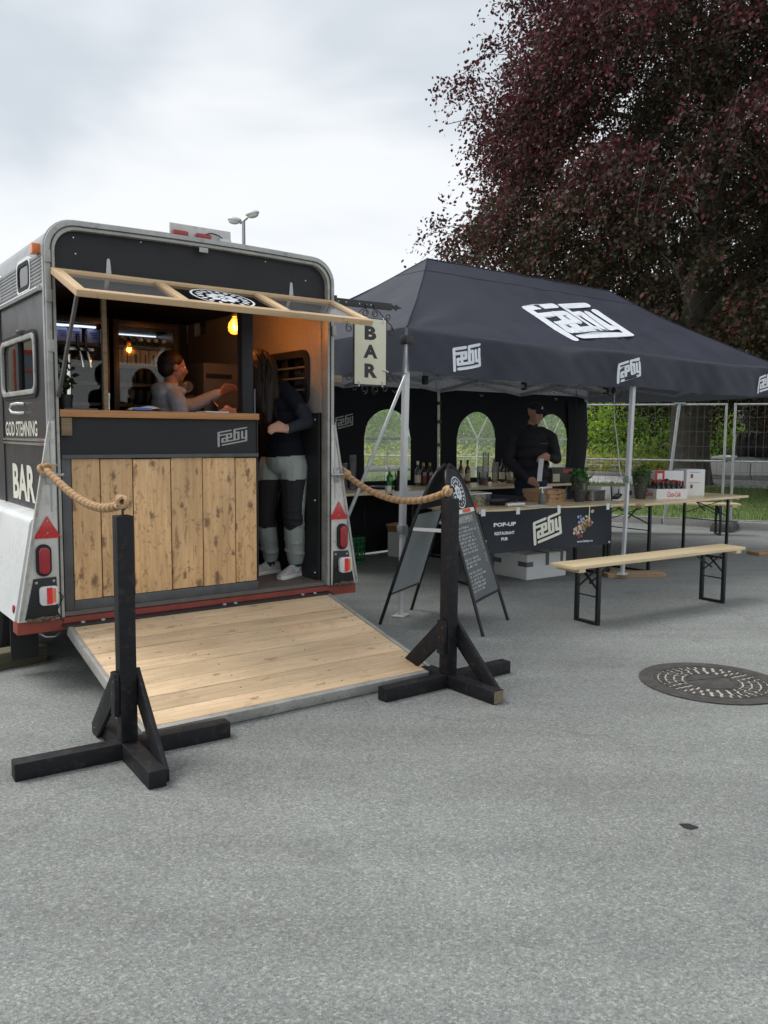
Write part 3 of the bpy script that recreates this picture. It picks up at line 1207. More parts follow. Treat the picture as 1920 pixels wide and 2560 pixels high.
# crown: drooping twigs carrying leaves, inside an uneven envelope
def crown_ok(X, Y, Z):
    """Y is depth; True inside the envelope (world coordinates)"""
    ln = .75 + np.interp(Z, [5.0, 5.9, 6.5, 7.2, 8.0, 8.8, 9.5, 10.1, 10.8, 11.9, 14, 17], [2.6, .9, .3, 1.5, 1.9, 1.75, 1.5, .8, 1.7, 2.0, 3., 6.])      # left outline
    bot = np.interp(X, [-1, .6, 2.2, 4, 6, 8, 11, 16], [6.2, 6.0, 5.4, 4.4, 3.3, 2.7, 2.2, 2.2])
    bot = bot + .35 * np.sin(X * 2.3 + Y)
    dx = (X - 9.2) / np.maximum(9.2 - ln, .5)
    dy = (Y - 22) / 6.4
    dz = (Z - 8.5) / 9.8
    rr = np.sqrt(np.where(X < 9.2, dx, dx * .75) ** 2 + dy ** 2 + np.where(Z > 8.5, dz, 0) ** 2)
    return (rr < 1.0 + .05 * np.sin(Z * 4.3 + X * 2)) & (Z > bot), rr


def dens(X, Y, Z):
    v = np.sin(X * 1.7 + 1.1 * np.sin(Z * .9)) + np.sin(Y * 1.5 + X * .6) + np.sin(Z * 1.9 + Y * .7 + 1.3) + .8 * np.sin(X * 3.7 - Z * 3.1) + .7 * np.sin(Z * 5.1 + Y * 2.7)
    return v


TWN = 62000
X = rng.uniform(-.5, 17, TWN * 4)
Y = rng.uniform(15.4, 28.4, TWN * 4)
Z = rng.uniform(2, 17.5, TWN * 4)
ok, rr = crown_ok(X, Y, Z)
dv = dens(X, Y, Z)
keep = ok & (dv + rng.normal(0, .45, len(X)) > np.interp(X, [5, 8], [.35, -.25])) & (rng.random(len(X)) < np.clip((rr - .25) * 1.3, .08, 1))
X, Y, Z, rr = X[keep], Y[keep], Z[keep], rr[keep]
nt_ = len(X)
base = np.stack([X, Y, Z], 1)
out_d = base - np.array([9., 22., 8.])
out_d[:, 2] *= .3
out_d = unit(out_d)
dirs = unit(out_d + rng.normal(0, .5, (nt_, 3)) + np.array([0, 0, .05]))
LPT = 15
ts = np.linspace(.05, 1, LPT)
ln_ = rng.uniform(.45, 1.15, nt_)
PP, AA, CC = [], [], []
c_red = np.array([.125, .022, .030], np.float32)
c_pur = np.array([.055, .016, .023], np.float32)
c_grn = np.array([.048, .042, .018], np.float32)
for t in ts:
    p = base + dirs * (ln_ * t)[:, None]
    p[:, 2] -= (ln_ * t) ** 2 * .75
    p += rng.normal(0, .055, p.shape)
    PP.append(p)
    a = dirs * .6 + rng.normal(0, .65, dirs.shape)
    a[:, 2] -= .55 * t + .15
    AA.append(unit(a))
    sunny = np.clip((rr - .62) * 2.2, 0, 1) * np.clip((Z - 4.5) / 4, .15, 1)
    u = rng.random(nt_)
    c = c_grn[None] * (1 - sunny[:, None]) + c_pur[None] * sunny[:, None]
    c = np.where((u < .50 * sunny + .08)[:, None], c_red[None], c)
    c = np.where((u > .90)[:, None], (c * 1.7), c)
    CC.append(c * rng.uniform(.7, 1.35, nt_)[:, None])
PP = (np.concatenate(PP) - np.array(TB)).astype(np.float32)
AA = np.concatenate(AA)
CC = np.concatenate(CC).astype(np.float32)
leaf_quads(PP, AA, rng.uniform(.075, .135, len(PP)), CC, 'crown', 'leaf_copper', tr, .33)
# bare fine twigs
mb = MB()
for i in rng.choice(nt_, 3600, replace=False):
    p = Vector(base[i]) - TB
    d = Vector(dirs[i])
    l_ = float(ln_[i])
    mb.tube([p - d * .5, p, p + d * l_ * .6 - Vector((0, 0, .27 * l_ * l_)), p + d * l_ - Vector((0, 0, .75 * l_ * l_))], [.011, .008, .005, .0025], 3, cap=False)
mb.build('twigs', 'bark', tr)

# a second dark tree standing behind on the right, slim trunk showing high up
T2 = Vector((14.6, 33, .3))
t2 = thing('background_tree', T2, 0, 'tall slim trunked green brown tree behind the copper beech at the right', 'tree')
mb = MB()
mb.tube([(0, 0, 0), (0, 0, 6), (.2, 0, 12), (.3, 0, 20)], [.42, .36, .30, .15], 12)
mb.build('trunk', 'bark', t2, smooth=60)
n = 26000
d = unit(rng.normal(size=(n, 3)))
q = d * (rng.random(n) ** .4)[:, None] * np.array([5.5, 4.5, 8.5]) + np.array([1., 0, 10.5])
keep = np.sin(q[:, 0] * 1.9 + q[:, 2]) + np.sin(q[:, 1] * 2 + q[:, 2] * 1.7) + rng.normal(0, .6, n) > -.4
q = q[keep]
pal = np.array([(.055, .07, .022), (.075, .085, .028), (.06, .045, .02), (.045, .085, .025)], np.float32)
leaf_quads(q.astype(np.float32), unit(rng.normal(size=q.shape) + np.array([0, 0, -.5])), rng.uniform(.12, .2, len(q)), pal[rng.integers(0, 4, len(q))], 'crown', 'leaf_green', t2, .34)

# ------------------------------------------------------------------ far buildings
def building(name, loc, rotz, wd, dp, h_, wall, label, wins, roofh=0., trim='wall_white'):
    b = thing(name, loc, rotz, label, 'building')
    MB().box(-wd / 2, wd / 2, 0, dp, 0, h_).build('wall', wall, b)
    if roofh:
        mb = MB()
        mb.add([(-wd / 2 - .4, -.4, h_ + .02), (wd / 2 + .4, -.4, h_ + .02), (wd / 2 + .4, dp + .4, h_ + .02), (-wd / 2 - .4, dp + .4, h_ + .02), (-wd / 2 - .4, dp / 2, h_ + roofh), (wd / 2 + .4, dp / 2, h_ + roofh)],
               [(0, 1, 5, 4), (2, 3, 4, 5), (0, 4, 3), (1, 2, 5), (0, 3, 2, 1)])
        mb.build('roof', 'steel', b)
    f0 = None
    for x, z, ww, hh in wins:
        mb = MB()
        mb.frame([(x - ww / 2 - .12, z - .12), (x + ww / 2 + .12, z - .12), (x + ww / 2 + .12, z + hh + .12), (x - ww / 2 - .12, z + hh + .12)], [(x - ww / 2, z), (x + ww / 2, z), (x + ww / 2, z + hh), (x - ww / 2, z + hh)], lambda p_, q_, t: (p_, -t, q_), .0, .08)
        mb.box(x - .04, x + .04, -.05, -.001, z, z + hh)
        mb.box(x - ww / 2, x - .041, -.05, -.001, z + hh * .6, z + hh * .6 + .07)
        mb.box(x + .041, x + ww / 2, -.05, -.001, z + hh * .6, z + hh * .6 + .07)
        f = mb.build('window', trim, b)
        MB().box(x - ww / 2, x + ww / 2, -.03, -.002, z, z + hh).build('pane', 'glass_pane', f)
    return b


M['glass_pane'] = pbr('glass_pane', (.10, .13, .16), .08, var=.2, vs=.6, coat=.5)
building('red_building', (24, 44, 0), 0, 17, 12, 8.6, 'brick_red', 'red building glimpsed through the beech leaves at the right edge', [(-5 + 3.2 * i, z, 1.3, 1.6) for i in range(4) for z in (1.2, 4.6)], 2.2)
fa = math.atan2(.76, .65)
building('cream_building', (-19.5, 22.5, 0), fa, 13, 9, 4.9, 'wall_cream', 'cream building with white windows mirrored in the trailer side window', [(-4.6 + 2.3 * i, 2.5, 1.05, 1.5) for i in range(5)], 0., 'brick_red')
building('red_house', (-27.5, 14.5, 0), fa, 7.0, 8, 4.6, 'brick_red', 'red house mirrored at the left of the trailer side window', [(-1.6 + 3.0 * i, 1.2, 1.0, 1.4) for i in range(2)], 1.2)

# ------------------------------------------------------------------ street lamp
lp = thing('street_lamp', (-4.15, 25, 0), 0, 'tall twin headed street lamp rising behind the trailer roof', 'street lamp')
MB().tube([(0, 0, 0), (0, 0, 1.5), (0, 0, 7.6)], [.085, .075, .05], 12).build('pole', 'galv', lp, smooth=50)
MB().tube([(-.12, 0, 7.55), (0, 0, 7.62), (.12, 0, 7.72)], .035, 8).build('arm', 'galv', lp, smooth=50)
for sx, zz, tilt in ((-1, 7.60, .02), (1, 7.78, .22)):
    mb = MB()
    c = Vector((sx * .26, 0, zz))
    ax = Vector((1, 0, tilt * sx if sx > 0 else -.12))
    Mx = Matrix.Rotation(-math.atan2(tilt, 1) if sx > 0 else .10, 3, 'Y')
    hd_ = MB().sphere(c + Vector((0, 0, .05)), (.21, .10, .085), 16, 8, Mx).build('lamp_head', 'alu_clean', lp, smooth=60)
    MB().sphere(c + Vector((.02 * sx, 0, -.005)), (.165, .085, .075), 16, 8, Mx).build('diffuser', 'lens_clear', lp, smooth=60)

# ------------------------------------------------------------------ building-site fence panels
FD = Vector((.944, -.33, 0)).normalized()


def fence_panel(p0, ln2, label, brace=False):
    t = thing('site_fence', (p0.x, p0.y, 0), math.atan2(FD.y, FD.x), label, 'fence', 'temporary fence panels')
    for x in (0, ln2):
        MB().tube([(x, 0, .06), (x, 0, 2.0)], .020, 10).build('post', 'galv', t, smooth=50)
    for z in (.16, 1.09, 1.98):
        MB().tube([(.02, 0, z), (ln2 - .02, 0, z)], .0155 if z > .2 else .012, 8).build('rail', 'galv', t, smooth=50)
    mb = MB()
    k = int(ln2 / .105)
    for i in range(1, k):
        x = ln2 * i / k
        mb.tube([(x, -.014, .16), (x, -.014, 1.98)], .0019, 4, cap=False)
    for z in (.42, .68, .92, 1.32, 1.55, 1.78):
        mb.tube([(.02, -.016, z), (ln2 - .02, -.016, z)], .0019, 4, cap=False)
    mb.build('wire_mesh', 'wire', t)
    if brace:
        MB().tube([(ln2 - .86, -.06, .1), (ln2 - .70, -.04, 1.99)], .026, 10).build('brace_pole', 'galv', t, smooth=50)
        MB().box(ln2 - .78, ln2 - .60, -.07, .03, 1.985, 2.01).build('clamp', 'galv', t)
    return t


pr_ = Vector((5.36, 13.2, 0))
fence_panel(pr_ - FD * 3.4, 3.4, 'wire mesh fence panel standing behind the tent and beech trunk', True)
fence_panel(pr_ - FD * 6.95, 3.4, 'wire mesh fence panel hidden behind the tent back wall')
fence_panel(pr_ + FD * .13, 3.4, 'wire mesh fence panel at the right edge of the square')
for p, lab in ((pr_ + FD * .06, 'grey concrete fence foot under the joint of two panels'), (pr_ - FD * 3.47, 'grey concrete fence foot behind the tent')):
    fb = thing('concrete_foot', p, math.atan2(FD.y, FD.x) - .25, lab, 'concrete foot', 'concrete feet of the fence')
    mb = MB().prism([(-.12, 0), (.12, 0), (.12, .09), (.085, .14), (-.085, .14), (-.12, .09)], lambda a, b, t: (a * 1.3, t, b), -.36, .36)
    mb.build('block', 'foot_dark', fb, bevel=.01)
    for x in (-.065, .065):
        MB().tube([(x, 0, .13), (x, 0, .155)], .028, 10).build('socket', 'rubber', fb)

# ------------------------------------------------------------------ manhole cover, gum mark
mh = thing('manhole_cover', (1.99, 4.93, .004), .5, 'round cast iron manhole cover set in the asphalt at the right', 'manhole cover')
MB().lathe([(.40, 0), (.425, 0), (.425, .004), (.40, .006), (.335, .006), (.335, .0)], 48).build('outer_ring', 'cast_iron', mh, smooth=30)
MB().lathe([(0, .0015), (.332, .0015), (.333, .0)], 48).build('cover_plate', 'iron_dust', mh, smooth=30)
mb = MB()
for r0, r1, cnt in ((.275, .308, 36), (.226, .264, 28), (.178, .215, 22)):
    for k in range(cnt):
        a0, a1 = 2 * pi * (k + .2) / cnt, 2 * pi * (k + .8) / cnt
        pts = [(r0 * math.cos(a0), r0 * math.sin(a0)), (r1 * math.cos(a0), r1 * math.sin(a0)), (r1 * math.cos(a1), r1 * math.sin(a1)), (r0 * math.cos(a1), r0 * math.sin(a1))]
        mb.prism(pts, lambda x, y, t: (x, y, t), .0012, .007)
mb.build('raised_studs', 'cast_iron', mh)
MB().lathe([(0, .003), (.149, .003), (.149, .001)], 32).build('centre_plate', 'cast_iron', mh, smooth=30)
MB().lathe([(.165, .001), (.165, .006), (.150, .006), (.150, .001)], 40).build('inner_ring', 'cast_iron', mh, smooth=30)
MB().lathe([(.332, .001), (.332, .0075), (.318, .0075), (.318, .001)], 48).build('rim_bead', 'cast_iron', mh, smooth=30)
for k, (a0, a1) in enumerate(((.2, 2.6), (2.9, 4.9), (5.2, 6.25))):
    pts = [(.145 * math.cos(a0 + (a1 - a0) * i / 10), .145 * math.sin(a0 + (a1 - a0) * i / 10)) for i in range(11)]
    MB().prism(pts, lambda x, y, t: (x, y, t), .0012, .0065).build('centre_lobe', 'cast_iron', mh)
gm = MB().prism([(.032 * math.cos(a) * (1 + .2 * math.sin(3 * a)), .021 * math.sin(a) * (1 + .15 * math.cos(4 * a))) for a in [2 * pi * i / 18 for i in range(18)]], lambda x, y, t: (x, y, t), .001, .003).build('flattened_gum', 'rubber', None, loc=(1.17, 3.06, 0), rotz=-.4)
tag(gm, 'small flattened black blot on the asphalt at lower right', 'blot')

# ------------------------------------------------------------------ bar trailer
def wall_x(mb, x0, x1, ya, yb, za, zb, holes):
    """wall slab in the y-z plane with rectangular openings"""
    ys = sorted({ya, yb} | {h[0] for h in holes} | {h[1] for h in holes})
    zs = sorted({za, zb} | {h[2] for h in holes} | {h[3] for h in holes})
    for i in range(len(ys) - 1):
        run = None
        for k in range(len(zs) - 1):
            cy, cz = (ys[i] + ys[i + 1]) / 2, (zs[k] + zs[k + 1]) / 2
            hole = any(h[0] < cy < h[1] and h[2] < cz < h[3] for h in holes)
            if not hole:
                run = [run[0], zs[k + 1]] if run else [zs[k], zs[k + 1]]
            if (hole or k == len(zs) - 2) and run:
                mb.box(x0, x1, ys[i], ys[i + 1], *run)
                run = None


def xz(y):
    return lambda a, b, t: (a, y + t, b)


TR = thing('bar_trailer', (-1.1614, 5.4265, 0), .6353, 'black converted horse trailer bar with open wooden serving hatch and lowered ramp', 'trailer')
HW, TOP = .972, 2.69
LEN = 3.3


def outline(hw, top, r, z0, n=8):
    pts = [(-hw, z0)]
    for k in range(n + 1):
        a = R(180 - 90 * k / n)
        pts.append((-hw + r + r * math.cos(a), top - r + r * math.sin(a)))
    for k in range(1, 6):
        x = -hw + r + (2 * hw - 2 * r) * k / 6
        pts.append((x, top + .012 * math.sin(pi * k / 6)))
    for k in range(n + 1):
        a = R(90 - 90 * k / n)
        pts.append((hw - r + r * math.cos(a), top - r + r * math.sin(a)))
    pts.append((hw, z0))
    return pts


def ushape(hw, top, r, z0, th):
    return outline(hw, top, r, z0) + outline(hw - th, top - th, r - th * .7, z0)[::-1]


MB().prism(ushape(HW, TOP, .17, .39, .055), xz(0), -.035, .05).build('rear_frame', 'alu', TR, bevel=.006)
MB().prism(ushape(HW + .006, TOP + .006, .175, .392, .012), xz(0), -.012, .012).build('frame_lip', 'galv', TR, smooth=40)
MB().prism(ushape(HW - .030, TOP - .030, .145, .392, .006), xz(0), -.041, -.034).build('frame_groove', 'dark_steel', TR, smooth=40)
MB().prism(ushape(HW - .002, TOP - .004, .17, 2.5, .03), xz(0), .051, LEN).build('roof', 'roof_paint', TR, smooth=40)
SW = [(.33, .57, 2.36, 2.485), (1.12, 1.36, 2.36, 2.485), (1.98, 2.22, 2.36, 2.485), (2.75, 2.99, 2.36, 2.485)]
BW = [(.24, 1.07, 1.735, 2.045)]
for s in (-1, 1):
    a, b = sorted((s * .968, s * .942))
    mb = MB()
    wall_x(mb, a, b, .051, LEN, 2.305, 2.515, SW)
    band = mb.build('upper_band', 'roof_paint', TR)
    for i in range(8):                                        # pressed corrugation
        z = 2.345 + i * .0205
        mb = MB()
        spans = []
        y = .06
        for h in SW:
            if h[2] - .03 < z < h[3] + .03:
                spans.append((y, h[0] - .045))
                y = h[1] + .045
        spans.append((y, LEN - .02))
        for y0, y1 in spans:
            mb.tube([(s * .969, y0, z), (s * .969, y1, z)], .0062, 6)
        mb.build('rib', 'roof_paint', band, smooth=50)
    for h in SW:
        fn = lambda p, q, t: (s * (.966 + t), p, q)
        mb = MB().frame(rrect(h[0] - .022, h[1] + .022, h[2] - .022, h[3] + .022, .045), rrect(h[0] + .002, h[1] - .002, h[2] + .002, h[3] - .002, .03), fn, 0, .012)
        wf = mb.build('small_window', 'rubber', TR, smooth=40)
        MB().prism(rrect(h[0] + .001, h[1] - .001, h[2] + .001, h[3] - .001, .03), fn, .001, .006).build('pane', 'glass_mirror' if s < 0 else 'glass', wf)
        MB().frame(rrect(h[0] - .043, h[1] + .043, h[2] - .043, h[3] + .043, .055), rrect(h[0] - .023, h[1] + .023, h[2] - .023, h[3] + .023, .045), fn, 0, .01).build('trim', 'chrome', wf, smooth=40)
    mb = MB()
    wall_x(mb, a, b, .051, LEN, .392, 2.30, BW)
    mb.build('side_wall', 'black_body', TR)
    mb = MB()
    a2, b2 = sorted((s * .938, s * .915))
    wall_x(mb, a2, b2, .055, 2.38, 1.63 if s > 0 else .42, 2.5, BW + [(h[0], h[1], h[2] - .004, h[3]) for h in SW if h[1] < 2.38])
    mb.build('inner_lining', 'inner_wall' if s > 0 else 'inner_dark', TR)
    # gutter strip and twin trim strips along the side
    MB().tube([(s * .985, .05, 2.303), (s * .985, LEN, 2.303)], .017, 8).build('gutter', 'chrome', TR, smooth=50)
    for z in (1.400, 1.424):
        MB().box(*sorted((s * .966, s * .982)), .06, 1.115, z, z + .015).build('trim_strip', 'chrome', TR, bevel=.004)
    MB().box(*sorted((s * .966, s * .975)), 1.124, 1.14, .4, 2.29).build('panel_seam', 'dark_steel', TR)
    # big sliding window
    h = BW[0]
    fn = lambda p, q, t: (s * (.966 + t), p, q)
    wf = MB().frame(rrect(h[0] - .026, h[1] + .026, h[2] - .026, h[3] + .026, .07, 6), rrect(h[0] + .004, h[1] - .004, h[2] + .004, h[3] - .004, .05, 6), fn, 0, .02).build('side_window', 'alu', TR, bevel=.004)
    MB().frame(rrect(h[0] - .048, h[1] + .048, h[2] - .048, h[3] + .048, .085, 6), rrect(h[0] - .027, h[1] + .027, h[2] - .027, h[3] + .027, .07, 6), fn, 0, .012).build('gasket', 'rubber', wf, smooth=40)
    MB().box(*sorted((s * .955, s * .98)), .62, .685, h[2], h[3]).build('sash_bar', 'rubber', wf)
    for y0, y1 in ((h[0] - .005, .625), (.68, h[1] + .005)):
        MB().box(*sorted((s * .956, s * .962)), y0, y1, h[2] - .005, h[3] + .005).build('pane', 'glass_mirror' if s < 0 else 'glass', wf)
    if s > 0:                                                # window seen from inside: black rubber rim and three bars
        fi = lambda p, q, t: (.915 - t, p, q)
        MB().frame(rrect(h[0] - .04, h[1] + .04, h[2] - .045, h[3] + .045, .085, 6), rrect(h[0] + .006, h[1] - .006, h[2] + .006, h[3] - .006, .06, 6), fi, 0, .02).build('inner_rim', 'rubber', wf, smooth=40)
        for z in (1.80, 1.885, 1.965):
            MB().box(.918, .932, h[0], h[1], z, z + .010).build('window_bar', 'galv', wf)
MB().box(.893, .912, .055, 2.3, .42, 1.626).build('kick_panel', 'black_panel', TR)
for y, z in ((.10, 1.58), (.10, 1.0), (.10, .47), (.32, 1.60), (.62, 1.60)):
    MB().lathe([(.0085, 0), (.007, .004), (0, .005)], 8, (.893, y, z), Matrix.Rotation(-pi / 2, 3, 'Y')).build('screw', 'chrome', TR)
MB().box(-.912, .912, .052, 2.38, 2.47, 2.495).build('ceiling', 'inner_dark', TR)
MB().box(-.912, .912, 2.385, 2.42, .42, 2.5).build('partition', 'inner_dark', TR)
MB().box(-.93, .93, .0, 2.6, .33, .392).build('floor_frame', 'steel', TR)
MB().box(-.914, .914, -.02, 2.38, .394, .418).build('floor', 'floor_mat', TR)
MB().box(-.96, .96, LEN - .03, LEN, .4, 2.6).build('front_wall', 'black_body', TR)
# top panel above the hatch
ins = [p for p in outline(HW - .054, TOP - .054, .13, 2.385)]
MB().prism(ins, xz(.006), 0, .02).build('top_panel', 'black_panel', TR)
for x, z in ((-.80, 2.60), (-.79, 2.51), (.76, 2.53), (-.40, 2.63), (.45, 2.62)):
    MB().lathe([(.0055, 0), (.004, .003), (0, .004)], 8, (x, .006, z), Matrix.Rotation(pi / 2, 3, 'X')).build('screw', 'chrome', TR)
MB().box(-.04, .02, -.040, -.034, 2.612, 2.642).build('lamp_bracket', 'alu', TR, bevel=.002)
for x, z in ((-.965, 2.47), (-.962, 2.25), (-.955, 1.97), (.958, 2.20)):
    MB().box(x - .012, x + .022, -.05, -.03, z - .035, z + .035).build('catch', 'alu', TR, bevel=.004)
# serving side: counter, panels, planks
MB().box(-.913, .376, -.035, .40, 1.569, 1.612).build('counter', 'counter_wood', TR, bevel=.004)
MB().box(-.905, .372, .0, .03, 1.346, 1.568).build('fascia', 'black_panel', TR)
MB().bar((-.905, -.004, 1.336), (.376, -.004, 1.336), .03, .022).build('angle_strip', 'steel', TR)
fr = MB()
fr.box(-.905, -.852, -.004, .03, .408, 1.325)
fr.box(-.852, .376, -.006, .03, .408, .478)
fr.build('door_frame', 'steel', TR, bevel=.003)
MB().box(.372, .378, -.008, .03, .478, 1.60).build('edge_trim', 'dark_steel', TR)
xs = [-.850, -.681, -.481, -.237, -.022, .211, .371]
for i in range(6):
    MB().box(xs[i] + .0035, xs[i + 1] - .0035, -.002, .026, .480 + .002 * (i % 2), 1.322 - .003 * (i % 3)).build('door_plank', 'door_wood', TR, bevel=.0025)
MB().box(-.85, .37, .027, .032, .48, 1.32).build('backing_board', 'inner_dark', TR)
lg = MB()
logo(lg, lambda x, y, i: (.088 + x * .212, -.0015 - i * .0002, 1.393 + y * .135), th=.075)
lg.build('fascia_logo', 'grey_print', TR)
MB().box(.300, .382, .06, .13, 1.613, 2.47).build('corner_post', 'black_panel', TR, bevel=.004)
MB().box(.384, .396, .055, .075, 1.613, 1.78).build('corner_bracket', 'steel', TR)
MB().box(-.625, -.600, .06, .09, 1.613, 2.47).build('thin_post', 'old_wood', TR)
MB().box(-.905, -.845, -.03, .0, 1.46, 1.565).build('wedge_block', 'old_wood', TR, bevel=.003)
# red rear cross member and hinge flat
MB().box(-1.178, 1.178, -.012, .10, .311, .387).build('cross_member', 'red_oxide', TR, bevel=.004)
MB().box(-.93, .93, -.085, -.013, .334, .350).build('hinge_flat', 'dark_steel', TR)
MB().box(-.92, .92, -.022, -.0125, .352, .384).build('red_lip', 'red_oxide', TR)
for x in (-.82, -.70, .1, .18, .70, .80):
    MB().lathe([(.014, 0), (.012, .008), (0, .010)], 8, (x, -.05, .3505)).build('bolt', 'galv', TR)
for s in (-1, 1):
    # tapered tail fins with lamps
    fin = MB().prism([(s * .946, .389), (s * .946, 1.545), (s * .974, 1.545), (s * 1.178, .389)], xz(0), -.039, -.004).build('tail_fin', 'grey_paint', TR, bevel=.004)
    MB().bar((s * .972, -.042, 1.53), (s * 1.168, -.042, .40), .016, .012, (0, 1, 0)).build('fin_edge', 'alu', fin)
    MB().tube([(s * .975, -.041, 1.56), (s * .975, -.041, 1.02)], .004, 6).build('fin_chain', 'galv', fin)
    cx = s * 1.006
    fp = lambda p, q, t: (p, -.0395 - t, q)
    tri = MB().prism([(cx - .078, .868), (cx + .078, .868), (cx, 1.0)], fp, 0, .008).build('triangle_reflector', 'red_tri', TR, bevel=.004)
    for z in (.968, .898):
        MB().lathe([(.0055, 0), (.004, .004), (0, .005)], 8, (cx, -.048, z), Matrix.Rotation(pi / 2, 3, 'X')).build('rivet', 'galv', tri)
    cx = s * 1.032
    ov = MB().prism(rrect(cx - .043, cx + .043, .648, .836, .042, 6), fp, 0, .022).build('oval_tail_lamp', 'rubber', TR, bevel=.006)
    MB().prism(rrect(cx - .030, cx + .030, .663, .821, .029, 6), fp, .0225, .038).build('lens', 'red_lens', ov, bevel=.008, bseg=3)
    pl = MB().prism([(s * .962, .640), (s * 1.090, .636), (s * 1.142, .40), (s * .957, .40)], fp, 0, .006).build('lamp_plate', 'black_metal', TR, bevel=.002)
    for x, z in ((s * .978, .617), (s * 1.075, .613)):
        MB().lathe([(.009, 0), (.007, .004), (0, .005)], 8, (x, -.046, z), Matrix.Rotation(pi / 2, 3, 'X')).build('rivet', 'galv', pl)
    cx = s * 1.012 if s < 0 else 1.052
    bl = MB().prism(rrect(cx - .052, cx + .052, .480, .592, .02, 2), fp, .006, .035).build('box_lamp', 'lens_clear', TR, bevel=.005)
    MB().box(cx - .014, cx + .017, -.078, -.0750, .488, .584).build('red_band', 'red_bright', bl)
    MB().box(cx + .021, cx + .036, -.078, -.0750, .495, .578).build('amber_band', 'amber', bl)
    pts = [(cx + .05, -.055, .555), (cx + .085, -.05, .52), (s * .955 + .01 * s, -.045, .44), (s * .935, -.045, .37)] if s < 0 else [(cx - .05, -.055, .53), (cx - .075, -.05, .5), (.965, -.045, .45), (.955, -.045, .385)]
    MB().tube(pts, .0035, 6).build('lamp_wire', 'rubber', TR)
    mb = MB()
    for i in range(26):
        x = s * random.uniform(.965, 1.135)
        mb.sphere((x, random.uniform(-.055, -.040), .388 + random.uniform(0, .018)), (random.uniform(.010, .024), .008, random.uniform(.006, .012)), 6, 4)
    mb.build('sealant_bead', 'rust', TR, smooth=60)
    # bolt latch that holds the rope
    lz = 1.235 if s < 0 else 1.19
    lx = s * .985
    lt = MB().box(lx - .022, lx + .022, -.048, -.0395, lz - .055, lz + .055).build('bolt_latch', 'galv', TR, bevel=.003)
    MB().tube([(lx - .055, -.062, lz), (lx + .075, -.062, lz)], .0095, 10).build('bolt_pin', 'galv', lt, smooth=40)
    MB().tube([(lx - .005, -.05, lz + .03), (lx + .01, -.07, lz + .055), (lx + .035, -.07, lz + .06), (lx + .05, -.06, lz + .04)], .0035, 6).build('ring', 'galv', lt)
    # mudguard, wheels
    prof = [(s * .968, 1.00), (s * 1.05, .985), (s * 1.082, .955), (s * 1.182, .46), (s * 1.182, .42), (s * 1.165, .42), (s * 1.06, .93), (s * .968, .97)]
    mb = MB()
    ny = 44
    rows = []
    for i in range(ny + 1):
        y = .035 + 2.4 * i / ny
        # wheel-arch cut: lower edge rises over the two wheels
        low = .385
        for yc in (.98, 1.80):
            d = abs(y - yc)
            if d < .40:
                low = max(low, .30 + math.sqrt(max(0, .40 ** 2 - d * d)) * .98)
        low = min(max(low, .385 + max(0, .10 - y) * 0), .80)
        fr_ = (low - .385) / (.955 - .385)
        xo = 1.184 - .10 * fr_
        sec = [(.965, 1.0), (1.03, .992), (1.07, .972), (1.083, .95), ((1.083 + xo) / 2, (.95 + low) / 2), (xo, low), (xo - .02, low + .002), (1.062, .93), (.965, .972)]
        rows.append([(s * a_, y, b_) for a_, b_ in sec])
    vs = [p for r_ in rows for p in r_]
    k = len(rows[0])
    fs = [(i * k + j, i * k + j + 1, (i + 1) * k + j + 1, (i + 1) * k + j) for i in range(ny) for j in range(k - 1)] + [tuple(range(k)), tuple(ny * k + j for j in range(k))]
    mb.add(vs, fs)
    mb.build('mudguard', 'white_gel', TR, smooth=35)
    MB().sphere((s * 1.176, .075, .452), (.008, .02, .028), 10, 6).build('marker_lamp', 'red_lens', TR, smooth=60)
    ol = MB().prism(rrect(.075, .145, 2.50, 2.56, .012, 3), lambda p, q, t: (s * (.96 + t), p, q), 0, .05).build('amber_marker', 'amber', TR, bevel=.006)
    MB().box(*sorted((s * .99, s * 1.15)), .30, .312, .09, .42).build('mud_flap', 'rubber', TR)
    for yc in (.98, 1.80):
        wr = .325
        Mx = Matrix.Rotation(pi / 2, 3, 'Y')
        ty = MB().lathe([(.19, -.085), (.27, -.092), (.305, -.085), (.325, -.06), (.325, .06), (.305, .085), (.27, .092), (.19, .085)], 36, (s * 1.055, yc, wr), Mx).build('wheel', 'rubber', TR, smooth=35)
        MB().lathe([(0, .04), (.06, .045), (.07, .02), (.14, .03), (.185, .06), (.192, .088), (.192, -.08)], 28, (s * 1.055, yc, wr), Matrix.Rotation(s * pi / 2, 3, 'Y')).build('rim', 'galv', ty, smooth=35)
for x in (-.45, .45):
    MB().box(x - .04, x + .04, .1, 3.9, .22, .33).build('chassis_beam', 'steel', TR)
MB().tube([(-1.0, .98, .325), (1.0, .98, .325)], .035, 10).build('axle', 'steel', TR)
MB().tube([(-1.0, 1.80, .325), (1.0, 1.80, .325)], .035, 10).build('axle', 'steel', TR)
# writing on the left flank
fs_ = lambda a, b: (-.9705, -a, b)
mb = MB()
write(mb, 'GOD STEMNING', -1.07, -.25, 1.452, 1.548, fs_, .018)
mb.build('side_slogan', 'cream_print', TR)
mb = MB()
write(mb, 'BAR', -.915, -.345, 1.04, 1.272, fs_, .035)
mb.build('side_lettering', 'cream_print', TR)
hd = [(-.968, .56, 1.655), (-1.005, .585, 1.657), (-1.02, .66, 1.652), (-1.02, .70, 1.626), (-1.02, .66, 1.602), (-1.005, .585, 1.597), (-.968, .56, 1.599)]
MB().tube(hd, .009, 8).build('grab_handle', 'alu_clean', TR, smooth=50)
MB().cone((-.967, .50, 2.09), (-1.0, .50, 2.09), .022, .018, 10).build('door_stop', 'steel', TR, smooth=40)
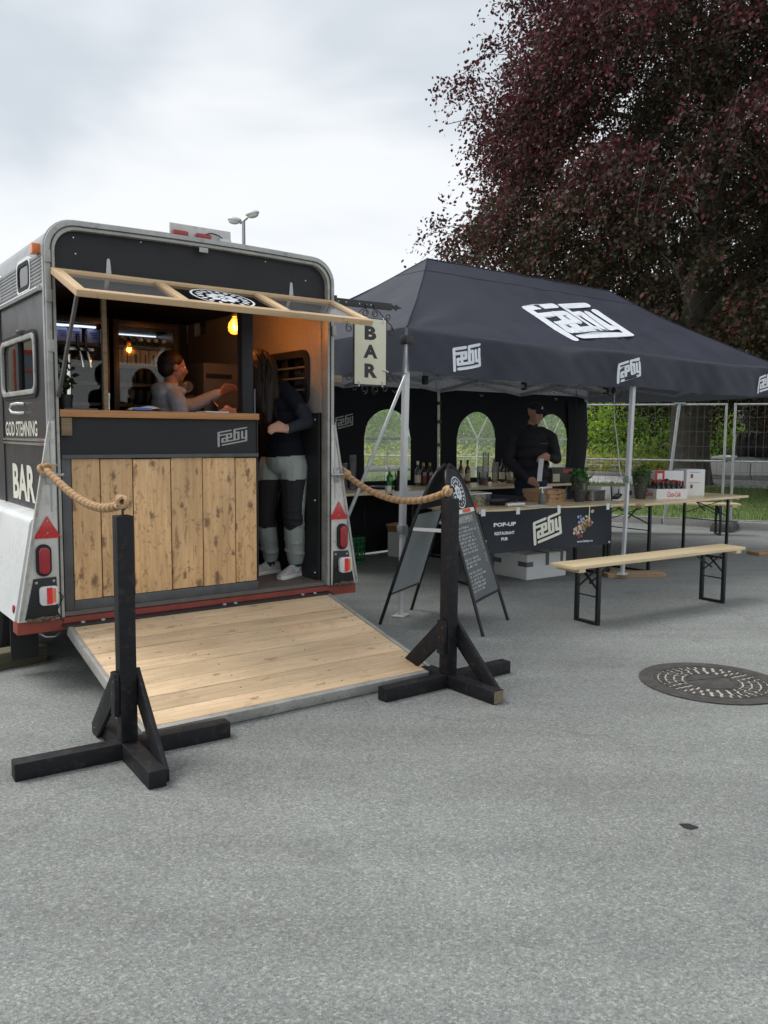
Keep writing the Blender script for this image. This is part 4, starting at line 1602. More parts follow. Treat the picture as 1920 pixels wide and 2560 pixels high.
# roof light bar and vent
lb = MB().box(-.215, .196, .0, .012, 2.688, 2.775).build('light_board', 'grey_paint', TR, bevel=.002)
for x0, x1 in ((-.205, -.105), (-.05, .05)):
    MB().box(x0, x1, -.03, -.001, 2.70, 2.730).build('lens', 'red_lens', lb, bevel=.008)
MB().box(.11, .19, -.025, -.001, 2.694, 2.720).build('number_lamp', 'lens_clear', lb, bevel=.008)
MB().tube([(.0, -.012, 2.724), (.05, -.02, 2.742), (.1, -.02, 2.735), (.13, -.015, 2.72)], .004, 6).build('wire', 'rubber', lb)
MB().sphere((.36, .55, 2.70), (.17, .17, .12), 16, 8).build('roof_vent', 'plastic_black', TR, smooth=60)
# ---- hatch
Hp, Ep = Vector((0, -.040, 2.393)), Vector((0, -.52, 2.205))
e2 = (Ep - Hp).normalized()
hl = (Ep - Hp).length
e3 = Vector((1, 0, 0)).cross(e2).normalized()
if e3.z > 0:
    e3 = -e3                                     # e3 points down, towards the viewer
HQ = lambda x, t, n_=0.: Hp + Vector((x, 0, 0)) + e2 * t + e3 * n_
ha = TR
X0, X1 = -.945, .958


def rail(p, q, w_, nm='hatch_rail'):
    L_ = (Vector(q) - Vector(p)).length
    o = MB().bar((-L_ / 2, 0, 0), (L_ / 2, 0, 0), w_, .036).build(nm, 'pine', ha, bevel=.002)
    d = (Vector(q) - Vector(p)).normalized()
    y_ = (-e3).cross(d)
    o.matrix_local = Matrix((d, y_, -e3)).transposed().to_4x4()
    o.location = (Vector(p) + Vector(q)) / 2
    return o


rail(HQ(X0, .026), HQ(X1, .026), .052)
rail(HQ(X0, hl - .026), HQ(X1, hl - .026), .052)
for x in (X0 + .028, -.33, .335, X1 - .028):
    rail(HQ(x, .0535), HQ(x, hl - .0535), .054)
px_ = [X0 + .056, -.358, -.302, .307, .363, X1 - .056]
for i in range(3):
    mb = MB()
    vs = [HQ(px_[2 * i], .0535, .004), HQ(px_[2 * i + 1], .0535, .004), HQ(px_[2 * i + 1], hl - .0535, .004), HQ(px_[2 * i], hl - .0535, .004)]
    vs += [v - e3 * .006 for v in vs]
    mb.add(vs, [(0, 1, 2, 3), (7, 6, 5, 4), (0, 4, 5, 1), (1, 5, 6, 2), (2, 6, 7, 3), (3, 7, 4, 0)])
    mb.build('hatch_pane', 'glass_dark' if i == 1 else 'acrylic', ha)
mb = MB()
emblem(mb, lambda x, y: HQ(.0 + x * .20, hl / 2 - y * .196, -.0048))
mb.build('pane_emblem', 'white_print', ha)
for x in (-.60, .645):
    MB().prism([(x - .019, 2.386), (x + .019, 2.386), (x + .009, 2.50), (x, 2.508), (x - .009, 2.50)], lambda a, b, t: (a, .006 - t, b), 0, .005).build('strap_hinge', 'galv', ha)
MB().bar((-.925, -.46, 2.205), (-.922, -.05, 1.685), .024, .016, (1, 0, 0)).build('prop_arm', 'steel', TR)
MB().tube([(.36, .10, 2.33), (.50, .14, 2.36), (.62, .14, 2.385)], .006, 6).build('stay_hook', 'dark_steel', TR)
# sign bracket: strap hinge used as an arm
br = MB().bar((.965, -.01, 2.412), (1.49, -.01, 2.418), .008, .052).build('sign_bracket', 'dark_steel', TR, bevel=.002)
MB().prism([(1.49, 2.40), (1.515, 2.408), (1.53, 2.395), (1.55, 2.407), (1.59, 2.417), (1.55, 2.428), (1.53, 2.44), (1.515, 2.428), (1.49, 2.436)], xz(-.014), 0, .008).build('bracket_tip', 'dark_steel', br)
MB().tube([(.985, -.02, 2.37), (.985, -.02, 2.45)], .016, 8).build('bracket_pin', 'dark_steel', br, smooth=40)
for x in (1.02, 1.085, 1.20, 1.26, 1.30):
    MB().lathe([(.007, 0), (.005, .003), (0, .004)], 8, (x, -.0145, 2.415), Matrix.Rotation(pi / 2, 3, 'X')).build('screw', 'galv', br)
MB().box(.972, 1.04, -.03, .02, 1.845, 1.895).build('stop_block', 'old_wood', TR, bevel=.003)
# ---- ramp
rdir = Vector((0, -1.213, -.284))
rl = rdir.length
mb = MB()
for s in (-1, 1):
    mb.box(*sorted((s * .886, s * .914)), -rl, -.01, -.055, .006)
mb.box(-.885, .885, -rl - .002, -rl + .03, -.055, .004)
ra = mb.build('ramp', 'alu', TR, bevel=.003, loc=(0, -.055, .342))
ra.rotation_euler = (math.atan2(.284, 1.213), 0, 0)
MB().box(-.88, .88, -rl + .032, -.02, -.05, -.027).build('ramp_underlay', 'inner_dark', ra)
bws = [.10, .145, .13, .145, .12, .15, .135, .14, .128]
bws = [b_ * (rl - .052) / sum(bws) for b_ in bws]
y1 = -.02
for bwid in bws:
    MB().box(-.884, .884, y1 - bwid + .0045, y1, -.026, .0 + random.uniform(-.0015, .0012)).build('ramp_board', 'ramp_wood', ra, bevel=.0018)
    for sx in (-.82, -.28, .28, .82):
        MB().lathe([(.005, 0), (.004, .0012), (0, .0014)], 6, (sx + random.uniform(-.01, .01), y1 - bwid * .5, .0008)).build('screw', 'steel', ra)
    y1 -= bwid
# cables under the tail, sign
MB().tube([(-1.05, .02, .30), (-1.02, .0, .28), (-.97, .0, .275), (-.93, .02, .295)], .004, 6).build('loose_wire', 'galv', TR)

# ---- hanging BAR sign (hangs from the bracket: own thing)
sg = thing('bar_sign', (-1.1614, 5.4265, 0), .6353, 'cream hanging sign with BAR in black letters and scrolled iron frame', 'sign')
bd = MB().box(1.152, 1.430, -.028, -.012, 1.842, 2.314).build('board', 'cream', sg, bevel=.002)
mb = MB()
for ch, z1, z0, x0, x1 in (('B', 2.262, 2.162, 1.236, 1.341), ('A', 2.129, 2.031, 1.226, 1.353), ('R', 1.992, 1.890, 1.236, 1.352)):
    write(mb, ch, x0, x1, z0, z1, lambda a, b: (a, -.0288, b), .05)
mb.build('letters', 'ink', sg)
mb = MB()
mb.tube([(1.146, -.020, 1.836), (1.436, -.020, 1.836), (1.436, -.020, 2.320), (1.146, -.020, 2.320)], .005, 6, closed=True)


def scroll(x, z, r, a0, turn, n=18):
    pts = []
    for i in range(n + 1):
        t = i / n
        a = R(a0 + turn * t)
        rr_ = r * (1 - .62 * t)
        pts.append((x + rr_ * math.cos(a), -.020, z + rr_ * math.sin(a)))
    mb.tube(pts, .0035, 6)


for sx in (-1, 1):
    c = 1.291
    scroll(c + sx * .045, 2.355, .030, 90 if sx > 0 else 90, sx * 480)
    mb.tube([(c + sx * .045, -.02, 2.385), (c + sx * .08, -.02, 2.372), (c + sx * .115, -.02, 2.34), (c + sx * .135, -.02, 2.322)], .0035, 6)
    scroll(c + sx * .165, 2.34, .026, -90, -sx * 420)
    scroll(c + sx * .185, 2.235, .030, 90 if sx < 0 else 90, -sx * 430)
    mb.tube([(c + sx * .146, -.02, 2.31), (c + sx * .19, -.02, 2.285), (c + sx * .212, -.02, 2.245)], .0035, 6)
    scroll(c + sx * .19, 1.895, .034, 60, sx * 430)
    scroll(c + sx * .05, 1.805, .034, -90, -sx * 420)
    scroll(c + sx * .135, 1.815, .024, 90, -sx * 400)
mb.build('iron_frame', 'black_metal', sg, smooth=50)
for x in (1.255, 1.327):
    MB().tube([(x, -.018, 2.385), (x, -.018, 2.42)], .004, 6).build('hanger', 'black_metal', sg)
for x, z, dz in ((1.185, 1.855, -.03), (1.395, 1.857, -.03), (1.40, 2.30, .03), (1.185, 2.31, .03)):
    MB().tube([(x, -.033, z - dz * .3), (x + .006, -.036, z), (x + .004, -.026, z + dz)], .005, 6).build('clip', 'alu_clean', sg)
MB().tube([(1.40, -.032, 1.95), (1.43, -.036, 1.945), (1.45, -.03, 1.938)], .006, 6).build('clip', 'alu_clean', sg)

# ------------------------------------------------------------------ things inside the trailer
TYAW = .6353


def TW(x, y, z=0.):
    c, s = math.cos(TYAW), math.sin(TYAW)
    return Vector((-1.1614 + x * c - y * s, 5.4265 + x * s + y * c, z))


def tthing(name, x, y, z, label, cat, group=None, rot=0.):
    return thing(name, TW(x, y, z), TYAW + rot, label, cat, group)


def fridge(xc, wd, label, lit):
    f = tthing('glass_fridge', xc, 1.45, .42, label, 'fridge', None)
    h_, dp = 1.93, .5
    a = wd / 2
    c = MB()
    c.box(-a, -a + .03, .045, dp, 0, h_)
    c.box(a - .03, a, .045, dp, 0, h_)
    c.box(-a + .03, a - .03, dp - .03, dp, 0, h_)
    c.box(-a + .03, a - .03, .045, dp - .03, 0, .12)
    c.box(-a + .03, a - .03, .045, dp - .03, h_ - .06, h_)
    c.build('cabinet', 'plastic_black', f)
    d = MB()
    d.box(-a, -a + .045, 0, .04, .08, h_)
    d.box(a - .045, a, 0, .04, .08, h_)
    d.box(-a + .045, a - .045, 0, .04, h_ - .05, h_)
    d.box(-a + .045, a - .045, 0, .04, .08, .14)
    d.build('door_frame', 'black_metal', f, bevel=.003)
    MB().box(-a + .04, a - .04, .016, .022, .13, h_ - .045).build('door_glass', 'glass', f)
    MB().tube([(a - .022, -.03, 1.20), (a - .022, -.03, 1.36)], .008, 8).build('handle', 'chrome', f)
    sh = []
    for z in (.55, .82, 1.10, 1.27, 1.43, 1.572, 1.725):
        if z < 1.05:
            continue
        MB().box(-a + .035, a - .035, .07, dp - .035, z, z + .008).build('shelf', 'galv', f)
        MB().box(-a + .035, a - .035, .06, .069, z - .006, z + .018).build('shelf_edge', 'steel', f)
    if lit:
        MB().box(-a + .04, a - .08, .06, .085, h_ - .075, h_ - .062).build('light_strip', 'shelf_light', f)
        MB().box(a - .045, a - .035, .06, .08, 1.0, h_ - .08).build('side_trim', 'lens_clear', f)
    else:
        MB().box(-a + .04, a - .04, .40, .42, h_ - .070, h_ - .062).build('light_strip', 'shelf_light', f)
    return f


fridge(-.435, .62, 'left glass door fridge with blue and white packs on its top shelf', True)
fridge(.175, .54, 'right glass door fridge with wine bottles lying on its top shelf', False)
# contents of the left fridge
for i, x in enumerate((-.66, -.555, -.45, -.345, -.215)):
    p_ = tthing('drink_pack', x, 1.585, 2.154, 'blue and white drink pack on the left fridge top shelf', 'pack', 'blue packs in the left fridge')
    MB().box(-.045, .045, -.035, .035, 0, .115).build('body', 'blue_pack', p_, bevel=.008)
    MB().lathe([(.043, .115), (.018, .135), (.018, .145), (0, .146)], 12).build('cap', 'plastic_white', p_)
    mb = MB()
    for k in range(3):
        mb.box(-.028 + .006 * k, .030, -.0365, -.0355, .082 - .018 * k, .092 - .018 * k)
    mb.build('print', 'blue_ink', p_)


def bottle_proto(body, h_=.24, r=.031, cap='gold', label_=None):
    def make(t):
        k = h_ / .24
        MB().lathe([(0, 0), (r * .95, .0), (r, .006), (r, .13 * k), (r * .8, .155 * k), (r * .42, .18 * k), (r * .40, .232 * k)], 14).build('glass_body', body, t, smooth=50)
        MB().lathe([(r * .45, .222 * k), (r * .45, .24 * k), (0, .2405 * k)], 10).build('cap', cap, t, smooth=40)
        if label_:
            MB().lathe([(r + .0006, .045 * k), (r + .0008, .105 * k)], 14).build('label_band', label_, t, smooth=60)
    return make


for i in range(5):
    b_ = tthing('beer_bottle', -.66 + i * .105, 1.58, 1.999, 'dark beer bottle on the second shelf of the left fridge', 'bottle', 'dark bottles in the left fridge')
    bottle_proto('dark_glass', .135, .034, 'dark_steel', 'ink')(b_)
# contents of the right fridge
for i in range(7):
    x = -.03 + i * .063
    b_ = tthing('wine_bottle', x, 1.54, 2.183 + (.034 if i % 2 else .034), 'wine bottle lying on the top shelf of the right fridge', 'bottle', 'wine bottles in the right fridge')
    Mx = Matrix.Rotation(-pi / 2, 3, 'X') @ Matrix.Rotation(pi, 3, 'X')
    b0 = MB().lathe([(0, .28), (.034, .275), (.034, .12), (.014, .06), (.014, .0)], 12, (0, 0, 0), Matrix.Rotation(-pi / 2, 3, 'X')).build('glass_body', 'green_glass' if i > 2 else 'dark_glass', b_, smooth=50)
    MB().lathe([(.016, 0.02), (.016, -.004), (0, -.005)], 10, (0, 0, 0), Matrix.Rotation(-pi / 2, 3, 'X')).build('cap', 'plastic_white' if i > 2 else 'dark_steel', b_)
for i in range(6):
    c_ = tthing('carton', -.03 + i * .073, 1.585, 2.0, 'beige carton on the middle shelf of the right fridge', 'carton', 'cartons in the right fridge')
    MB().box(-.033, .033, -.033, .033, 0, .135).build('body', 'label', c_, bevel=.002)
    MB().box(-.008 + .01 * (i % 2), .012, -.0345, -.0335, .02, .10).build('print', 'ink', c_)
for z, n_, mm, lb_ in ((1.858, 7, 'dark_steel', 'dark can on the third shelf of the right fridge'), (1.70, 7, 'steel', 'grey can on the fourth shelf of the right fridge')):
    for i in range(n_):
        c_ = tthing('drink_can', -.04 + i * .066, 1.58, z, lb_, 'can', 'cans in the right fridge')
        MB().lathe([(0, 0), (.026, 0), (.031, .006), (.031, .112), (.026, .122), (0, .121)], 12).build('body', mm, c_, smooth=40)
# pale cabinet right of the second fridge
cb = tthing('pale_cabinet', .70, 1.25, .42, 'pale grey cabinet door deep inside the trailer, right of the fridges', 'cabinet')
MB().box(-.14, .19, 0, .5, 0, 1.62).build('body', pbr('cab_grey', (.16, .15, .14), .6), cb, bevel=.004)
MB().box(-.12, .10, -.012, -.001, 1.50, 1.535).build('handle_rail', 'plastic_black', cb)
# pendant bulb
for (x, y, z, lb_, e_) in ((.415, .40, 2.232, 'glowing amber filament bulb hanging beside the black corner post', 4.0),):
    pb = tthing('pendant_bulb', x, y, z, lb_, 'bulb')
    MB().lathe([(0, -.058), (.024, -.054), (.043, -.035), (.0475, -.008), (.042, .018), (.028, .042), (.016, .058), (.0145, .07)], 20).build('glass_globe', 'bulb_glass', pb, smooth=60)
    mb = MB()
    pts = []
    for i in range(61):
        a = 2 * pi * i / 10
        pts.append((.0125 * math.cos(a), .0125 * math.sin(a), -.032 + .055 * (i % 10) / 10 if False else -.03 + .052 * (.5 - .5 * math.cos(pi * i / 5))))
    mb.tube(pts, .0032, 5)
    mb.build('filament', 'filament', pb)
    MB().lathe([(.0155, .068), (.0185, .075), (.0185, .115), (.01, .125), (0, .125)], 14).build('socket', 'gold', pb, smooth=40)
    MB().tube([(0, 0, .125), (0, 0, .236)], .003, 6).build('flex', 'rubber', pb)
    pl_ = bpy.data.lights.new('bulb_light', 'POINT')
    pl_.energy = e_
    pl_.color = (1.0, .50, .16)
    pl_.shadow_soft_size = .02
    po = bpy.data.objects.new('bulb_light', pl_)
    col.objects.link(po)
    po.parent = pb
    po.location = (0, 0, -.004)
# beer tap on the counter
tp = tthing('beer_tap', -.745, .24, 1.613, 'chrome beer tap with two black handles on the wooden counter', 'tap')
MB().lathe([(0, 0), (.055, 0), (.05, .012), (.026, .02), (.024, .34), (0, .345)], 16, (-.045, 0, 0)).build('column', 'chrome', tp, smooth=40)
MB().tube([(-.06, -.01, .375), (.115, -.01, .375)], .012, 8).build('manifold', 'chrome', tp, smooth=40)
for x in (.015, .062):
    fa = MB().tube([(x, -.02, .375), (x, -.055, .365), (x + .008, -.075, .32), (x + .014, -.08, .26)], [.012, .011, .009, .007], 8).build('faucet', 'chrome', tp, smooth=50)
    MB().lathe([(.006, .385), (.009, .40), (.012, .42), (.013, .445), (.009, .465), (0, .468)], 12, (x, -.03, 0)).build('handle', 'plastic_black', tp, smooth=50)
MB().box(-.10, .10, -.12, -.02, .0, .012).build('drip_tray', 'steel', tp)
# leafy plant on the left end of the counter
pt = tthing('counter_plant', -.83, .16, 1.613, 'small dark leafy plant at the left end of the counter', 'plant')
MB().lathe([(0, 0), (.04, 0), (.05, .09), (.046, .092), (.040, .02), (0, .02)], 14).build('pot', 'plastic_black', pt, smooth=40)


def leaf_cluster(mb_v, mb_f, mb_c, c, n, rad, size, cols, hang=0.):
    for _ in range(n):
        d = Vector((random.gauss(0, 1), random.gauss(0, 1), random.gauss(0, 1))).normalized()
        p = Vector(c) + Vector((d.x * rad[0], d.y * rad[1], d.z * rad[2])) * random.uniform(.35, 1)
        ax = Vector((random.gauss(0, 1), random.gauss(0, 1), random.gauss(0, .6) - hang)).normalized()
        nr = ax.cross(Vector((random.gauss(0, 1), random.gauss(0, 1), random.gauss(0, 1)))).normalized()
        s = size * random.uniform(.6, 1.2)
        i = len(mb_v)
        mb_v += [p, p + ax * s * .5 + nr * s * .32, p + ax * s, p + ax * s * .5 - nr * s * .32]
        mb_f.append((i, i + 1, i + 2, i + 3))
        mb_c.append(random.choice(cols))


def leaves_obj(name, vs, fs, cs, mat, parent=None):
    me = bpy.data.meshes.new(name)
    me.from_pydata([tuple(v) for v in vs], [], fs)
    ca = me.color_attributes.new('leaf', 'FLOAT_COLOR', 'CORNER')
    arr = np.ones((len(fs) * 4, 4), np.float32)
    arr[:, :3] = np.repeat(np.array(cs, np.float32), 4, 0)
    ca.data.foreach_set('color', arr.ravel())
    me.materials.append(M[mat])
    o = bpy.data.objects.new(name, me)
    col.objects.link(o)
    if parent:
        o.parent = parent
    return o


GREENS = [(.035, .085, .02), (.05, .12, .028), (.07, .15, .035), (.045, .10, .03)]
vs, fs, cs = [], [], []
leaf_cluster(vs, fs, cs, (.01, 0, .20), 60, (.06, .06, .12), .055, [(.03, .05, .02), (.045, .075, .03), (.02, .035, .015)], .2)
leaves_obj('foliage', vs, fs, cs, 'leaf_green', pt)
# things lying on the counter
cl = MB().grid(lambda a, b: (-.11 + .22 * a, -.06 + .12 * b, .004 + .028 * math.sin(pi * a) ** .7 * (.5 + .5 * math.sin(pi * b)) + .006 * math.sin(9 * a + 3 * b)), 16, 10)
o = cl.build('folded_cloth', 'paper', None, smooth=60, loc=TW(-.36, .10, 1.6135), rotz=TYAW)
tag(o, 'crumpled white and blue cloth lying on the wooden counter', 'cloth')
st = MB().box(-.09, .02, -.063, -.060, .006, .020).build('blue_stripe', 'blue_ink', o)
o = MB().box(-.07, .10, -.06, .06, 0, .006).build('paper_sheets', 'paper', None, loc=TW(.05, .02, 1.6135), rotz=TYAW + .1)
tag(o, 'thin stack of white paper on the wooden counter before the barkeeper', 'paper')
pos = tthing('payment_tablet', .16, .20, 1.613, 'dark payment tablet on a stand beside the corner post on the counter', 'tablet')
MB().box(-.07, .07, -.05, .05, 0, .012).build('base', 'plastic_black', pos, bevel=.003)
MB().bar((0, .02, .012), (0, -.01, .07), .11, .012, (1, 0, 0)).build('screen', 'plastic_black', pos, bevel=.002)
for x, y, z, in ((.27, 1.02, 1.93), (.315, 1.0, 1.83), (.235, .98, 1.82)):
    c_ = tthing('cup_sleeve', x, y, z, 'sleeve of clear plastic cups lying rim first behind the barkeeper', 'cups', 'cup sleeves behind the barkeeper')
    mb = MB()
    Mx = Matrix.Rotation(pi / 2, 3, 'X')
    for k in range(5):
        mb.lathe([(.044, .0 - k * .018), (.046, -.002 - k * .018), (.046, -.006 - k * .018), (.042, -.008 - k * .018), (.036, -.10 - k * .018)], 18, (0, 0, 0), Mx)
    mb.build('cups', 'cup_plastic', c_, smooth=50)
rk = tthing('cup_rack', .275, 1.06, .42, 'dark shelf rack holding the cup sleeves inside the trailer', 'rack')
MB().box(-.12, .12, .0, .12, 0, 1.35).build('body', 'inner_dark', rk)

# ------------------------------------------------------------------ party tent
TE_O, TE_A = Vector((.1681, 6.7058, 0)), .664
UL, WS = 6.048, 3.044
ZT, ZB, ZP = 2.323, 1.974, 3.286


def EW(u, w_, z=0.):
    c, s = math.cos(TE_A), math.sin(TE_A)
    return Vector((TE_O.x + u * c - w_ * s, TE_O.y + u * s + w_ * c, z))


def ething(name, u, w_, z, label, cat, group=None, rot=0.):
    return thing(name, EW(u, w_, z), TE_A + rot, label, cat, group)


te = ething('party_tent', 0, 0, 0, 'dark grey pop-up party tent with white lettering and a back wall with windows', 'tent')
HR = WS / 2
RD0, RD1 = HR, UL - HR


def sagz(x, y, t, k):
    return -.045 * math.sin(pi * t) * (1 - .3 * k) + .008 * math.sin(7 * x + 3 * y) * math.sin(pi * t)


def eave_dip(d):
    """eave hangs a little between supports"""
    return -.022 * abs(math.sin(pi * d / 3.024)) ** 1.5


def creases(u, w_, b):
    """tension folds fanning out of the corners and the middle leg"""
    z = 0.
    for cu in (0, 3.024, UL):
        du, dw = u - cu, w_ + .02
        r = math.hypot(du, dw)
        k = math.atan2(dw, du)
        z += .020 * math.exp(-r / .75) * min(1, r / .15) * math.sin(k * 17 + cu) * math.sin(pi * min(1, b * 3 + .05) * .5)
    return z


def roof_front(a, b):
    u = (0 + RD0 * b) * (1 - a) + (UL - (UL - RD1) * b) * a
    return (u, HR * b, ZT + (ZP - ZT) * b + sagz(u, b, b, 0) + eave_dip(u) * (1 - b) + creases(u, HR * b, b))


def roof_back(a, b):
    p = roof_front(a, b)
    return (p[0], WS - p[1], p[2])


def roof_left(a, b):
    y = HR * b * (1 - a) + (WS - HR * b) * a
    return (RD0 * b, y, ZT + (ZP - ZT) * b + sagz(y, b, b, 0) + eave_dip(y) * (1 - b))


def roof_right(a, b):
    p = roof_left(a, b)
    return (UL - p[0], p[1], p[2])


cn = MB()
cn.grid(roof_front, 110, 34)
cn.grid(roof_back, 48, 18)
cn.grid(roof_left, 28, 18)
cn.grid(roof_right, 28, 18)
cano = cn.build('canopy', 'canvas', te, smooth=40)
# piped seams along hips, ridge and a cross seam near the top
mb = MB()
for fn_, a in ((roof_front, 0), (roof_front, 1), (roof_back, 0), (roof_back, 1)):
    mb.tube([Vector(fn_(a, i / 12)) + Vector((0, 0, .004)) for i in range(13)], .006, 6)
mb.tube([Vector(roof_front(i / 10, 1)) + Vector((0, 0, .004)) for i in range(11)], .006, 6)
for fn_ in (roof_front, roof_left):
    mb.tube([Vector(fn_(i / 20, .84)) + Vector((0, 0, .002)) for i in range(21)], .0022, 5)
mb.build('seam', 'canvas', cano, smooth=60)


def val_off(d):
    """folds of the valance, outward"""
    e = max(0., 1 - min(abs(d), abs(UL - d)) / .35)
    return .022 * math.sin(d * 4.1 + .6) * (1 - e) + .010 * math.sin(d * 11.3) * (1 - e)


def val_front(u, z, off=0.):
    t = (ZT - z) / (ZT - ZB)
    k = abs(math.sin(pi * (u - .0) / 3.024))
    wr_ = .010 * math.sin(u * 9 + t * 5) * t + .008 * math.sin(u * 21 - t * 7) * t * (1 - t) * 3
    fold = wr_ - .05 * math.exp(-((u - 1.85) / .28) ** 2) * (1 - t) + .05 * math.exp(-((u - 4.35) / .3) ** 2) * t
    zz = z + eave_dip(u) * (1 - .3 * t) - .012 * k * t + .006 * math.sin(u * 13 + 2 * math.sin(u * 3)) * t
    return (u, -.012 - t * (.02 + val_off(u) * 1.6) + fold * .6 - off, zz)


def val_left(v, z, off=0.):
    t = (ZT - z) / (ZT - ZB)
    return (-.012 - t * (.02 + val_off(v * 1.7 + .4) * 1.2) - off, v, z + eave_dip(v) * (1 - .3 * t))


MB().grid(lambda a, b: val_front(UL * a, ZT - (ZT - ZB) * b), 160, 14).build('valance', 'canvas', te, smooth=60)
MB().grid(lambda a, b: val_left(WS * a, ZT - (ZT - ZB) * b), 44, 12).build('valance', 'canvas', te, smooth=60)
MB().grid(lambda a, b: (UL + .012 + .02 * b, WS * a, ZT - (ZT - ZB) * b + eave_dip(WS * a)), 20, 6).build('valance', 'canvas', te, smooth=60)
MB().grid(lambda a, b: (UL * a, WS + .012 + .02 * b + .3 * b * val_off(UL * a), ZT - (ZT - ZB) * b + eave_dip(UL * a)), 60, 6).build('valance', 'canvas', te, smooth=60)
# lettering on valance and roof
for u0 in (.478, 2.714, 5.44):
    mb = MB()
    logo(mb, lambda x, y, i: val_front(u0 + .315 * x, 2.012 + .262 * y, .004 + i * .0003), th=.104)
    mb.build('valance_logo', 'white_print', te)
for v0 in (.62,):
    mb = MB()
    logo(mb, lambda x, y, i: val_left(v0 - .315 * x, 2.012 + .262 * y, .004 + i * .0003), th=.104)
    mb.build('valance_logo', 'white_print', te)


def roof_pt(u, s, off):
    """point on the front slope at eave distance s (0..1) and position u"""
    a = (u - RD0 * s) / (UL - (UL - RD1) * s - RD0 * s)
    p = Vector(roof_front(a, s))
    return p + Vector((0, -.53, .85)) * off


mb = MB()
logo(mb, lambda x, y, i: roof_pt(2.25 + 1.25 * (x - .03) / .94, .113 + .616 * y, .006 + i * .0006), th=.104, shear=.30)
mb.build('roof_logo', 'white_print', te)
# inside print showing through on the far valance (mirrored)
for u0 in (3.33, 5.55):
    mb = MB()
    logo(mb, lambda x, y, i: (u0 - .29 * x, WS + .002 - i * .0003, 2.02 + .235 * y), th=.09)
    mb.build('inner_logo', 'white_print', te)

# legs
feet = {0: (-.009, .033), 1: (3.01, .075), 2: (6.05, .03)}
legs = [(feet[0], (.012, .012), 0.012), (feet[1], (3.0, .012), .052), (feet[2], (6.03, .012), .052), ((.0, WS), (0.01, WS - .02), .012), ((3.02, WS - .02), (3.024, WS - .02), .012), ((6.04, WS - .02), (6.04, WS - .02), .012)]
for i, (f, t, z0) in enumerate(legs):
    fv, tv = Vector((*f, z0)), Vector((*t, 2.24))
    d = tv - fv
    zc = 1.05 if i in (1, 2) else .73
    q = fv + d * ((zc - z0) / (2.24 - z0))
    lg_ = MB().bar(q - d * .01, tv, .046, .046, (0, 1, 0)).build('leg', 'alu_clean', te, bevel=.006)
    for k in (-1, 0, 1):
        for n_ in (Vector((0, -1, 0)), Vector((-1, 0, 0))):
            tang = Vector((1, 0, 0)) if n_.y else Vector((0, 1, 0))
            MB().bar(q + n_ * .0233 + tang * .012 * k, tv + n_ * .0233 + tang * .012 * k, .004, .003, n_).build('flute', 'alu_clean', lg_)
    MB().bar(fv, q + d * .02, .034, .034, (0, 1, 0)).build('lower_leg', 'alu_clean', te, bevel=.004)
    MB().bar(q - d.normalized() * .05, q + d.normalized() * .02, .066, .066, (0, 1, 0)).build('collar', 'galv', te, bevel=.006)
    MB().box(-.075, .075, -.05, .05, 0, .008).build('foot_plate', 'alu_clean', te, bevel=.002, loc=fv - Vector((0, 0, .008)), rotz=.5)
    MB().bar(tv - Vector((0, 0, .05)), tv + Vector((0, 0, .02)), .075, .075, (0, 1, 0)).build('top_bracket', 'plastic_black' if i != 1 else 'alu_clean', te, bevel=.006)
# scissor trusses
ZL, ZH = 2.035, 2.255


def scissor(p, q):
    p, q = Vector(p), Vector(q)
    off = Vector((-(q - p).y, (q - p).x, 0)).normalized() * .014
    MB().bar(p + off + Vector((0, 0, ZL)), q + off + Vector((0, 0, ZH)), .022, .036).build('truss_bar', 'galv', te)
    MB().bar(p - off + Vector((0, 0, ZH)), q - off + Vector((0, 0, ZL)), .022, .036).build('truss_bar', 'galv', te)
    m_ = (p + q) / 2 + Vector((0, 0, (ZL + ZH) / 2))
    MB().bar(m_ - off * 2.2, m_ + off * 2.2, .016, .016).build('truss_bolt', 'dark_steel', te)


for k in range(4):
    u0, u1 = k * 1.512, (k + 1) * 1.512
    scissor((u0, .10, 0), (u1, .10, 0))
    scissor((u0, WS - .05, 0), (u1, WS - .05, 0))
    if k in (1, 2):
        scissor((u0, HR, 0), (u1, HR, 0))
for k in range(2):
    w0, w1 = k * HR, (k + 1) * HR
    scissor((.08, w0, 0), (.08, w1, 0))
    scissor((UL - .03, w0, 0), (UL - .03, w1, 0))
    scissor((3.024, w0, 0), (3.024, w1, 0))
    scissor((1.512, w0, 0), (1.512, w1, 0))
    scissor((4.536, w0, 0), (4.536, w1, 0))
for u in (1.512, 3.024, 4.536):
    ms = MB().tube([(u, HR, 2.05), (u, HR, ZP - .04)], .024, 10).build('mast', 'galv', te, smooth=50)
    MB().lathe([(.030, 0), (.036, .01), (.036, .085), (.028, .09)], 12, (u, HR, 2.0)).build('mast_shoe', 'plastic_black', te, smooth=40)
for u in (0.75, 2.27, 3.78, 5.3):
    MB().tube([(u - .03, WS - .06, 2.02), (u, WS - .06, 1.99), (u + .03, WS - .06, 2.02)], .006, 6).build('truss_hook', 'galv', te)
# loose white strut leaning at the near leg
MB().bar((-.012, -.01, 1.95), (-.585, .0, .81), .026, .014, (0, 1, 0)).build('loose_strut', 'galv', te, bevel=.003)
MB().bar((-.012, -.012, 1.96), (.01, .0, 2.09), .03, .016, (0, 1, 0)).build('strut_bracket', 'alu_clean', te)

# back wall with arched windows
WC = [.70, 2.20, 3.735, 5.245]
WZ0, WZ1, WHW = .90, 1.785, .365


def arch(x):
    """top of the window at offset x from its centre"""
    return WZ1 - WHW * 1.0 + WHW * math.sqrt(max(0, 1 - (x / WHW) ** 2)) * 1.0


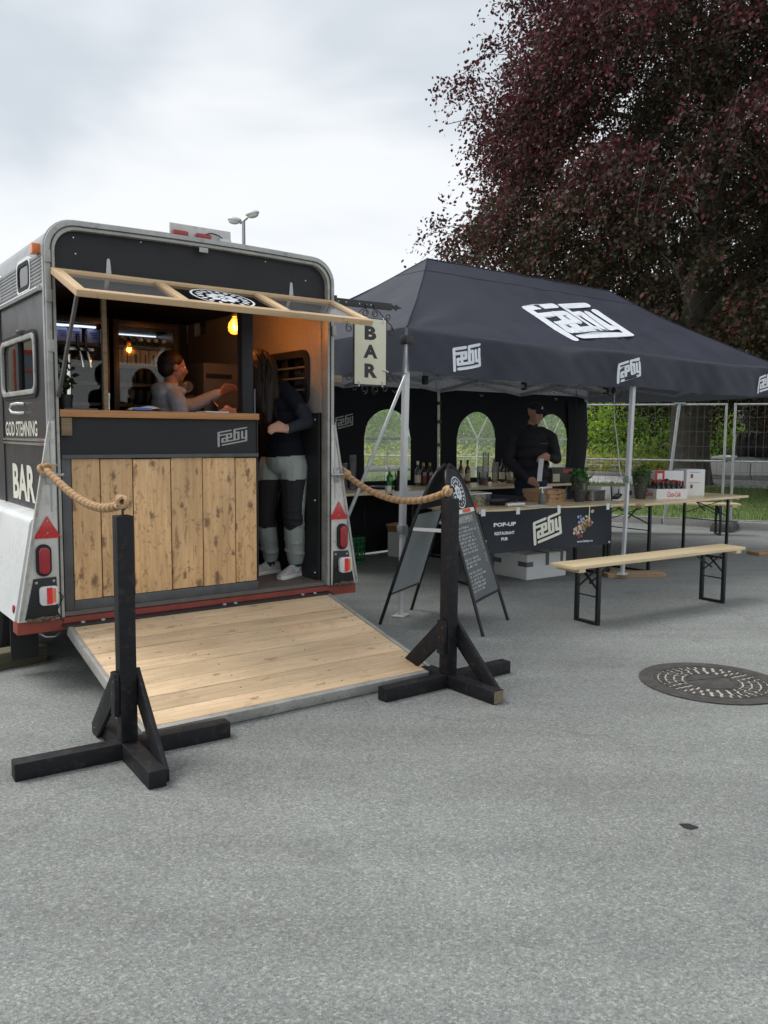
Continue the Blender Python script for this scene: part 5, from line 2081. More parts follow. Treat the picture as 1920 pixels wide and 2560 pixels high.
WY = WS - .035
wv = lambda u, z: WY + .018 * math.sin(u * 3.3 + z) * (1.2 - z * .5) + .010 * math.sin(u * 9 + 2 * z)
for half in (0, 1):
    ua, ub = (0.03, 3.0) if half == 0 else (3.05, 6.0)
    mb = MB()
    brk = {ua, ub}
    for c in WC:
        if ua < c < ub:
            for i in range(25):
                brk.add(round(c - WHW + 2 * WHW * i / 24, 5))
    k = 14
    for i in range(k + 1):
        x = ua + (ub - ua) * i / k
        if all(abs(x - c) > WHW + .02 for c in WC):
            brk.add(x)
    brk = sorted(brk)
    for x0, x1 in zip(brk[:-1], brk[1:]):
        xm = (x0 + x1) / 2
        win = [c for c in WC if abs(xm - c) < WHW]
        spans = [(.02, 2.06)]
        if win:
            c = win[0]
            spans = [((.02, .02), (WZ0, WZ0)), ((arch(x0 - c), arch(x1 - c)), (2.06, 2.06))]
        else:
            spans = [((.02, .02), (2.06, 2.06))]
        for (l0, l1), (h0, h1) in spans:
            for s in range(6):
                a0, a1 = s / 6, (s + 1) / 6
                pts = []
                for x, l_, h_ in ((x0, l0, h0), (x1, l1, h1)):
                    pts.append((x, l_ + (h_ - l_) * a0, l_ + (h_ - l_) * a1))
                mb.add([(x0, wv(x0, pts[0][1]), pts[0][1]), (x1, wv(x1, pts[1][1]), pts[1][1]), (x1, wv(x1, pts[1][2]), pts[1][2]), (x0, wv(x0, pts[0][2]), pts[0][2])], [(0, 1, 2, 3)])
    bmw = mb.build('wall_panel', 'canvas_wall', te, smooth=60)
    for c in WC:
        if not ua < c < ub:
            continue
        poly = [(c - WHW, WZ0), (c + WHW, WZ0)] + [(c + WHW * math.cos(R(a)), WZ1 - WHW + WHW * math.sin(R(a))) for a in range(0, 181, 9)]
        pn = MB().add([(x, wv(x, z) + .004, z) for x, z in poly], [tuple(range(len(poly)))]).build('window_film', 'tent_window', bmw)
        mbm = MB()
        Wp = lambda x, z: Vector((x, wv(x, z) - .004, z))
        mbm.bar(Wp(c - WHW, 1.42), Wp(c + WHW, 1.42), .004, .03)
        mbm.bar(Wp(c - WHW, 1.03), Wp(c + WHW, 1.03), .004, .03)
        mbm.bar(Wp(c, 1.42) + Vector((0, -.003, 0)), Wp(c - .03, WZ0) + Vector((0, -.003, 0)), .004, .026, (1, 0, 0)) if False else mbm.add([Wp(c - .014, 1.41), Wp(c + .014, 1.41), Wp(c + .0, WZ0), Wp(c - .03, WZ0)], [(0, 1, 2, 3)])
        for sx in (-1, 1):
            e = Vector((sx * .20, 0, 0))
            zt_ = arch(.20)
            mbm.add([Wp(c + sx * .0 - .012, 1.43), Wp(c + .012, 1.43), Wp(c + sx * .20 + .014, zt_ - .005), Wp(c + sx * .20 - .014, zt_ - .005)], [(0, 1, 2, 3)])
        mbm.build('window_bars', 'white_vinyl', bmw)
mb = MB()
logo(mb, lambda x, y, i: (1.40 + .25 * x, wv(1.4 + .25 * x, 1.6) - .004 - i * .0003, 1.53 + .20 * y), th=.08)
mb.build('wall_logo', 'grey_print', te)
for z in (.55, .95, 1.32, 1.62, 1.86):
    MB().box(2.985, 3.06, WS - .065, WS + .02, z, z + .045).build('wall_strap', 'plastic_black', te)
    MB().box(6.0, 6.075, WS - .065, WS + .02, z, z + .045).build('wall_strap', 'plastic_black', te)
# hanging fold where the wall ends, cables, label
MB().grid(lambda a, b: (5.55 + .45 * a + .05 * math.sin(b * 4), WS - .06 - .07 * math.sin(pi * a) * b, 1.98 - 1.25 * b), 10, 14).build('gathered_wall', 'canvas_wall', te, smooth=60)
MB().tube([(4.15, 1.1, 2.08), (4.16, 1.1, 1.7), (4.18, 1.05, 1.35), (4.14, .98, 1.05), (4.2, .9, .84)], .007, 6).build('white_cable', 'plastic_white', te, smooth=50)
MB().tube([(4.12, 1.15, 2.06), (4.16, 1.2, 1.98), (4.35, 1.3, 1.93), (4.55, 1.3, 1.97), (4.7, 1.4, 2.1)], .006, 6).build('black_cable', 'plastic_black', te, smooth=50)
MB().tube([(4.3, 1.8, 2.05), (4.42, 1.9, 1.6), (4.7, 2.2, 1.2), (4.9, 2.4, .9)], .006, 6).build('black_cable', 'plastic_black', te, smooth=50)
MB().sphere((4.13, 1.1, 2.02), (.03, .03, .045), 10, 6).build('spot_lamp', 'plastic_black', te, smooth=60)
MB().box(-.024, -.020, .16, .30, 1.99, 2.02).build('green_label', 'plastic_green', te)
# planks that weigh the legs
for u, w_, r_, lab in ((3.22, .09, -.55, 'short wooden plank under the middle front tent leg'), (6.1, .05, -.35, 'short wooden plank under the right tent leg')):
    o = MB().box(-.32, .32, -.11, .11, 0, .042).build('base_plank', 'plank_base', None, bevel=.005, loc=EW(u, w_), rotz=TE_A + r_)
    tag(o, lab, 'plank')

# ------------------------------------------------------------------ beer tables and benches
def leg_frame(t, x, hw, z, sgn, tk=.034):
    """folding steel frame under a table or bench: two legs, foot bar, cross braces"""
    for y in (-hw, hw):
        MB().box(x - tk / 2, x + tk / 2, y - .014, y + .014, .022, z).build('leg', 'black_metal', t, bevel=.003)
    MB().box(x - tk / 2, x + tk / 2, -hw - .014, hw + .014, 0, .022).build('foot_bar', 'black_metal', t, bevel=.003)
    top = z - .015
    dz = min(.20, z * .36)
    MB().bar((x + .004, -hw + .015, top - dz), (x + .004, hw - .015, top), .006, .026, (1, 0, 0)).build('brace', 'black_metal', t)
    MB().bar((x - .004, -hw + .015, top), (x - .004, hw - .015, top - dz), .006, .026, (1, 0, 0)).build('brace', 'black_metal', t)
    MB().tube([(x, -hw + .015, top - dz * 1.35), (x, hw - .015, top - dz * 1.35)], .006, 6).build('stretcher', 'black_metal', t)
    MB().bar((x + sgn * .02, 0, top - dz * .8), (x + sgn * .30, 0, z), .012, .012).build('folding_stay', 'black_metal', t)


def beer_table(p, rot, ln, wd, z, label, cat, group, boards=2, inset=.27, hwk=.72):
    t = thing('beer_bench' if cat == 'bench' else 'beer_table', p, rot, label, cat, group)
    bw_ = wd / boards
    for i in range(boards):
        y0 = -wd / 2 + i * bw_
        MB().box(-ln / 2, ln / 2, y0 + (.0006 if i else 0), y0 + bw_, z - .027, z).build('top_board', 'bench_wood', t, bevel=.003)
    hw = wd / 2 * hwk
    for s in (-1, 1):
        MB().box(*sorted((s * (ln / 2 - .06), s * (ln / 2 - .13))), -hw * 1.1, hw * 1.1, z - .055, z - .0275).build('batten', 'bench_wood', t, bevel=.003)
        leg_frame(t, s * (ln / 2 - inset), hw, z - .028, -s)
    return t


beer_table(Vector((2.2896, 6.9804, 0)), .591, 2.2, .25, .49, 'long pale wooden beer bench standing alone in front of the tent', 'bench', 'beer benches', 1, .29, .88)
beer_table(EW(6.85, 2.15), TE_A - .75, 2.2, .25, .48, 'pale beer bench behind the right counter table near the kerb', 'bench', 'beer benches', 1, .29, .88)
c9 = R(-9)
lt_c = (1.10 + 1.1 * math.cos(c9) - .36 * math.sin(c9) * 1, .47 + 1.1 * math.sin(c9) + .36 * math.cos(c9))
beer_table(EW(*lt_c), TE_A + c9, 2.2, .72, .77, 'left counter table with the black banner taped to its front', 'table', 'beer tables')
beer_table(EW(4.375, .45), TE_A + R(1), 2.17, .80, .77, 'right counter table with the soft drink cartons on it', 'table', 'beer tables')
beer_table(EW(1.57, 2.49), TE_A, 2.2, .80, .84, 'left back bar table under the tent window', 'table', 'beer tables')
beer_table(EW(3.80, 2.49), TE_A, 2.2, .80, .84, 'right back bar table behind the man', 'table', 'beer tables')
# white board hanging from the left back table
o = MB().grid(lambda a, b: (1.05 * (a - .5), -.01 * math.sin(3 * a) - .004, -.10 * b), 12, 3).build('paper_strip', 'white_card', None, loc=EW(2.05, 2.078, .835), rotz=TE_A)
tag(o, 'white paper strip hanging from the left back table edge', 'paper')

# ------------------------------------------------------------------ banner on the counter front
bn = thing('counter_banner', EW(1.10, .455), TE_A + c9, 'black banner reading POP-UP RESTAURANT PUB taped to the counter front', 'banner')


def ban(x, z, off=0.):
    t = (.772 - z) / .41
    y = -.012 - .045 * t * t - .018 * math.sin(3.1 * x + .6) * (1 - t) * 1.0 - .012 * math.sin(7 * x) * t
    curl = max(0, (x - 1.62) / .2) * max(0, t - .6)
    return (x, y + .16 * curl * curl - off, z + .03 * curl * curl)


def ban_z(x, b):
    top = .768 - .012 * abs(math.sin(x * 3.4))
    return top + (.362 - top) * b


MB().grid(lambda a, b: ban(.13 + .125 * b * (1 - a) + (1.70 - .02 * b) * a * (1 - .0), ban_z(.13 + 1.7 * a, b)), 60, 14).build('sheet', 'banner', bn, smooth=60)
mb = MB()
write(mb, 'POP-UP', .305, .578, .612, .650, lambda x, z: ban(x, z, .004), .05)
write(mb, 'RESTAURANT', .312, .560, .533, .563, lambda x, z: ban(x, z, .004), .04)
write(mb, 'PUB', .390, .470, .478, .508, lambda x, z: ban(x, z, .004), .05)
write(mb, 'www.faeby.no', 1.335, 1.555, .398, .428, lambda x, z: ban(x, z, .004), .02)
mb.build('print', 'white_print', bn)
mb = MB()
logo(mb, lambda x, y, i: ban(.795 + .345 * x, .418 + .315 * y, .004 + i * .0003), th=.098, shear=.34)
mb.build('logo', 'cream_print', bn)
food = [((.56, .20, .05), 26), ((.30, .045, .025), 26), ((.62, .42, .22), 22), ((.10, .035, .03), 14), ((.55, .50, .42), 12), ((.25, .34, .55), 8), ((.16, .22, .05), 6)]
for ci, (cc, n_) in enumerate(food):
    mb = MB()
    for i in range(n_):
        t = random.random()
        if ci == 5:
            x, z = 1.41 + random.uniform(-.035, .06), .62 + random.uniform(-.02, .05)
        else:
            x = 1.335 + .215 * t + random.gauss(0, .022)
            z = .475 + .165 * t + random.gauss(0, .026) + (.025 if ci in (2, 4) else 0)
        r = random.uniform(.009, .026)
        ph = random.random() * 6
        pts = [(x + r * random.uniform(.6, 1.1) * math.cos(ph + 2 * pi * k / 7), z + .8 * r * random.uniform(.6, 1.1) * math.sin(ph + 2 * pi * k / 7)) for k in range(7)]
        mb.add([ban(a, b, .003 + ci * .0006 + i * .00002) for a, b in pts], [tuple(range(7))])
    mb.build('food_print', pbr('food%d' % ci, cc, .4, var=.3, vs=60), bn)
mb = MB()
mb.add([ban(x, z, .009) for x, z in ((1.512, .60), (1.524, .60), (1.535, .765), (1.525, .765))], [(0, 1, 2, 3)])
mb.build('straw_print', 'cream_print', bn)
for x, w_ in ((.185, .05), (.60, .045), (1.13, .04), (1.775, .04)):
    tpx = MB().grid(lambda a, b: (lambda p: (p[0], p[1] - .004, p[2]))(ban(x - w_ / 2 + w_ * a, .785 - .065 * b)), 2, 4).build('tape_piece', 'tape_white', bn)
for x in (.145, 1.815):
    MB().lathe([(.012, 0), (.012, .003), (.006, .003), (.006, 0)], 12, ban(x, .752, .004), Matrix.Rotation(pi / 2, 3, 'X')).build('eyelet', 'alu_clean', bn)
mb = MB()
mb.lathe([(.011, 0), (.011, .002), (.005, .002), (.005, 0)], 14, ban(1.775, .385, .006), Matrix.Rotation(pi / 2, 3, 'X'))
mb.build('corner_mark', 'white_print', bn)

# ------------------------------------------------------------------ things on the front counter (z = .77)
ZC = .7705


def cthing(name, u, w_, label, cat, group=None, rot=0., z=ZC):
    return ething(name, u, w_, z, label, cat, group, rot)


lc = cthing('lemon_box', 1.60, .86, 'clear plastic box of sliced lemon and lime on the left counter table', 'food box', None, -.1)
mb = MB().frame(rrect(-.15, .15, -.10, .10, .03, 3), rrect(-.147, .147, -.097, .097, .028, 3), lambda a, b, t: (a * (1 + .25 * t), b * (1 + .25 * t), t), 0.002, .125)
mb.box(-.147, .147, -.097, .097, .0, .003)
mb.build('tub', 'clear_plastic', lc, smooth=40)
MB().frame(rrect(-.162, .162, -.112, .112, .034, 3), rrect(-.150, .150, -.10, .10, .03, 3), lambda a, b, t: (a, b, t), .123, .131).build('lid_rim', 'plastic_white', lc, smooth=40)
for i in range(16):
    x, y, z = random.uniform(-.11, .12), random.uniform(-.07, .07), random.uniform(.025, .085)
    Mx = Euler((random.uniform(-1.5, 1.5), random.uniform(-1, 1), random.uniform(0, 6))).to_matrix()
    g_ = x < -.01
    sl_ = MB().lathe([(0, -.004), (.03, -.004), (.032, 0), (.03, .004), (0, .004)], 14, (x, y, z), Mx).build('slice', pbr('lime', (.16, .30, .05), .4) if g_ else pbr('lemon', (.72, .55, .14), .4), lc, smooth=30)
rc = MB().lathe([(0, 0), (.022, 0), (.025, .055), (.022, .055), (.020, .004), (0, .004)], 14).build('red_tub', 'card_red', None, smooth=40, loc=EW(1.42, .66, ZC))
tag(rc, 'small red and white tub in front of the lemon box', 'tub')
tr_ = cthing('serving_tray', 1.93, .78, 'black oval tray lying on the left counter table', 'tray', None, .1)
MB().lathe([(0, .004), (.12, .004), (.145, .018), (.152, .045), (.147, .047), (.138, .022), (.118, .010), (0, .010)], 30, sx=1.35, sy=.8).build('dish', 'plastic_black', tr_, smooth=50)
rl_ = cthing('foil_roll', 1.85, .53, 'crumpled silver foil roll at the front of the left counter table', 'foil', None, -.1)
MB().tube([(-.11, 0, .022), (-.05, 0, .024), (0, .005, .023), (.06, 0, .025), (.12, 0, .022)], [.020, .023, .021, .023, .020], 10).build('roll', pbr('foil', (.62, .62, .60), .35, .6, var=.4, vs=70, bump=.9, bs=60), rl_, smooth=60)
ps = MB().box(-.13, .13, -.07, .07, 0, .002).build('paper_sheet', 'paper', None, loc=EW(2.1, .50, ZC), rotz=TE_A - .15)
tag(ps, 'white paper sheet lying beside the foil roll', 'paper')
sp = cthing('soap_dispenser', 2.33, .60, 'grey soap dispenser with chrome pump before the pizza boxes', 'dispenser')
MB().lathe([(0, 0), (.036, 0), (.038, .004), (.038, .085), (.030, .105), (.016, .112)], 20).build('bottle', pbr('stone_grey', (.15, .145, .14), .6), sp, smooth=40)
MB().lathe([(.016, .112), (.018, .114), (.018, .135), (.007, .138), (.006, .168), (0, .168)], 14).build('collar', 'chrome', sp, smooth=40)
MB().tube([(.012, 0, .172), (-.012, 0, .174), (-.05, 0, .168), (-.054, 0, .160)], .006, 8).build('spout', 'chrome', sp, smooth=40)
for i, (dx, dr) in enumerate(((0, 0), (.012, .03), (-.008, -.02))):
    b_ = cthing('pizza_box', 2.66 + dx * .5, .86 - dx * .3, ['lowest', 'middle', 'topmost'][i] + ' brown pizza box of the stack on the counter', 'box', 'stacked pizza boxes', .12 + dr, ZC + i * .0445)
    MB().box(-.165, .165, -.165, .165, 0, .043).build('carton', 'card', b_, bevel=.003)
    MB().box(-.03, .03, -.1668, -.1655, .026, .041).build('tuck_slot', 'ink', b_)
    MB().box(-.168, .168, -.168, -.1658, .038, .0425).build('lid_edge', 'card', b_)
pw_ = MB().box(-.10, .08, -.018, .018, 0, .022).build('white_wrapper', 'plastic_white', None, bevel=.008, loc=EW(2.70, .86, ZC + .134), rotz=TE_A + .1)
tag(pw_, 'white paper wrap lying on top of the pizza boxes', 'wrapper')


def potted(u, w_, label, leafcol, rl2=.17, hh=.13, cnt=150):
    t = cthing('potted_herb', u, w_, label, 'plant', 'potted herbs on the counter')
    MB().lathe([(0, 0), (.052, 0), (.070, .115), (.066, .115), (.049, .006), (0, .006)], 16).build('pot', 'plastic_black', t, smooth=40)
    MB().lathe([(.054, .0), (.074, .12), (.098, .235), (.108, .265), (.104, .26), (.094, .235)], 18).build('plastic_sleeve', 'clear_plastic', t, smooth=50)
    MB().lathe([(0, .10), (.064, .10)], 14).build('soil', 'soil', t)
    mb_ = MB()
    for k in range(9):
        a = random.random() * 6.28
        mb_.tube([(.02 * math.cos(a), .02 * math.sin(a), .09), (.05 * math.cos(a), .05 * math.sin(a), .22), (.08 * math.cos(a), .08 * math.sin(a), .30)], .0025, 4)
    mb_.build('stems', 'plastic_green', t)
    v_, f_, c_ = [], [], []
    leaf_cluster(v_, f_, c_, (0, 0, .255), cnt, (.105, .105, .10), .062, leafcol, -.1)
    leaf_cluster(v_, f_, c_, (0, 0, .17), cnt // 2, (.06, .06, .07), .05, leafcol, 0)
    leaves_obj('foliage', v_, f_, c_, 'leaf_green', t)


potted(2.93, .60, 'bright green herb pot in a clear sleeve beside the pizza boxes', [(.08, .24, .05), (.11, .30, .06), (.05, .16, .035)])
potted(3.84, .47, 'feathery herb pot in a clear sleeve left of the cola crate', [(.10, .19, .05), (.14, .25, .07), (.07, .14, .045)], cnt=190)
mt = cthing('meat_box', 3.17, .62, 'clear plastic box of reddish sauce between the herb pots', 'food box', None, -.05)
mb = MB().frame(rrect(-.125, .125, -.085, .085, .025, 3), rrect(-.123, .123, -.083, .083, .024, 3), lambda a, b, t: (a * (1 + .3 * t), b * (1 + .3 * t), t), 0.002, .11)
mb.box(-.123, .123, -.083, .083, .0, .003)
mb.build('tub', 'clear_plastic', mt, smooth=40)
MB().prism(rrect(-.135, .135, -.095, .095, .03, 3), lambda a, b, t: (a, b, t), .109, .117).build('lid', 'clear_plastic', mt, smooth=40)
MB().grid(lambda a, b: (-.118 + .236 * a, -.078 + .156 * b, .010 + .06 * math.sin(pi * a) ** .6 * math.sin(pi * b) ** .6 + .006 * math.sin(20 * a + 11 * b)), 14, 10).build('filling', pbr('sauce', (.26, .095, .055), .5, var=.3, vs=60), mt, smooth=60)
wbx = cthing('white_box', 3.55, .80, 'white cardboard box behind the card terminal', 'box', 'white boxes on the counter', .15)
MB().box(-.14, .10, -.09, .09, 0, .135).build('carton', 'white_card', wbx, bevel=.003)
wb2 = cthing('white_box', 3.80, .70, 'white cardboard box with a grey label left of the feathery herb', 'box', 'white boxes on the counter', -.05)
MB().box(-.12, .12, -.09, .09, 0, .13).build('carton', 'white_card', wb2, bevel=.003)
MB().box(.0, .075, -.0915, -.0905, .03, .085).build('grey_label', 'tape_grey', wb2)
ct = cthing('card_terminal', 3.47, .52, 'black card payment terminal leaning on the counter', 'terminal', None, .35)
MB().bar((-.07, 0, .016), (.09, 0, .055), .075, .028).build('body', 'plastic_black', ct, bevel=.006)
MB().box(-.08, .10, -.05, .05, 0, .012).build('cradle', 'plastic_white', ct, bevel=.003)
MB().bar((-.03, 0, .041), (.03, 0, .056), .06, .004).build('screen', 'glass_pane', ct)
MB().bar((-.10, .02, .0), (-.115, .03, .155), .012, .012).build('antenna', 'plastic_black', ct)
MB().bar((.14, .02, .0), (.17, .03, .11), .012, .012).build('antenna', 'plastic_black', ct)
# cola crate with bottles and two cartons
kk = cthing('cola_tray', 4.16, .36, 'white cola cardboard tray packed with wrapped bottles', 'tray', None, -.40)
mb = MB().frame([(-.20, -.13), (.20, -.13), (.20, .13), (-.20, .13)], [(-.195, -.125), (.195, -.125), (.195, .125), (-.195, .125)], lambda a, b, t: (a, b, t), .001, .115)
mb.box(-.195, .195, -.125, .125, .0, .004)
mb.build('carton', 'white_card', kk)
mb = MB()
write(mb, 'Coca-Cola', -.06, .11, .025, .085, lambda a, b: (a, -.1308, b), .02, .3)
write(mb, 'Cola', -.10, .06, .025, .085, lambda a, b: (-.2008, -a, b), .02, .3)
mb.build('lettering', 'card_red', kk)
k_ = 0
for i in range(6):
    for j in range(4):
        b_ = cthing('cola_bottle', 0, 0, 'small dark cola bottle standing in the white cola tray', 'bottle', 'cola bottles in the tray')
        b_.location = EW(4.16 + (-.163 + .065 * i) * math.cos(-.4) - (-.093 + .062 * j) * math.sin(-.4), .36 + (-.163 + .065 * i) * math.sin(-.4) + (-.093 + .062 * j) * math.cos(-.4), ZC + .005)
        if k_ == 0:
            bottle_proto('brown_glass', .20, .029, 'card_red', 'label')(b_)
            cola0 = b_
        else:
            for ch in cola0.children:
                shared(ch, b_)
        k_ += 1
wr = MB().grid(lambda a, b: (-.185 + .37 * a, -.12 + .24 * b, .17 + .045 * math.sin(pi * a) * math.sin(pi * b) + .014 * math.sin(23 * a + 5 * b) * math.sin(17 * b)), 26, 18).build('shrink_wrap', 'clear_plastic', kk, smooth=40)
r1 = cthing('drink_carton', 4.53, .62, 'red and white drink carton behind the cola tray', 'carton', 'drink cartons on the counter', -.36)
MB().box(-.20, .20, -.09, .09, 0, .30).build('carton', 'white_card', r1, bevel=.003)
MB().box(-.20, -.07, -.0915, -.0905, .15, .30).build('red_field', 'card_red', r1)
MB().box(-.069, .20, -.0915, -.0905, .10, .17).build('red_field', 'card_red', r1)
MB().box(-.17, -.10, -.093, -.092, .20, .27).build('white_patch', 'white_card', r1)
r2 = cthing('drink_carton', 4.86, .50, 'plain white drink carton beside the red and white one', 'carton', 'drink cartons on the counter', -.36)
MB().box(-.13, .13, -.12, .12, 0, .315).build('carton', 'white_card', r2, bevel=.003)
for z in (.09, .215):
    MB().box(-.075, -.04, -.1225, -.1205, z, z + .045).build('cut_out', 'amber_glass', r2)
    MB().box(-.09, .06, -.122, -.1205, z + .065, z + .070).build('print_line', 'tape_grey', r2)
cf = MB().grid(lambda a, b: (-.55 + 1.1 * a, .09 * (b - .5) * 2 + .02 * math.sin(5 * a), .012 + .075 * math.sin(pi * b) ** .6 * (.65 + .35 * math.sin(3 * a + .7))), 26, 12).build('black_cloth', 'cloth_black', None, smooth=60, loc=EW(2.05, 1.10, ZC), rotz=TE_A - .1)
tag(cf, 'long black folded cloth lying along the rear of the left counter table', 'cloth')

# ------------------------------------------------------------------ things on the back bar (z = .84)
ZBk = .8405


def bthing(name, u, w_, label, cat, group=None, rot=0.):
    return ething(name, u, w_, ZBk, label, cat, group, rot)


def tall_bottle(t, body, cap, lab, h_=.31, r=.038, neck=.5):
    MB().lathe([(0, 0), (r * .95, 0), (r, .005), (r, h_ * .58), (r * .85, h_ * .66), (r * .38, h_ * .76), (r * .36, h_ * .93)], 16).build('glass_body', body, t, smooth=50)
    MB().lathe([(r * .42, h_ * .86), (r * .42, h_), (0, h_ + .001)], 12).build('cap', cap, t, smooth=40)
    if lab:
        MB().lathe([(r + .0008, h_ * .14), (r + .0008, h_ * .44)], 16).build('label_band', lab, t, smooth=60)


def cups(u, w_, h_, label, grp):
    t = bthing('cup_stack', u, w_, label, 'cups', grp)
    mb_ = MB()
    k = int(h_ / .016)
    mb_.lathe([(.030, 0), (.034, .004)] + [p for i in range(k) for p in ((.041, .016 * i + .004), (.043, .016 * i + .012))] + [(.040, h_ + .01), (0.03, h_ + .012)], 16)
    mb_.build('cups', 'cup_plastic', t, smooth=30)


cups(1.25, 2.62, .30, 'shorter stack of clear cups at the left end of the back bar', 'cup stacks on the back bar')
cups(1.36, 2.60, .39, 'taller stack of clear cups at the left end of the back bar', 'cup stacks on the back bar')
cups(3.62, 2.72, .40, 'tallest stack of clear cups before the middle tent window', 'cup stacks on the back bar')
cups(3.74, 2.66, .27, 'short stack of clear cups right of the tallest stack', 'cup stacks on the back bar')
cups(3.50, 2.70, .22, 'short brownish stack of cups left of the tallest stack', 'cup stacks on the back bar')
for u, w_, l_ in ((1.60, 2.22, 'green glass bottle left of the black straw cup'), (1.80, 2.28, 'green glass bottle right of the black straw cup')):
    tall_bottle(bthing('green_bottle', u, w_, l_, 'bottle', 'green bottles'), 'green_glass', 'alu_clean', 'green_glass', .26, .037)
sc_ = bthing('straw_cup', 1.69, 2.18, 'black cup full of black straws between two green bottles', 'cup')
MB().lathe([(0, 0), (.038, 0), (.045, .13), (.042, .13), (.036, .006), (0, .006)], 16).build('cup', 'plastic_black', sc_, smooth=40)
for i in range(22):
    a, r = random.random() * 6.28, random.uniform(0, .032)
    MB().tube([(r * .7 * math.cos(a), r * .7 * math.sin(a), .02), (r * 1.3 * math.cos(a), r * 1.3 * math.sin(a), .215 + random.uniform(-.02, .02))], .0035, 5).build('straw', 'plastic_black', sc_)
pl2 = bthing('black_plate', 1.86, 2.62, 'wide black plate lying on the left back bar table', 'plate')
MB().lathe([(0, .005), (.15, .006), (.20, .022), (.205, .022), (.16, .002), (0, 0)], 32).build('dish', 'plastic_black', pl2, smooth=50)
wbk = MB().box(-.03, .03, -.02, .02, 0, .065).build('white_tub', 'plastic_white', None, bevel=.006, loc=EW(1.52, 2.14, ZBk), rotz=TE_A)
tag(wbk, 'small white tub left of the green bottle on the back bar', 'tub')
tall_bottle(bthing('clear_bottle', 2.44, 2.72, 'clear spirit bottle with white label beside the brown bottles', 'bottle'), 'clear_glass', 'alu_clean', 'label', .31, .037)
for u, l_ in ((2.55, 'left one of the pair of brown gold necked bottles'), (2.655, 'right one of the pair of brown gold necked bottles')):
    tall_bottle(bthing('brown_bottle', u, 2.74, l_, 'bottle', 'brown gold necked bottles'), 'brown_glass', 'gold', 'wine_red', .285, .040)
for u, w_, b_, c_, lb_, l_ in ((3.98, 2.76, 'dark_glass', 'wine_red', 'label', 'wine bottle with red cap, left of the three at the man'),
                               (4.075, 2.72, 'dark_glass', 'wine_red', 'label', 'wine bottle with red cap, middle of the three at the man'),
                               (4.02, 2.58, 'dark_glass', 'gold', 'label', 'wine bottle with large pale label, nearest the man'),
                               (3.86, 2.80, 'amber_glass', 'wine_red', 'label', 'amber liquor bottle behind the short cup stack')):
    tall_bottle(bthing('wine_bottle', u, w_, l_, 'bottle', 'wine bottles on the back bar'), b_, c_, lb_, .31, .038)
for u, w_, l_ in ((3.20, 2.75, 'left amber bottle behind the chalkboard top'), (3.31, 2.74, 'right amber bottle behind the chalkboard top')):
    tall_bottle(bthing('amber_bottle', u, w_, l_, 'bottle', 'amber bottles'), 'amber_glass', 'dark_steel', 'label', .31, .037)
for u, w_, hh, l_ in ((3.36, 2.50, .16, 'clear plastic jug on the back bar behind the chalkboard'), (3.88, 2.52, .09, 'low clear plastic box beside the wine bottles')):
    j = bthing('clear_jug', u, w_, l_, 'jug')
    MB().lathe([(.055, 0), (.065, hh), (.062, hh), (.052, .004), (0, .004)], 18).build('wall', 'clear_plastic', j, smooth=40)
    MB().lathe([(0, .006), (.053, .006), (.057, hh * .55), (0, hh * .55)], 18).build('filling', pbr('nuts', (.24, .14, .085), .7, var=.3, vs=60), j, smooth=40)
gb = bthing('dark_green_carton', 4.58, 2.33, 'dark green carton with red label on the back bar right of the man', 'carton', None, -.05)
MB().box(-.21, .20, -.12, .12, 0, .20).build('carton', pbr('dkgreen', (.020, .030, .016), .5), gb, bevel=.003)
MB().box(.0, .17, -.1218, -.1205, .135, .18).build('red_label', 'card_red', gb)
MB().box(-.19, -.06, -.1218, -.1205, .02, .125).build('pale_print', 'label', gb)
ur = ething('coffee_urn', 4.62, 2.72, ZBk, 'black drink urn with steel band behind the dark green carton', 'urn')
MB().lathe([(0, 0), (.10, 0), (.11, .01), (.11, .30), (.10, .33)], 20).build('vessel', 'plastic_black', ur, smooth=40)
MB().lathe([(.111, .33), (.113, .345), (.113, .42), (.108, .43)], 20).build('steel_band', 'chrome', ur, smooth=40)
MB().lathe([(.115, .43), (.125, .44), (.125, .50), (.06, .53), (0, .53)], 20).build('lid', 'plastic_black', ur, smooth=40)
MB().box(.02, .16, -.135, -.11, .46, .51).build('control_box', 'steel', ur, bevel=.004)
# under the tables
sx = ething('foam_box', 2.39, .80, 0, 'white foam box bound with grey tape under the counter banner', 'box', None, -.05)
MB().box(-.29, .29, -.245, .245, 0, .262).build('foam_body', 'styro', sx, bevel=.008)
for y in (.0,):
    pass
MB().box(-.02, .03, -.2465, .2465, .2622, .2635).build('tape_band', 'tape_grey', sx)
MB().box(-.02, .03, -.2472, -.2458, .135, .262).build('tape_band', 'tape_grey', sx)
MB().box(.20, .24, -.2472, -.2458, .16, .262).build('tape_band', 'tape_grey', sx)
MB().box(.20, .24, -.2465, .2465, .2622, .2635).build('tape_band', 'tape_grey', sx)
MB().box(-.292, -.20, -.2472, -.2458, .135, .185).build('tape_band', 'tape_grey', sx)
MB().box(-.2918, -.2905, -.2465, -.12, .135, .185).build('tape_band', 'tape_grey', sx)
MB().box(-.2918, -.2905, .13, .2465, .135, .185).build('tape_band', 'tape_grey', sx)
gc = ething('green_crate', 1.24, 2.62, 0, 'green plastic bottle crate on the ground behind the trailer tail lamp', 'crate')
mb = MB()
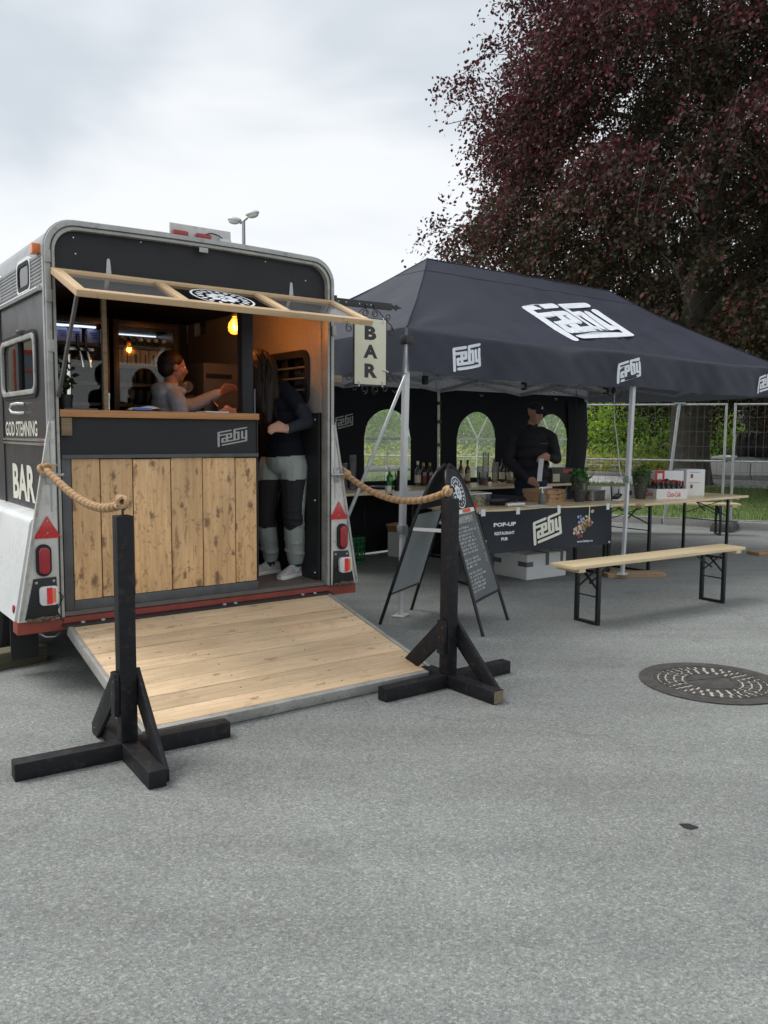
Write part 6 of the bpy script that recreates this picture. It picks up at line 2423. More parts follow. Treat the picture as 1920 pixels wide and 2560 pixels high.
for (x0, y0, x1, y1) in ((-.2, -.15, .2, -.15), (.2, -.15, .2, .15), (.2, .15, -.2, .15), (-.2, .15, -.2, -.15)):
    for z in (.01, .07, .13, .19, .25, .29):
        mb.bar((x0, y0, z), (x1, y1, z), .012, .022 if z in (.01, .29) else .012)
    for k in range(9):
        t = k / 8
        mb.bar((x0 + (x1 - x0) * t, y0 + (y1 - y0) * t, 0), (x0 + (x1 - x0) * t, y0 + (y1 - y0) * t, .3), .012, .012, (1, 0, 0))
mb.box(-.2, .2, -.15, .15, 0, .008)
mb.build('lattice', 'plastic_green', gc)
bx = ething('open_carton', 2.20, 2.60, 0, 'open white and green cardboard carton on the ground under the back bar', 'carton', None, .35)
mb = MB().frame([(-.15, -.2), (.15, -.2), (.15, .2), (-.15, .2)], [(-.146, -.196), (.146, -.196), (.146, .196), (-.146, .196)], lambda a, b, t: (a, b, t), 0, .30)
mb.box(-.146, .146, -.196, .196, 0, .2)
mb.build('carton', 'white_card', bx)
MB().bar((-.15, 0, .30), (-.20, 0, .38), .39, .004).build('flap', 'card', bx)
MB().bar((.0, .20, .30), (.0, .23, .39), .29, .004, (0, 1, 0)).build('flap', 'card', bx)
MB().box(-.12, -.03, -.2015, -.2005, .13, .24).build('green_print', 'plastic_green', bx)
MB().box(.02, .13, -.2015, -.2005, .04, .10).build('grey_print_patch', 'tape_grey', bx)
MB().box(.1505, .1515, -.18, .18, .05, .28).build('green_print', 'plastic_green', bx)
MB().box(.152, .153, -.14, .10, .07, .24).build('paper_label', 'white_card', bx)
dk = ething('dark_case', 2.85, 2.45, 0, 'dark case standing under the back bar behind the chalkboard', 'case')
MB().box(-.25, .25, -.2, .2, 0, .42).build('shell', 'plastic_black', dk, bevel=.015)
MB().tube([(-.08, -.21, .3), (-.08, -.235, .3), (.08, -.235, .3), (.08, -.21, .3)], .008, 6).build('handle', 'steel', dk)

# ------------------------------------------------------------------ folding chalkboard
ab = thing('chalkboard_stand', (.488, 6.51, 0), R(-25.6), 'black folding A-frame chalkboard with drinks menu and round pub emblem', 'sign')
SL = Vector((-.404, 0, 1.25))
SLn = SL.length
SLu = SL.normalized()


def half(s, sgn):
    """half width of the board at slope distance s"""
    if s < .78:
        return .305 - .035 * s / .78
    t = min(1, (s - .78) / (SLn - .78))
    return .27 * math.sqrt(max(0, 1 - t ** 1.9)) ** 1.05


def AP(sgn, s, y, off=0.):
    p = Vector((.424, 0, 0)) + SLu * s
    p = Vector((sgn * p.x, y, p.z))
    nrm = Vector((sgn * SL.z, 0, -SL.x)).normalized()
    return p + nrm * off


for sgn in (-1, 1):
    pts = []
    for i in range(0, 20):
        s = .0 + SLn * (i / 19) ** .8
        pts.append(AP(sgn, s, -half(s, sgn)))
    pts = pts[:-1] + [AP(sgn, SLn * .998, 0)] + [Vector((p.x, -p.y, p.z)) for p in pts[:-1]][::-1]
    MB().tube(pts, .0135, 8).build('tube_frame', 'black_metal', ab, smooth=50)
    MB().tube([AP(sgn, .255, -half(.255, 1) + .01), AP(sgn, .255, half(.255, 1) - .01)], .010, 8).build('cross_tube', 'black_metal', ab, smooth=50)
    # lower board
    b0, b1 = .265, .93
    rows = 10
    def sheet(o_, s0, s1, k=12, inset=.016):
        vs, fs = [], []
        for i in range(k + 1):
            s = s0 + (s1 - s0) * i / k
            vs += [AP(sgn, s, -half(s, 1) + inset, o_), AP(sgn, s, half(s, 1) - inset, o_)]
        fs = [(2 * i, 2 * i + 1, 2 * i + 3, 2 * i + 2) for i in range(k)]
        return vs, fs
    v_, f_ = sheet(.003, b0, .915)
    MB().add(v_, f_).build('board', 'chalkboard', ab)
    v_, f_ = sheet(-.003, b0, .915)
    MB().add(v_, f_).build('back_plate', 'backplate', ab)
    v_, f_ = sheet(.004, .955, SLn * .975)
    MB().add(v_, f_).build('arch_board', 'ink' if False else 'black_panel', ab)
    v_, f_ = sheet(-.004, .955, SLn * .975)
    MB().add(v_, f_).build('arch_back', 'black_panel', ab)
    mb = MB()
    for k in range(7):
        s = .27 + .62 * k / 6
        for sy in (-1, 1):
            mb.sphere(AP(sgn, s, sy * (half(s, 1) - .024), -.004), .006, 6, 4)
    mb.build('rivets', 'galv', ab)
mb = MB()
emblem(mb, lambda x, y: AP(1, 1.085 + y * .128, .0 + x * .125, .0075))
mb.build('emblem', 'white_print', ab)
MB().add([AP(1, .918, -half(.918, 1) + .015, .006), AP(1, .918, half(.918, 1) - .015, .006), AP(1, .95, half(.95, 1) - .015, .006), AP(1, .95, -half(.95, 1) + .015, .006)], [(0, 1, 2, 3)]).build('title_strip', 'white_card', ab)
MB().add([AP(1, .921, -.02, .008), AP(1, .921, .15, .008), AP(1, .947, .15, .008), AP(1, .947, -.02, .008)], [(0, 1, 2, 3)]).build('orange_patch', pbr('orange', (.70, .10, .02), .5), ab)
mb = MB()
write(mb, 'DRIKKEMENY', -.20, .16, .845, .895, lambda x, s: AP(1, s, x, .0055))
mb.build('chalk_heading', 'chalk', ab)
mb = MB()
random.seed(21)
yy = .80
while yy > .30:
    if abs(yy - .58) < .014 or abs(yy - .47) < .014:
        yy -= .022
        continue
    end = random.uniform(-.02, .13)
    x = -.245
    while x < end:
        wl = random.uniform(.03, .085)
        n_ = max(2, int(wl / .011))
        for k in range(n_):
            xx = x + k * .012
            kind = random.random()
            pts = [AP(1, yy + random.uniform(0, .004), xx, .0055), AP(1, yy + .018 + random.uniform(-.003, .003), xx + random.uniform(-.003, .004), .0055)]
            if kind > .4:
                pts.append(AP(1, yy + random.choice((.002, .010, .018)), xx + .008, .0055))
            if kind > .75:
                pts.append(AP(1, yy + .001, xx + .004, .0055))
            mb.tube(pts, .0011, 4)
        x += wl + .018
    if yy > .50:
        for k in range(2):
            mb.tube([AP(1, yy + .016, .19 + k * .016, .0055), AP(1, yy + .016, .20 + k * .016, .0055), AP(1, yy + .008, .19 + k * .016, .0055), AP(1, yy, .20 + k * .016, .0055)], .0011, 4)
    yy -= .0275
tag(mb.build('chalk_writing', 'chalk', ab), None, None, None, 'stuff')
for sy in (-1, 1):
    y = sy * .262
    MB().bar(AP(-1, .80, y * 1.02) , AP(1, .80, y * 1.02), .006, .026).build('spreader_bar', 'plastic_white', ab)
random.seed(5)

# ------------------------------------------------------------------ rope stanchions
def stanchion(p, rot, label, short=.42, lean=0.):
    t = thing('rope_post', p, rot, label, 'post', 'black rope posts beside the ramp')
    b = .078
    MB().box(-.49, .49, -b / 2, b / 2, 0, b).build('long_foot', 'black_wood', t, bevel=.005)
    for sy in (-1, 1):
        MB().box(-b / 2, b / 2, *sorted((sy * (b / 2 + .001), sy * short)), 0, b - .001).build('short_foot', 'black_wood', t, bevel=.005)
        if sy < 0 and p.x > 0:
            MB().box(-b / 2 + .004, b / 2 - .004, *sorted((sy * (short + .0002), sy * (short + .0015))), .004, b - .005).build('end_grain', 'endgrain', t)
    MB().box(-b / 2 + .001, b / 2 - .001, -b / 2 + .001, b / 2 - .001, b + .001, 1.112).build('post', 'black_wood', t, bevel=.006)
    # diagonal braces, one each way, screwed to the side of the post
    for sy, x0 in ((-1, b / 2 + .002), (1, -b / 2 - .024)):
        pr2 = [(sy * .03, .31), (sy * .03, .40), (sy * -.005, .40), (sy * -.036, .36), (sy * -.036, .27), (sy * .30, .002 + b * .2), (sy * .37, b * .2), (sy * .37, b * .75)]
        poly = [(sy * -.036, .27), (sy * -.036, .375), (sy * .0, .41), (sy * .385, .055), (sy * .385, .004), (sy * .30, .004), (sy * .03, .235)]
        bc = MB().prism(poly, lambda y, z, q: (x0 + q, y, z), 0, .022).build('brace', 'black_wood', t, bevel=.003)
        xf = x0 + .022 if x0 > 0 else x0
        for yy_, zz_ in ((-.015, .36), (.01, .30), (.34, .04)):
            MB().lathe([(.006, 0), (.005, .002), (0, .0025)], 8, (xf, sy * yy_, zz_), Matrix.Rotation(pi / 2 if x0 > 0 else -pi / 2, 3, 'Y')).build('screw', 'steel', bc)
    for sx in (-1, 1):
        MB().box(sx * .040 if sx > 0 else -.064, .064 if sx > 0 else -.040, -.03, .03, .20, .40).build('cheek_block', 'black_wood', t, bevel=.004) if (sx > 0) == (short > .5) else None
    MB().tube([(0, 0, 1.112), (0, 0, 1.135), (.02, 0, 1.15), (.022, 0, 1.17), (0, 0, 1.182), (-.02, 0, 1.17), (-.02, 0, 1.152)], .0065, 8).build('hook', 'black_metal', t, smooth=50)
    return t


random.seed(3)
stanchion(Vector((-1.170, 3.722, 0)), R(33.6), 'near black wooden rope post standing left of the ramp')
stanchion(Vector((.385, 4.835, 0)), R(37.5), 'far black wooden rope post standing right of the ramp before the chalkboard')


def rope(p, q, sag, label, skew=0.):
    t = thing('barrier_rope', p, 0, label, 'rope', 'jute barrier ropes')
    pts = [v - Vector(p) for v in catenary(p, q, sag, 180, skew)]
    for k in range(3):
        path = []
        for i, c in enumerate(pts):
            d = pts[min(i + 1, 180)] - pts[max(i - 1, 0)]
            _, s, u = basis(d)
            a = 2 * pi * (i / 180 * 20 + k / 3)
            path.append(c + (s * math.cos(a) + u * math.sin(a)) * .0138)
        MB().tube(path, .0086, 7).build('strand', 'rope2' if k == 0 else 'rope', t, smooth=60)
    # knots at the ends
    for e, r in ((pts[0], .026), (pts[-1], .022)):
        for k in range(3):
            c = e + Vector((random.uniform(-.012, .012), random.uniform(-.012, .012), random.uniform(-.01, .012)))
            ax = Euler((random.uniform(0, 3), random.uniform(0, 3), 0)).to_matrix()
            ring_ = [c + ax @ Vector((r * math.cos(a), r * math.sin(a), .006 * math.sin(2 * a))) for a in [2 * pi * i / 14 for i in range(14)]]
            MB().tube(ring_, .0105, 7, closed=True).build('knot', 'rope', t, smooth=60)
    mb = MB()
    for i in range(240):
        j = random.randrange(4, 176)
        c = pts[j]
        dv_ = Vector((random.gauss(0, 1), random.gauss(0, 1), random.gauss(0, 1))).normalized()
        mb.tube([c + dv_ * .014, c + dv_ * .026 + Vector((0, 0, random.uniform(-.004, .006)))], .0006, 3, cap=False)
    mb.build('fibres', 'rope', t)
    return t


rope(TW(-1.005, -.055, 1.262), Vector((-1.170, 3.722, 1.165)), .075, 'thick jute rope from the left tail fin to the near post', .8)
rope(TW(1.055, -.045, 1.20), Vector((.375, 4.84, 1.155)), .115, 'thick jute rope from the right tail fin to the far post', .2)
o = MB().bar((-.6, 0, .055), (.42, 0, .055), .15, .10).build('wheel_chock_plank', 'moss_wood', None, bevel=.006, loc=Vector((-2.52, 5.05, 0)), rotz=.80)
tag(o, 'mossy old plank lying on the asphalt by the trailer wheel', 'plank')

# ------------------------------------------------------------------ people (voxel-joined bodies)
def body(name, mb_, mats, matfn, parent, voxel=.0075, it=6):
    me = bpy.data.meshes.new(name)
    me.from_pydata([tuple(p) for p in mb_.v], [], mb_.f)
    bm = bmesh.new()
    bm.from_mesh(me)
    bmesh.ops.recalc_face_normals(bm, faces=bm.faces)
    bm.to_mesh(me)
    bm.free()
    ob = bpy.data.objects.new(name, me)
    col.objects.link(ob)
    m1 = ob.modifiers.new('r', 'REMESH')
    m1.mode = 'VOXEL'
    m1.voxel_size = voxel
    m2 = ob.modifiers.new('s', 'SMOOTH')
    m2.factor = .5
    m2.iterations = it
    dg = bpy.context.evaluated_depsgraph_get()
    m = bpy.data.meshes.new_from_object(ob.evaluated_get(dg))
    bpy.data.objects.remove(ob)
    m.name = name
    m.materials.clear()
    for x in mats:
        m.materials.append(M[x])
    nf = len(m.polygons)
    ce = np.empty(nf * 3, np.float32)
    m.polygons.foreach_get('center', ce)
    ce = ce.reshape(-1, 3)
    m.polygons.foreach_set('material_index', [matfn(*c) for c in ce])
    m.polygons.foreach_set('use_smooth', [True] * nf)
    o2 = bpy.data.objects.new(name, m)
    col.objects.link(o2)
    o2.parent = parent
    return o2


def hand(mb_, wrist, palm_dir, thumb_dir, curl_dir, sc_=1., curl=.6):
    """palm with four fingers and a thumb; palm_dir points to the fingers"""
    w_, f, th, cu = Vector(wrist), Vector(palm_dir).normalized(), Vector(thumb_dir).normalized(), Vector(curl_dir).normalized()
    k = sc_
    for j in (-.028, -.010, .009, .027):
        mb_.cone(w_ + th * j * .7 * k, w_ + f * .085 * k + th * j * k, .0155 * k, .0125 * k, 8)
    for j, ln_f in ((.028, .070), (.0095, .080), (-.009, .074), (-.027, .058)):
        a = w_ + f * .088 * k + th * j * k
        b = a + (f * (1 - curl * .5) + cu * curl * .7).normalized() * ln_f * .45 * k
        c = b + (f * (1 - curl) + cu * curl).normalized() * ln_f * .32 * k
        d = c + (f * (.8 - curl * 1.1) + cu * (curl + .2)).normalized() * ln_f * .26 * k
        mb_.cone(a, b, .0095 * k, .0088 * k, 8)
        mb_.cone(b, c, .0088 * k, .0080 * k, 8)
        mb_.cone(c, d, .0080 * k, .0068 * k, 8)
    a = w_ + f * .022 * k + th * .030 * k
    b = a + (f * .6 + th * .7 + cu * .25).normalized() * .036 * k
    c = b + (f * .8 + th * .15 + cu * .5).normalized() * .030 * k
    mb_.cone(a, b, .0135 * k, .011 * k, 8)
    mb_.cone(b, c, .011 * k, .0085 * k, 8)


def head(mb_, c, fwd, up=(0, 0, 1), k=1.):
    """head of total height .23k with brow, nose, lips, chin and ears; c is its centre"""
    f = Vector(fwd).normalized()
    u = Vector(up)
    u = (u - f * u.dot(f)).normalized()
    s = f.cross(u)
    Q = Matrix((s, f, u)).transposed()
    c = Vector(c)
    P = lambda x, y, z: c + Q @ (Vector((x, y, z)) * k)
    mb_.sphere(P(0, -.012, .028), (.076 * k, .094 * k, .088 * k), 20, 14, Q)
    mb_.sphere(P(0, .018, -.030), (.062 * k, .072 * k, .082 * k), 18, 12, Q)
    mb_.sphere(P(0, .052, -.088), (.030 * k, .028 * k, .024 * k), 12, 8, Q)
    mb_.cone(P(0, .086, .012), P(0, .103, -.026), .009 * k, .015 * k, 8)
    for x in (-1, 1):
        mb_.sphere(P(x * .013, .094, -.030), .010 * k, 8, 6)
        mb_.sphere(P(x * .078, -.010, -.008), (.010 * k, .019 * k, .031 * k), 10, 8, Q)
        mb_.cone(P(x * .016, .079, .026), P(x * .050, .062, .022), .011 * k, .010 * k, 8)
        mb_.sphere(P(x * .043, .055, -.026), .023 * k, 10, 8)
    mb_.cone(P(-.020, .079, -.054), P(.020, .079, -.054), .009 * k, .009 * k, 8)
    mb_.cone(P(-.016, .078, -.065), P(.016, .078, -.065), .009 * k, .009 * k, 8)
    return P, Q


def eyes(P, parent, k=1., brow=True):
    for x in (-1, 1):
        e = MB().sphere(P(x * .031, .073, .008), .0105 * k, 10, 8).build('eye', 'plastic_white', parent, smooth=60)
        MB().sphere(P(x * .031, .0815, .008), .0052 * k, 8, 6).build('iris', 'ink', e, smooth=60)


# --- man behind the counter: black cap, black jumper, jeans, peeling a white strip
man = thing('person', EW(3.13, 1.48), R(-4), 'man in black cap and black jumper holding a white strip behind the counter', 'person')
mb = MB()
hp, hq = head(mb, (.03, -.05, 1.735), (.60, -.74, -.30), k=1.04)
mb.cone((.01, -.01, 1.63), (0, .02, 1.52), .058, .068)
# torso
for z, rx, ry, y in ((.92, .200, .145, .02), (1.02, .210, .150, .015), (1.14, .215, .150, .01), (1.26, .225, .150, .01), (1.38, .228, .142, .012), (1.47, .195, .120, .015)):
    mb.sphere((0, y, z), (rx, ry, .10), 18, 12)
for x in (-1, 1):
    mb.cone((x * .10, .02, 1.51), (x * .205, .02, 1.465), .075, .072)
# his right arm (viewer's left) down and forward
mb.cone((-.225, .01, 1.44), (-.275, -.03, 1.18), .078, .066)
mb.cone((-.275, -.03, 1.18), (-.085, -.235, .985), .066, .046)
hand(mb, (-.065, -.25, .968), (.85, -.25, -.30), (.2, -.3, .9), (.3, .2, -.9), 1.05, .75)
# his left arm bent up across
mb.cone((.225, .01, 1.44), (.285, -.02, 1.21), .078, .066)
mb.cone((.285, -.02, 1.21), (.205, -.22, 1.225), .064, .046)
hand(mb, (.19, -.24, 1.226), (-.95, -.25, .02), (-.1, -.2, .95), (-.3, .1, -.9), 1.05, .55)
# legs
for x in (-1, 1):
    mb.cone((x * .095, .02, .90), (x * .10, .0, .50), .095, .070)
    mb.cone((x * .10, .0, .50), (x * .105, .02, .09), .068, .052)
    mb.cone((x * .105, .03, .05), (x * .12, -.14, .035), .048, .038)


def man_m(x, y, z):
    dl, dr = (Vector((x, y, z)) - Vector((-.065, -.25, .968))), (Vector((x, y, z)) - Vector((.19, -.24, 1.226)))
    if dl.dot(Vector((.85, -.25, -.30)).normalized()) > .012 and dl.length < .22 and z < 1.05 and y < -.19:
        return 0
    if dr.dot(Vector((-.95, -.25, .02)).normalized()) > .012 and dr.length < .22 and y < -.17 and z > 1.05:
        return 0
    if z > 1.605 or (z > 1.585 and y < -.06):
        return 0
    if z > .955:
        return 1
    if z > .09:
        return 2
    return 3


bd_ = body('body', mb, ['skin', 'cloth_black', 'jeans', 'plastic_black'], man_m, man)
eyes(hp, man, 1.04)
mb = MB()
mb.sphere(hp(0, -.010, .046), (.090, .104, .084), 22, 14, hq)
mb2 = MB()
for v, f in ((mb.v, mb.f),):
    pass
cap = MB()
vs = [Vector(v) for v in mb.v]
inv = hq.inverted()
c0 = hp(0, 0, 0)
keep_f = [f for f in mb.f if all((inv @ (vs[i] - c0)).z > .040 for i in f)]
cap.add(mb.v, keep_f)
cap_o = cap.build('cap', 'cloth_black', man, smooth=60)
br_ = MB().grid(lambda a, b: hp((a - .5) * .165, .075 + .085 * b * math.sin(pi * (.12 + .76 * a)), .062 - .020 * b - .02 * (2 * a - 1) ** 2), 14, 6)
br_.grid(lambda a, b: hp((a - .5) * .165, .075 + .085 * b * math.sin(pi * (.12 + .76 * a)), .057 - .020 * b - .02 * (2 * a - 1) ** 2), 14, 6)
br_.build('brim', 'cloth_black', cap_o, smooth=60)
MB().add([hp(.010, .1035, .075), hp(.024, .1005, .075), hp(.022, .094, .10), hp(.012, .096, .10)], [(0, 1, 2, 3)]).build('badge', 'white_print', cap_o)
mb = MB()
mb.sphere(hp(0, -.014, .0), (.0815, .0935, .062), 18, 12, hq)
MB().box(.085, .165, -.136, -.134, 1.383, 1.388).build('chest_print', 'tape_grey', man)
o = MB().grid(lambda a, b: (.035 + .055 * a + .02 * b, -.325 + .02 * math.sin(3 * b), .96 + .255 * b), 4, 10).build('white_strip', 'paper', None, loc=man.location, rotz=man.rotation_euler.z)
tag(o, 'white strip of material held between the hands of the man', 'strip')

# --- barkeeper inside the trailer, profile to the right
kp = tthing('person', .09, .75, .418, 'barkeeper with tied dark hair in a beige hoodie reaching right behind the counter', 'person')
mb = MB()
hp, hq = head(mb, (.015, 0, 1.530), (1, -.12, -.06), k=.92)
mb.cone((-.01, 0, 1.44), (-.02, 0, 1.34), .050, .058)
for z, rx, ry, x in ((.80, .13, .16, -.02), (.92, .125, .155, -.03), (1.05, .125, .16, -.035), (1.18, .13, .17, -.035), (1.27, .115, .165, -.03)):
    mb.sphere((x, 0, z), (rx, ry, .10), 18, 12)
for sy in (-1, 1):
    mb.cone((-.03, sy * .08, 1.32), (-.03, sy * .155, 1.28), .072, .068)
# hood bunched behind the neck
mb.sphere((-.085, 0, 1.37), (.070, .105, .055), 14, 10)
mb.sphere((-.095, -.02, 1.335), (.06, .09, .05), 14, 10)
for k in range(12):
    a_ = 2 * pi * k / 12
    b_ = 2 * pi * (k + 1) / 12
    mb.cone((-.01 + .075 * math.cos(a_), .085 * math.sin(a_), 1.375 + .03 * -math.cos(a_)), (-.01 + .075 * math.cos(b_), .085 * math.sin(b_), 1.375 + .03 * -math.cos(b_)), .024, .024, 8)
mb.cone((-.07, -.08, 1.385), (.06, -.05, 1.36), .034, .026)
# near arm hangs with the forearm on the work top, far arm reaches right
mb.cone((-.03, -.175, 1.27), (-.005, -.20, 1.05), .066, .055)
mb.cone((-.005, -.20, 1.05), (.16, -.12, .90), .053, .042)
hand(mb, (.175, -.11, .89), (1, .2, -.4), (0, .5, .8), (.2, .0, -1), .92, .5)
mb.cone((.0, .12, 1.27), (.19, .10, 1.262), .064, .055)
mb.cone((.19, .10, 1.262), (.365, .03, 1.355), .054, .040)
hand(mb, (.385, .025, 1.362), (.80, -.10, .45), (-.3, -.3, .85), (.75, .1, -.6), .95, .65)
for sy in (-1, 1):
    mb.cone((-.02, sy * .085, .80), (0, sy * .09, .44), .09, .065)
    mb.cone((0, sy * .09, .44), (-.02, sy * .09, .09), .063, .048)
    mb.cone((-.02, sy * .09, .05), (.13, sy * .10, .035), .045, .036)


def kp_m(x, y, z):
    if (x > .375 and z > 1.28) or (x > .165 and y < -.02 and z < .99):
        return 0
    if z > 1.415 and x > -.075 and not (z < 1.43 and abs(y) > .06):
        return 0
    if z > .72:
        return 1
    return 2


body('body', mb, ['skin2', 'hoodie', 'cloth_black'], kp_m, kp)
eyes(hp, kp, .92)
mb = MB()
mb.sphere(hp(0, -.028, .044), (.080, .092, .080), 22, 14, hq)
mb.sphere(hp(0, -.056, -.005), (.072, .066, .075), 18, 12, hq)
mb.sphere(hp(0, -.105, .02), (.034, .028, .036), 14, 10, hq)
body('hair', mb, ['hair_dark'], lambda x, y, z: 0, kp, .007, 3)
MB().tube([(.08, -.04, 1.30), (.09, -.045, 1.24), (.085, -.05, 1.19)], .004, 6).build('hood_cord', 'plastic_white', kp)

# --- woman standing in the doorway, leaning over the counter, sage trousers
wm = tthing('person', .74, .36, .418, 'woman with long dark hair, navy shirt and sage trousers in the trailer doorway', 'person')
mb = MB()
hp, hq = head(mb, (-.165, -.02, 1.525), (-.80, .25, -.62), (-.55, .1, .8), k=.98)
mb.cone((-.12, .0, 1.47), (-.05, .02, 1.40), .052, .062)
for z, x, rx, ry in ((.90, .06, .150, .165), (.98, .055, .140, .155), (1.08, .045, .130, .150), (1.18, .03, .130, .155), (1.28, .0, .135, .170), (1.35, -.03, .115, .160)):
    mb.sphere((x, 0.0, z), (rx, ry, .10), 18, 12)
for sy in (-1, 1):
    mb.cone((-.02, sy * .08, 1.385), (.0, sy * .165, 1.33), .068, .064)
# near arm: elbow back, forearm to the counter end
mb.cone((.01, -.185, 1.32), (.145, -.19, 1.15), .062, .052)
mb.cone((.145, -.19, 1.15), (-.055, -.235, 1.095), .052, .036)
hand(mb, (-.07, -.238, 1.097), (-1, -.08, .10), (-.1, .3, .9), (-.3, .2, -.9), .95, .5)
mb.cone((-.02, .18, 1.32), (-.13, .22, 1.17), .060, .050)
mb.cone((-.13, .22, 1.17), (-.30, .10, 1.21), .048, .035)
hand(mb, (-.315, .09, 1.21), (-.9, -.3, .0), (0, .3, .9), (-.2, .2, -.9), .95, .4)
# hips and loose trousers with bunched hems
mb.sphere((.055, 0, .86), (.150, .165, .12), 18, 12)


def trouser(hip, knee, ank, r0, r1, r2):
    hip, knee, ank = Vector(hip), Vector(knee), Vector(ank)
    mb.cone(hip, knee, r0, r1)
    mb.cone(knee, knee.lerp(ank, .55), r1, r1 * .96)
    mb.cone(knee.lerp(ank, .55), ank, r1 * .96, r2)
    for i in range(7):                     # folds
        t = .42 + .55 * i / 6
        c = knee.lerp(ank, t)
        a = i * 2.2
        mb.sphere(c + Vector((.020 * math.cos(a), .020 * math.sin(a), 0)), (r1 * .84, r1 * .80, .026), 12, 6, Euler((random.uniform(-.3, .3), random.uniform(-.3, .3), 0)).to_matrix())
    for i in range(3):
        c = knee + Vector((0, 0, .05 - .05 * i))
        mb.sphere(c + Vector((random.uniform(-.012, .012), random.uniform(-.012, .012), 0)), (r1 * 1.03, r1 * 1.0, .02), 12, 6, Euler((random.uniform(-.25, .25), random.uniform(-.25, .25), 0)).to_matrix())


trouser((.085, -.075, .82), (.065, -.105, .46), (.115, -.05, .135), .112, .080, .066)
trouser((-.01, .085, .82), (-.05, .12, .46), (.02, .165, .14), .108, .078, .064)
mb.cone((.115, -.05, .14), (.105, -.045, .075), .042, .040)
mb.cone((.02, .165, .14), (.01, .16, .075), .042, .040)


def wm_m(x, y, z):
    if x < -.06 and z < 1.16 and y < -.18 and z > 1.0:
        return 0
    if x < -.30 and z > 1.15 and y > -.05 and z < 1.35:
        return 0
    if z > 1.42 and x < -.07:
        return 0
    if y < -.165 and z > 1.0 and (x > .03 or z < 1.16) and z < 1.275:
        return 2
    if y > .16 and z > 1.0 and z < 1.25:
        return 2
    if z > .905 + .12 * (x + .02) * 0 + max(0, (.06 - x)) * -.10:
        return 1
    if z < .095:
        return 5
    # black thigh-to-knee panels on the front of each leg
    near = y < .03
    if .37 + .25 * max(0, x - .03) + .012 * math.sin(y * 60) < z < .735 + .10 * (x - .06) + .006 * math.sin(y * 45):
        if near and x < .125 + .03 * math.sin(z * 9):
            return 4
        if not near and x < .02:
            return 4
    return 3


body('body', mb, ['skin', 'cloth_navy', 'cloth_grey', 'sage', 'cloth_black', 'cloth_black'], wm_m, wm)
eyes(hp, wm, .98)
mb = MB()
mb.sphere(hp(0, -.022, .036), (.088, .102, .090), 22, 14, hq)
mb.sphere(hp(0, -.055, -.02), (.085, .075, .09), 18, 12, hq)
mb.cone((-.135, -.085, 1.53), (-.150, -.125, 1.36), .060, .055)
mb.cone((-.150, -.125, 1.36), (-.165, -.15, 1.15), .052, .030)
mb.cone((-.115, -.095, 1.50), (-.10, -.13, 1.33), .050, .040)
mb.cone((-.13, .07, 1.53), (-.19, .10, 1.32), .050, .032)
mb.cone((-.185, -.075, 1.575), (-.215, -.10, 1.40), .048, .040)
mb.cone((-.215, -.10, 1.40), (-.20, -.135, 1.22), .040, .022)
mb.cone((-.205, -.05, 1.60), (-.235, -.07, 1.45), .036, .030)
hr = body('hair', mb, ['hair_dark'], lambda x, y, z: 0, wm, .008, 4)
mb = MB()
random.seed(17)
for i in range(150):
    a_ = random.uniform(-.2, 1.0)
    st = Vector(hp(random.uniform(-.085, .02) if i % 3 else random.uniform(0, .085), random.uniform(-.10, .05), random.uniform(.03, .105)))
    side = -1 if i % 3 else 1
    e_ = Vector((random.uniform(-.235, -.085), side * random.uniform(.085, .16), random.uniform(1.10, 1.34)))
    m_ = st.lerp(e_, .5) + Vector((random.uniform(-.02, .03), side * random.uniform(.02, .05), random.uniform(0, .05)))
    pts_ = [st, st.lerp(m_, .5) + Vector((0, side * .012, .012)), m_, m_.lerp(e_, .5) + Vector((random.uniform(-.012, .012), 0, 0)), e_]
    mb.tube(pts_, [.0045, .005, .005, .004, .0015], 5)
mb.build('hair_strands', 'hair_dark', hr, smooth=60)
random.seed(9)
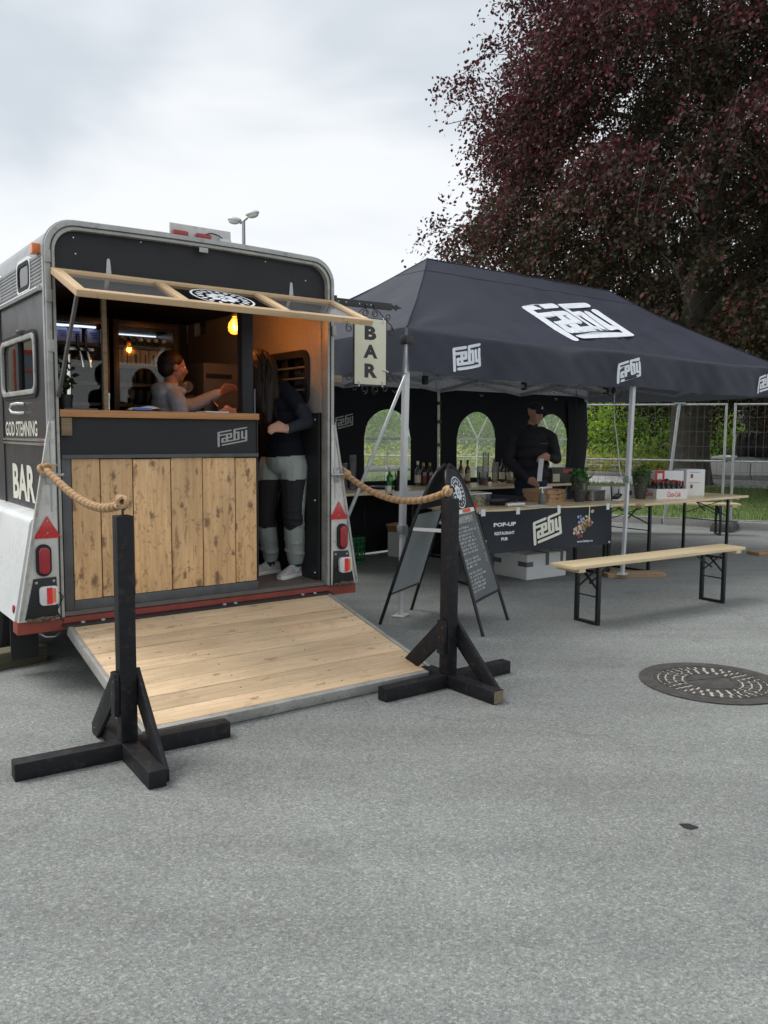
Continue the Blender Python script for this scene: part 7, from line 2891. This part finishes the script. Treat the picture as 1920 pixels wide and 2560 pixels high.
MB().tube([(.148, -.178, .80), (.158, -.182, .74), (.165, -.18, .66)], .004, 6).build('zip', 'ink', wm)
MB().lathe([(.038, -.008), (.040, 0), (.038, .008)], 14, (-.045, -.235, 1.098), Matrix.Rotation(pi / 2, 3, 'Y')).build('wrist_band', 'rubber', wm)
for (hx, hy, ang_, nm) in ((.125, -.045, R(203), 0), (.04, .17, R(188), 1)):
    # sneaker pointing along ang_
    c_, s_ = math.cos(ang_), math.sin(ang_)
    Fn = lambda a, b, z: (hx + a * c_ - b * s_, hy + a * s_ + b * c_, z)
    prof_ = [(-.055, .030), (-.03, .036), (.03, .034), (.09, .037), (.15, .044), (.19, .038), (.215, .018)]
    mb = MB()
    rows = []
    for i, (a, hw) in enumerate(prof_):
        top = [.085, .098, .102, .085, .058, .045, .034][i]
        rows.append([Fn(a, hw * math.cos(t), .022 + (top - .022) * max(0, math.sin(t)) ** .7) for t in [pi * k / 10 for k in range(11)]])
    vs_ = [p for r_ in rows for p in r_]
    fs2 = [(i * 11 + k, i * 11 + k + 1, (i + 1) * 11 + k + 1, (i + 1) * 11 + k) for i in range(6) for k in range(10)] + [tuple(range(11)), tuple(66 + k for k in range(11))]
    mb.add(vs_, fs2)
    sh = mb.build('sneaker', 'sneaker', wm, smooth=60)
    ol_ = [(a, hw + .004) for a, hw in prof_] + [(a, -hw - .004) for a, hw in prof_[::-1]]
    MB().prism(ol_, lambda a, b, t: Fn(a, b, t), 0.0005, .028).build('sole', 'sole', sh, bevel=.006)
    mb = MB()
    for k in range(5):
        a = .045 + .018 * k
        zt = .10 - .010 * k
        mb.tube([Fn(a, -.022, zt - .008), Fn(a + .006, 0, zt + .003), Fn(a, .022, zt - .008)], .003, 5)
    mb.build('laces', 'plastic_white', sh)
    mb = MB()
    for side in (-1, 1):
        for (a0, z0), (a1, z1) in (((.02, .035), (.03, .075)), ((.03, .075), (.055, .035)), ((.055, .035), (.065, .07))):
            mb.bar(Fn(a0, side * .0395, z0), Fn(a1, side * .0375, z1), .007, .004, (0, 0, 1))
    mb.build('side_mark', 'white_print', sh)
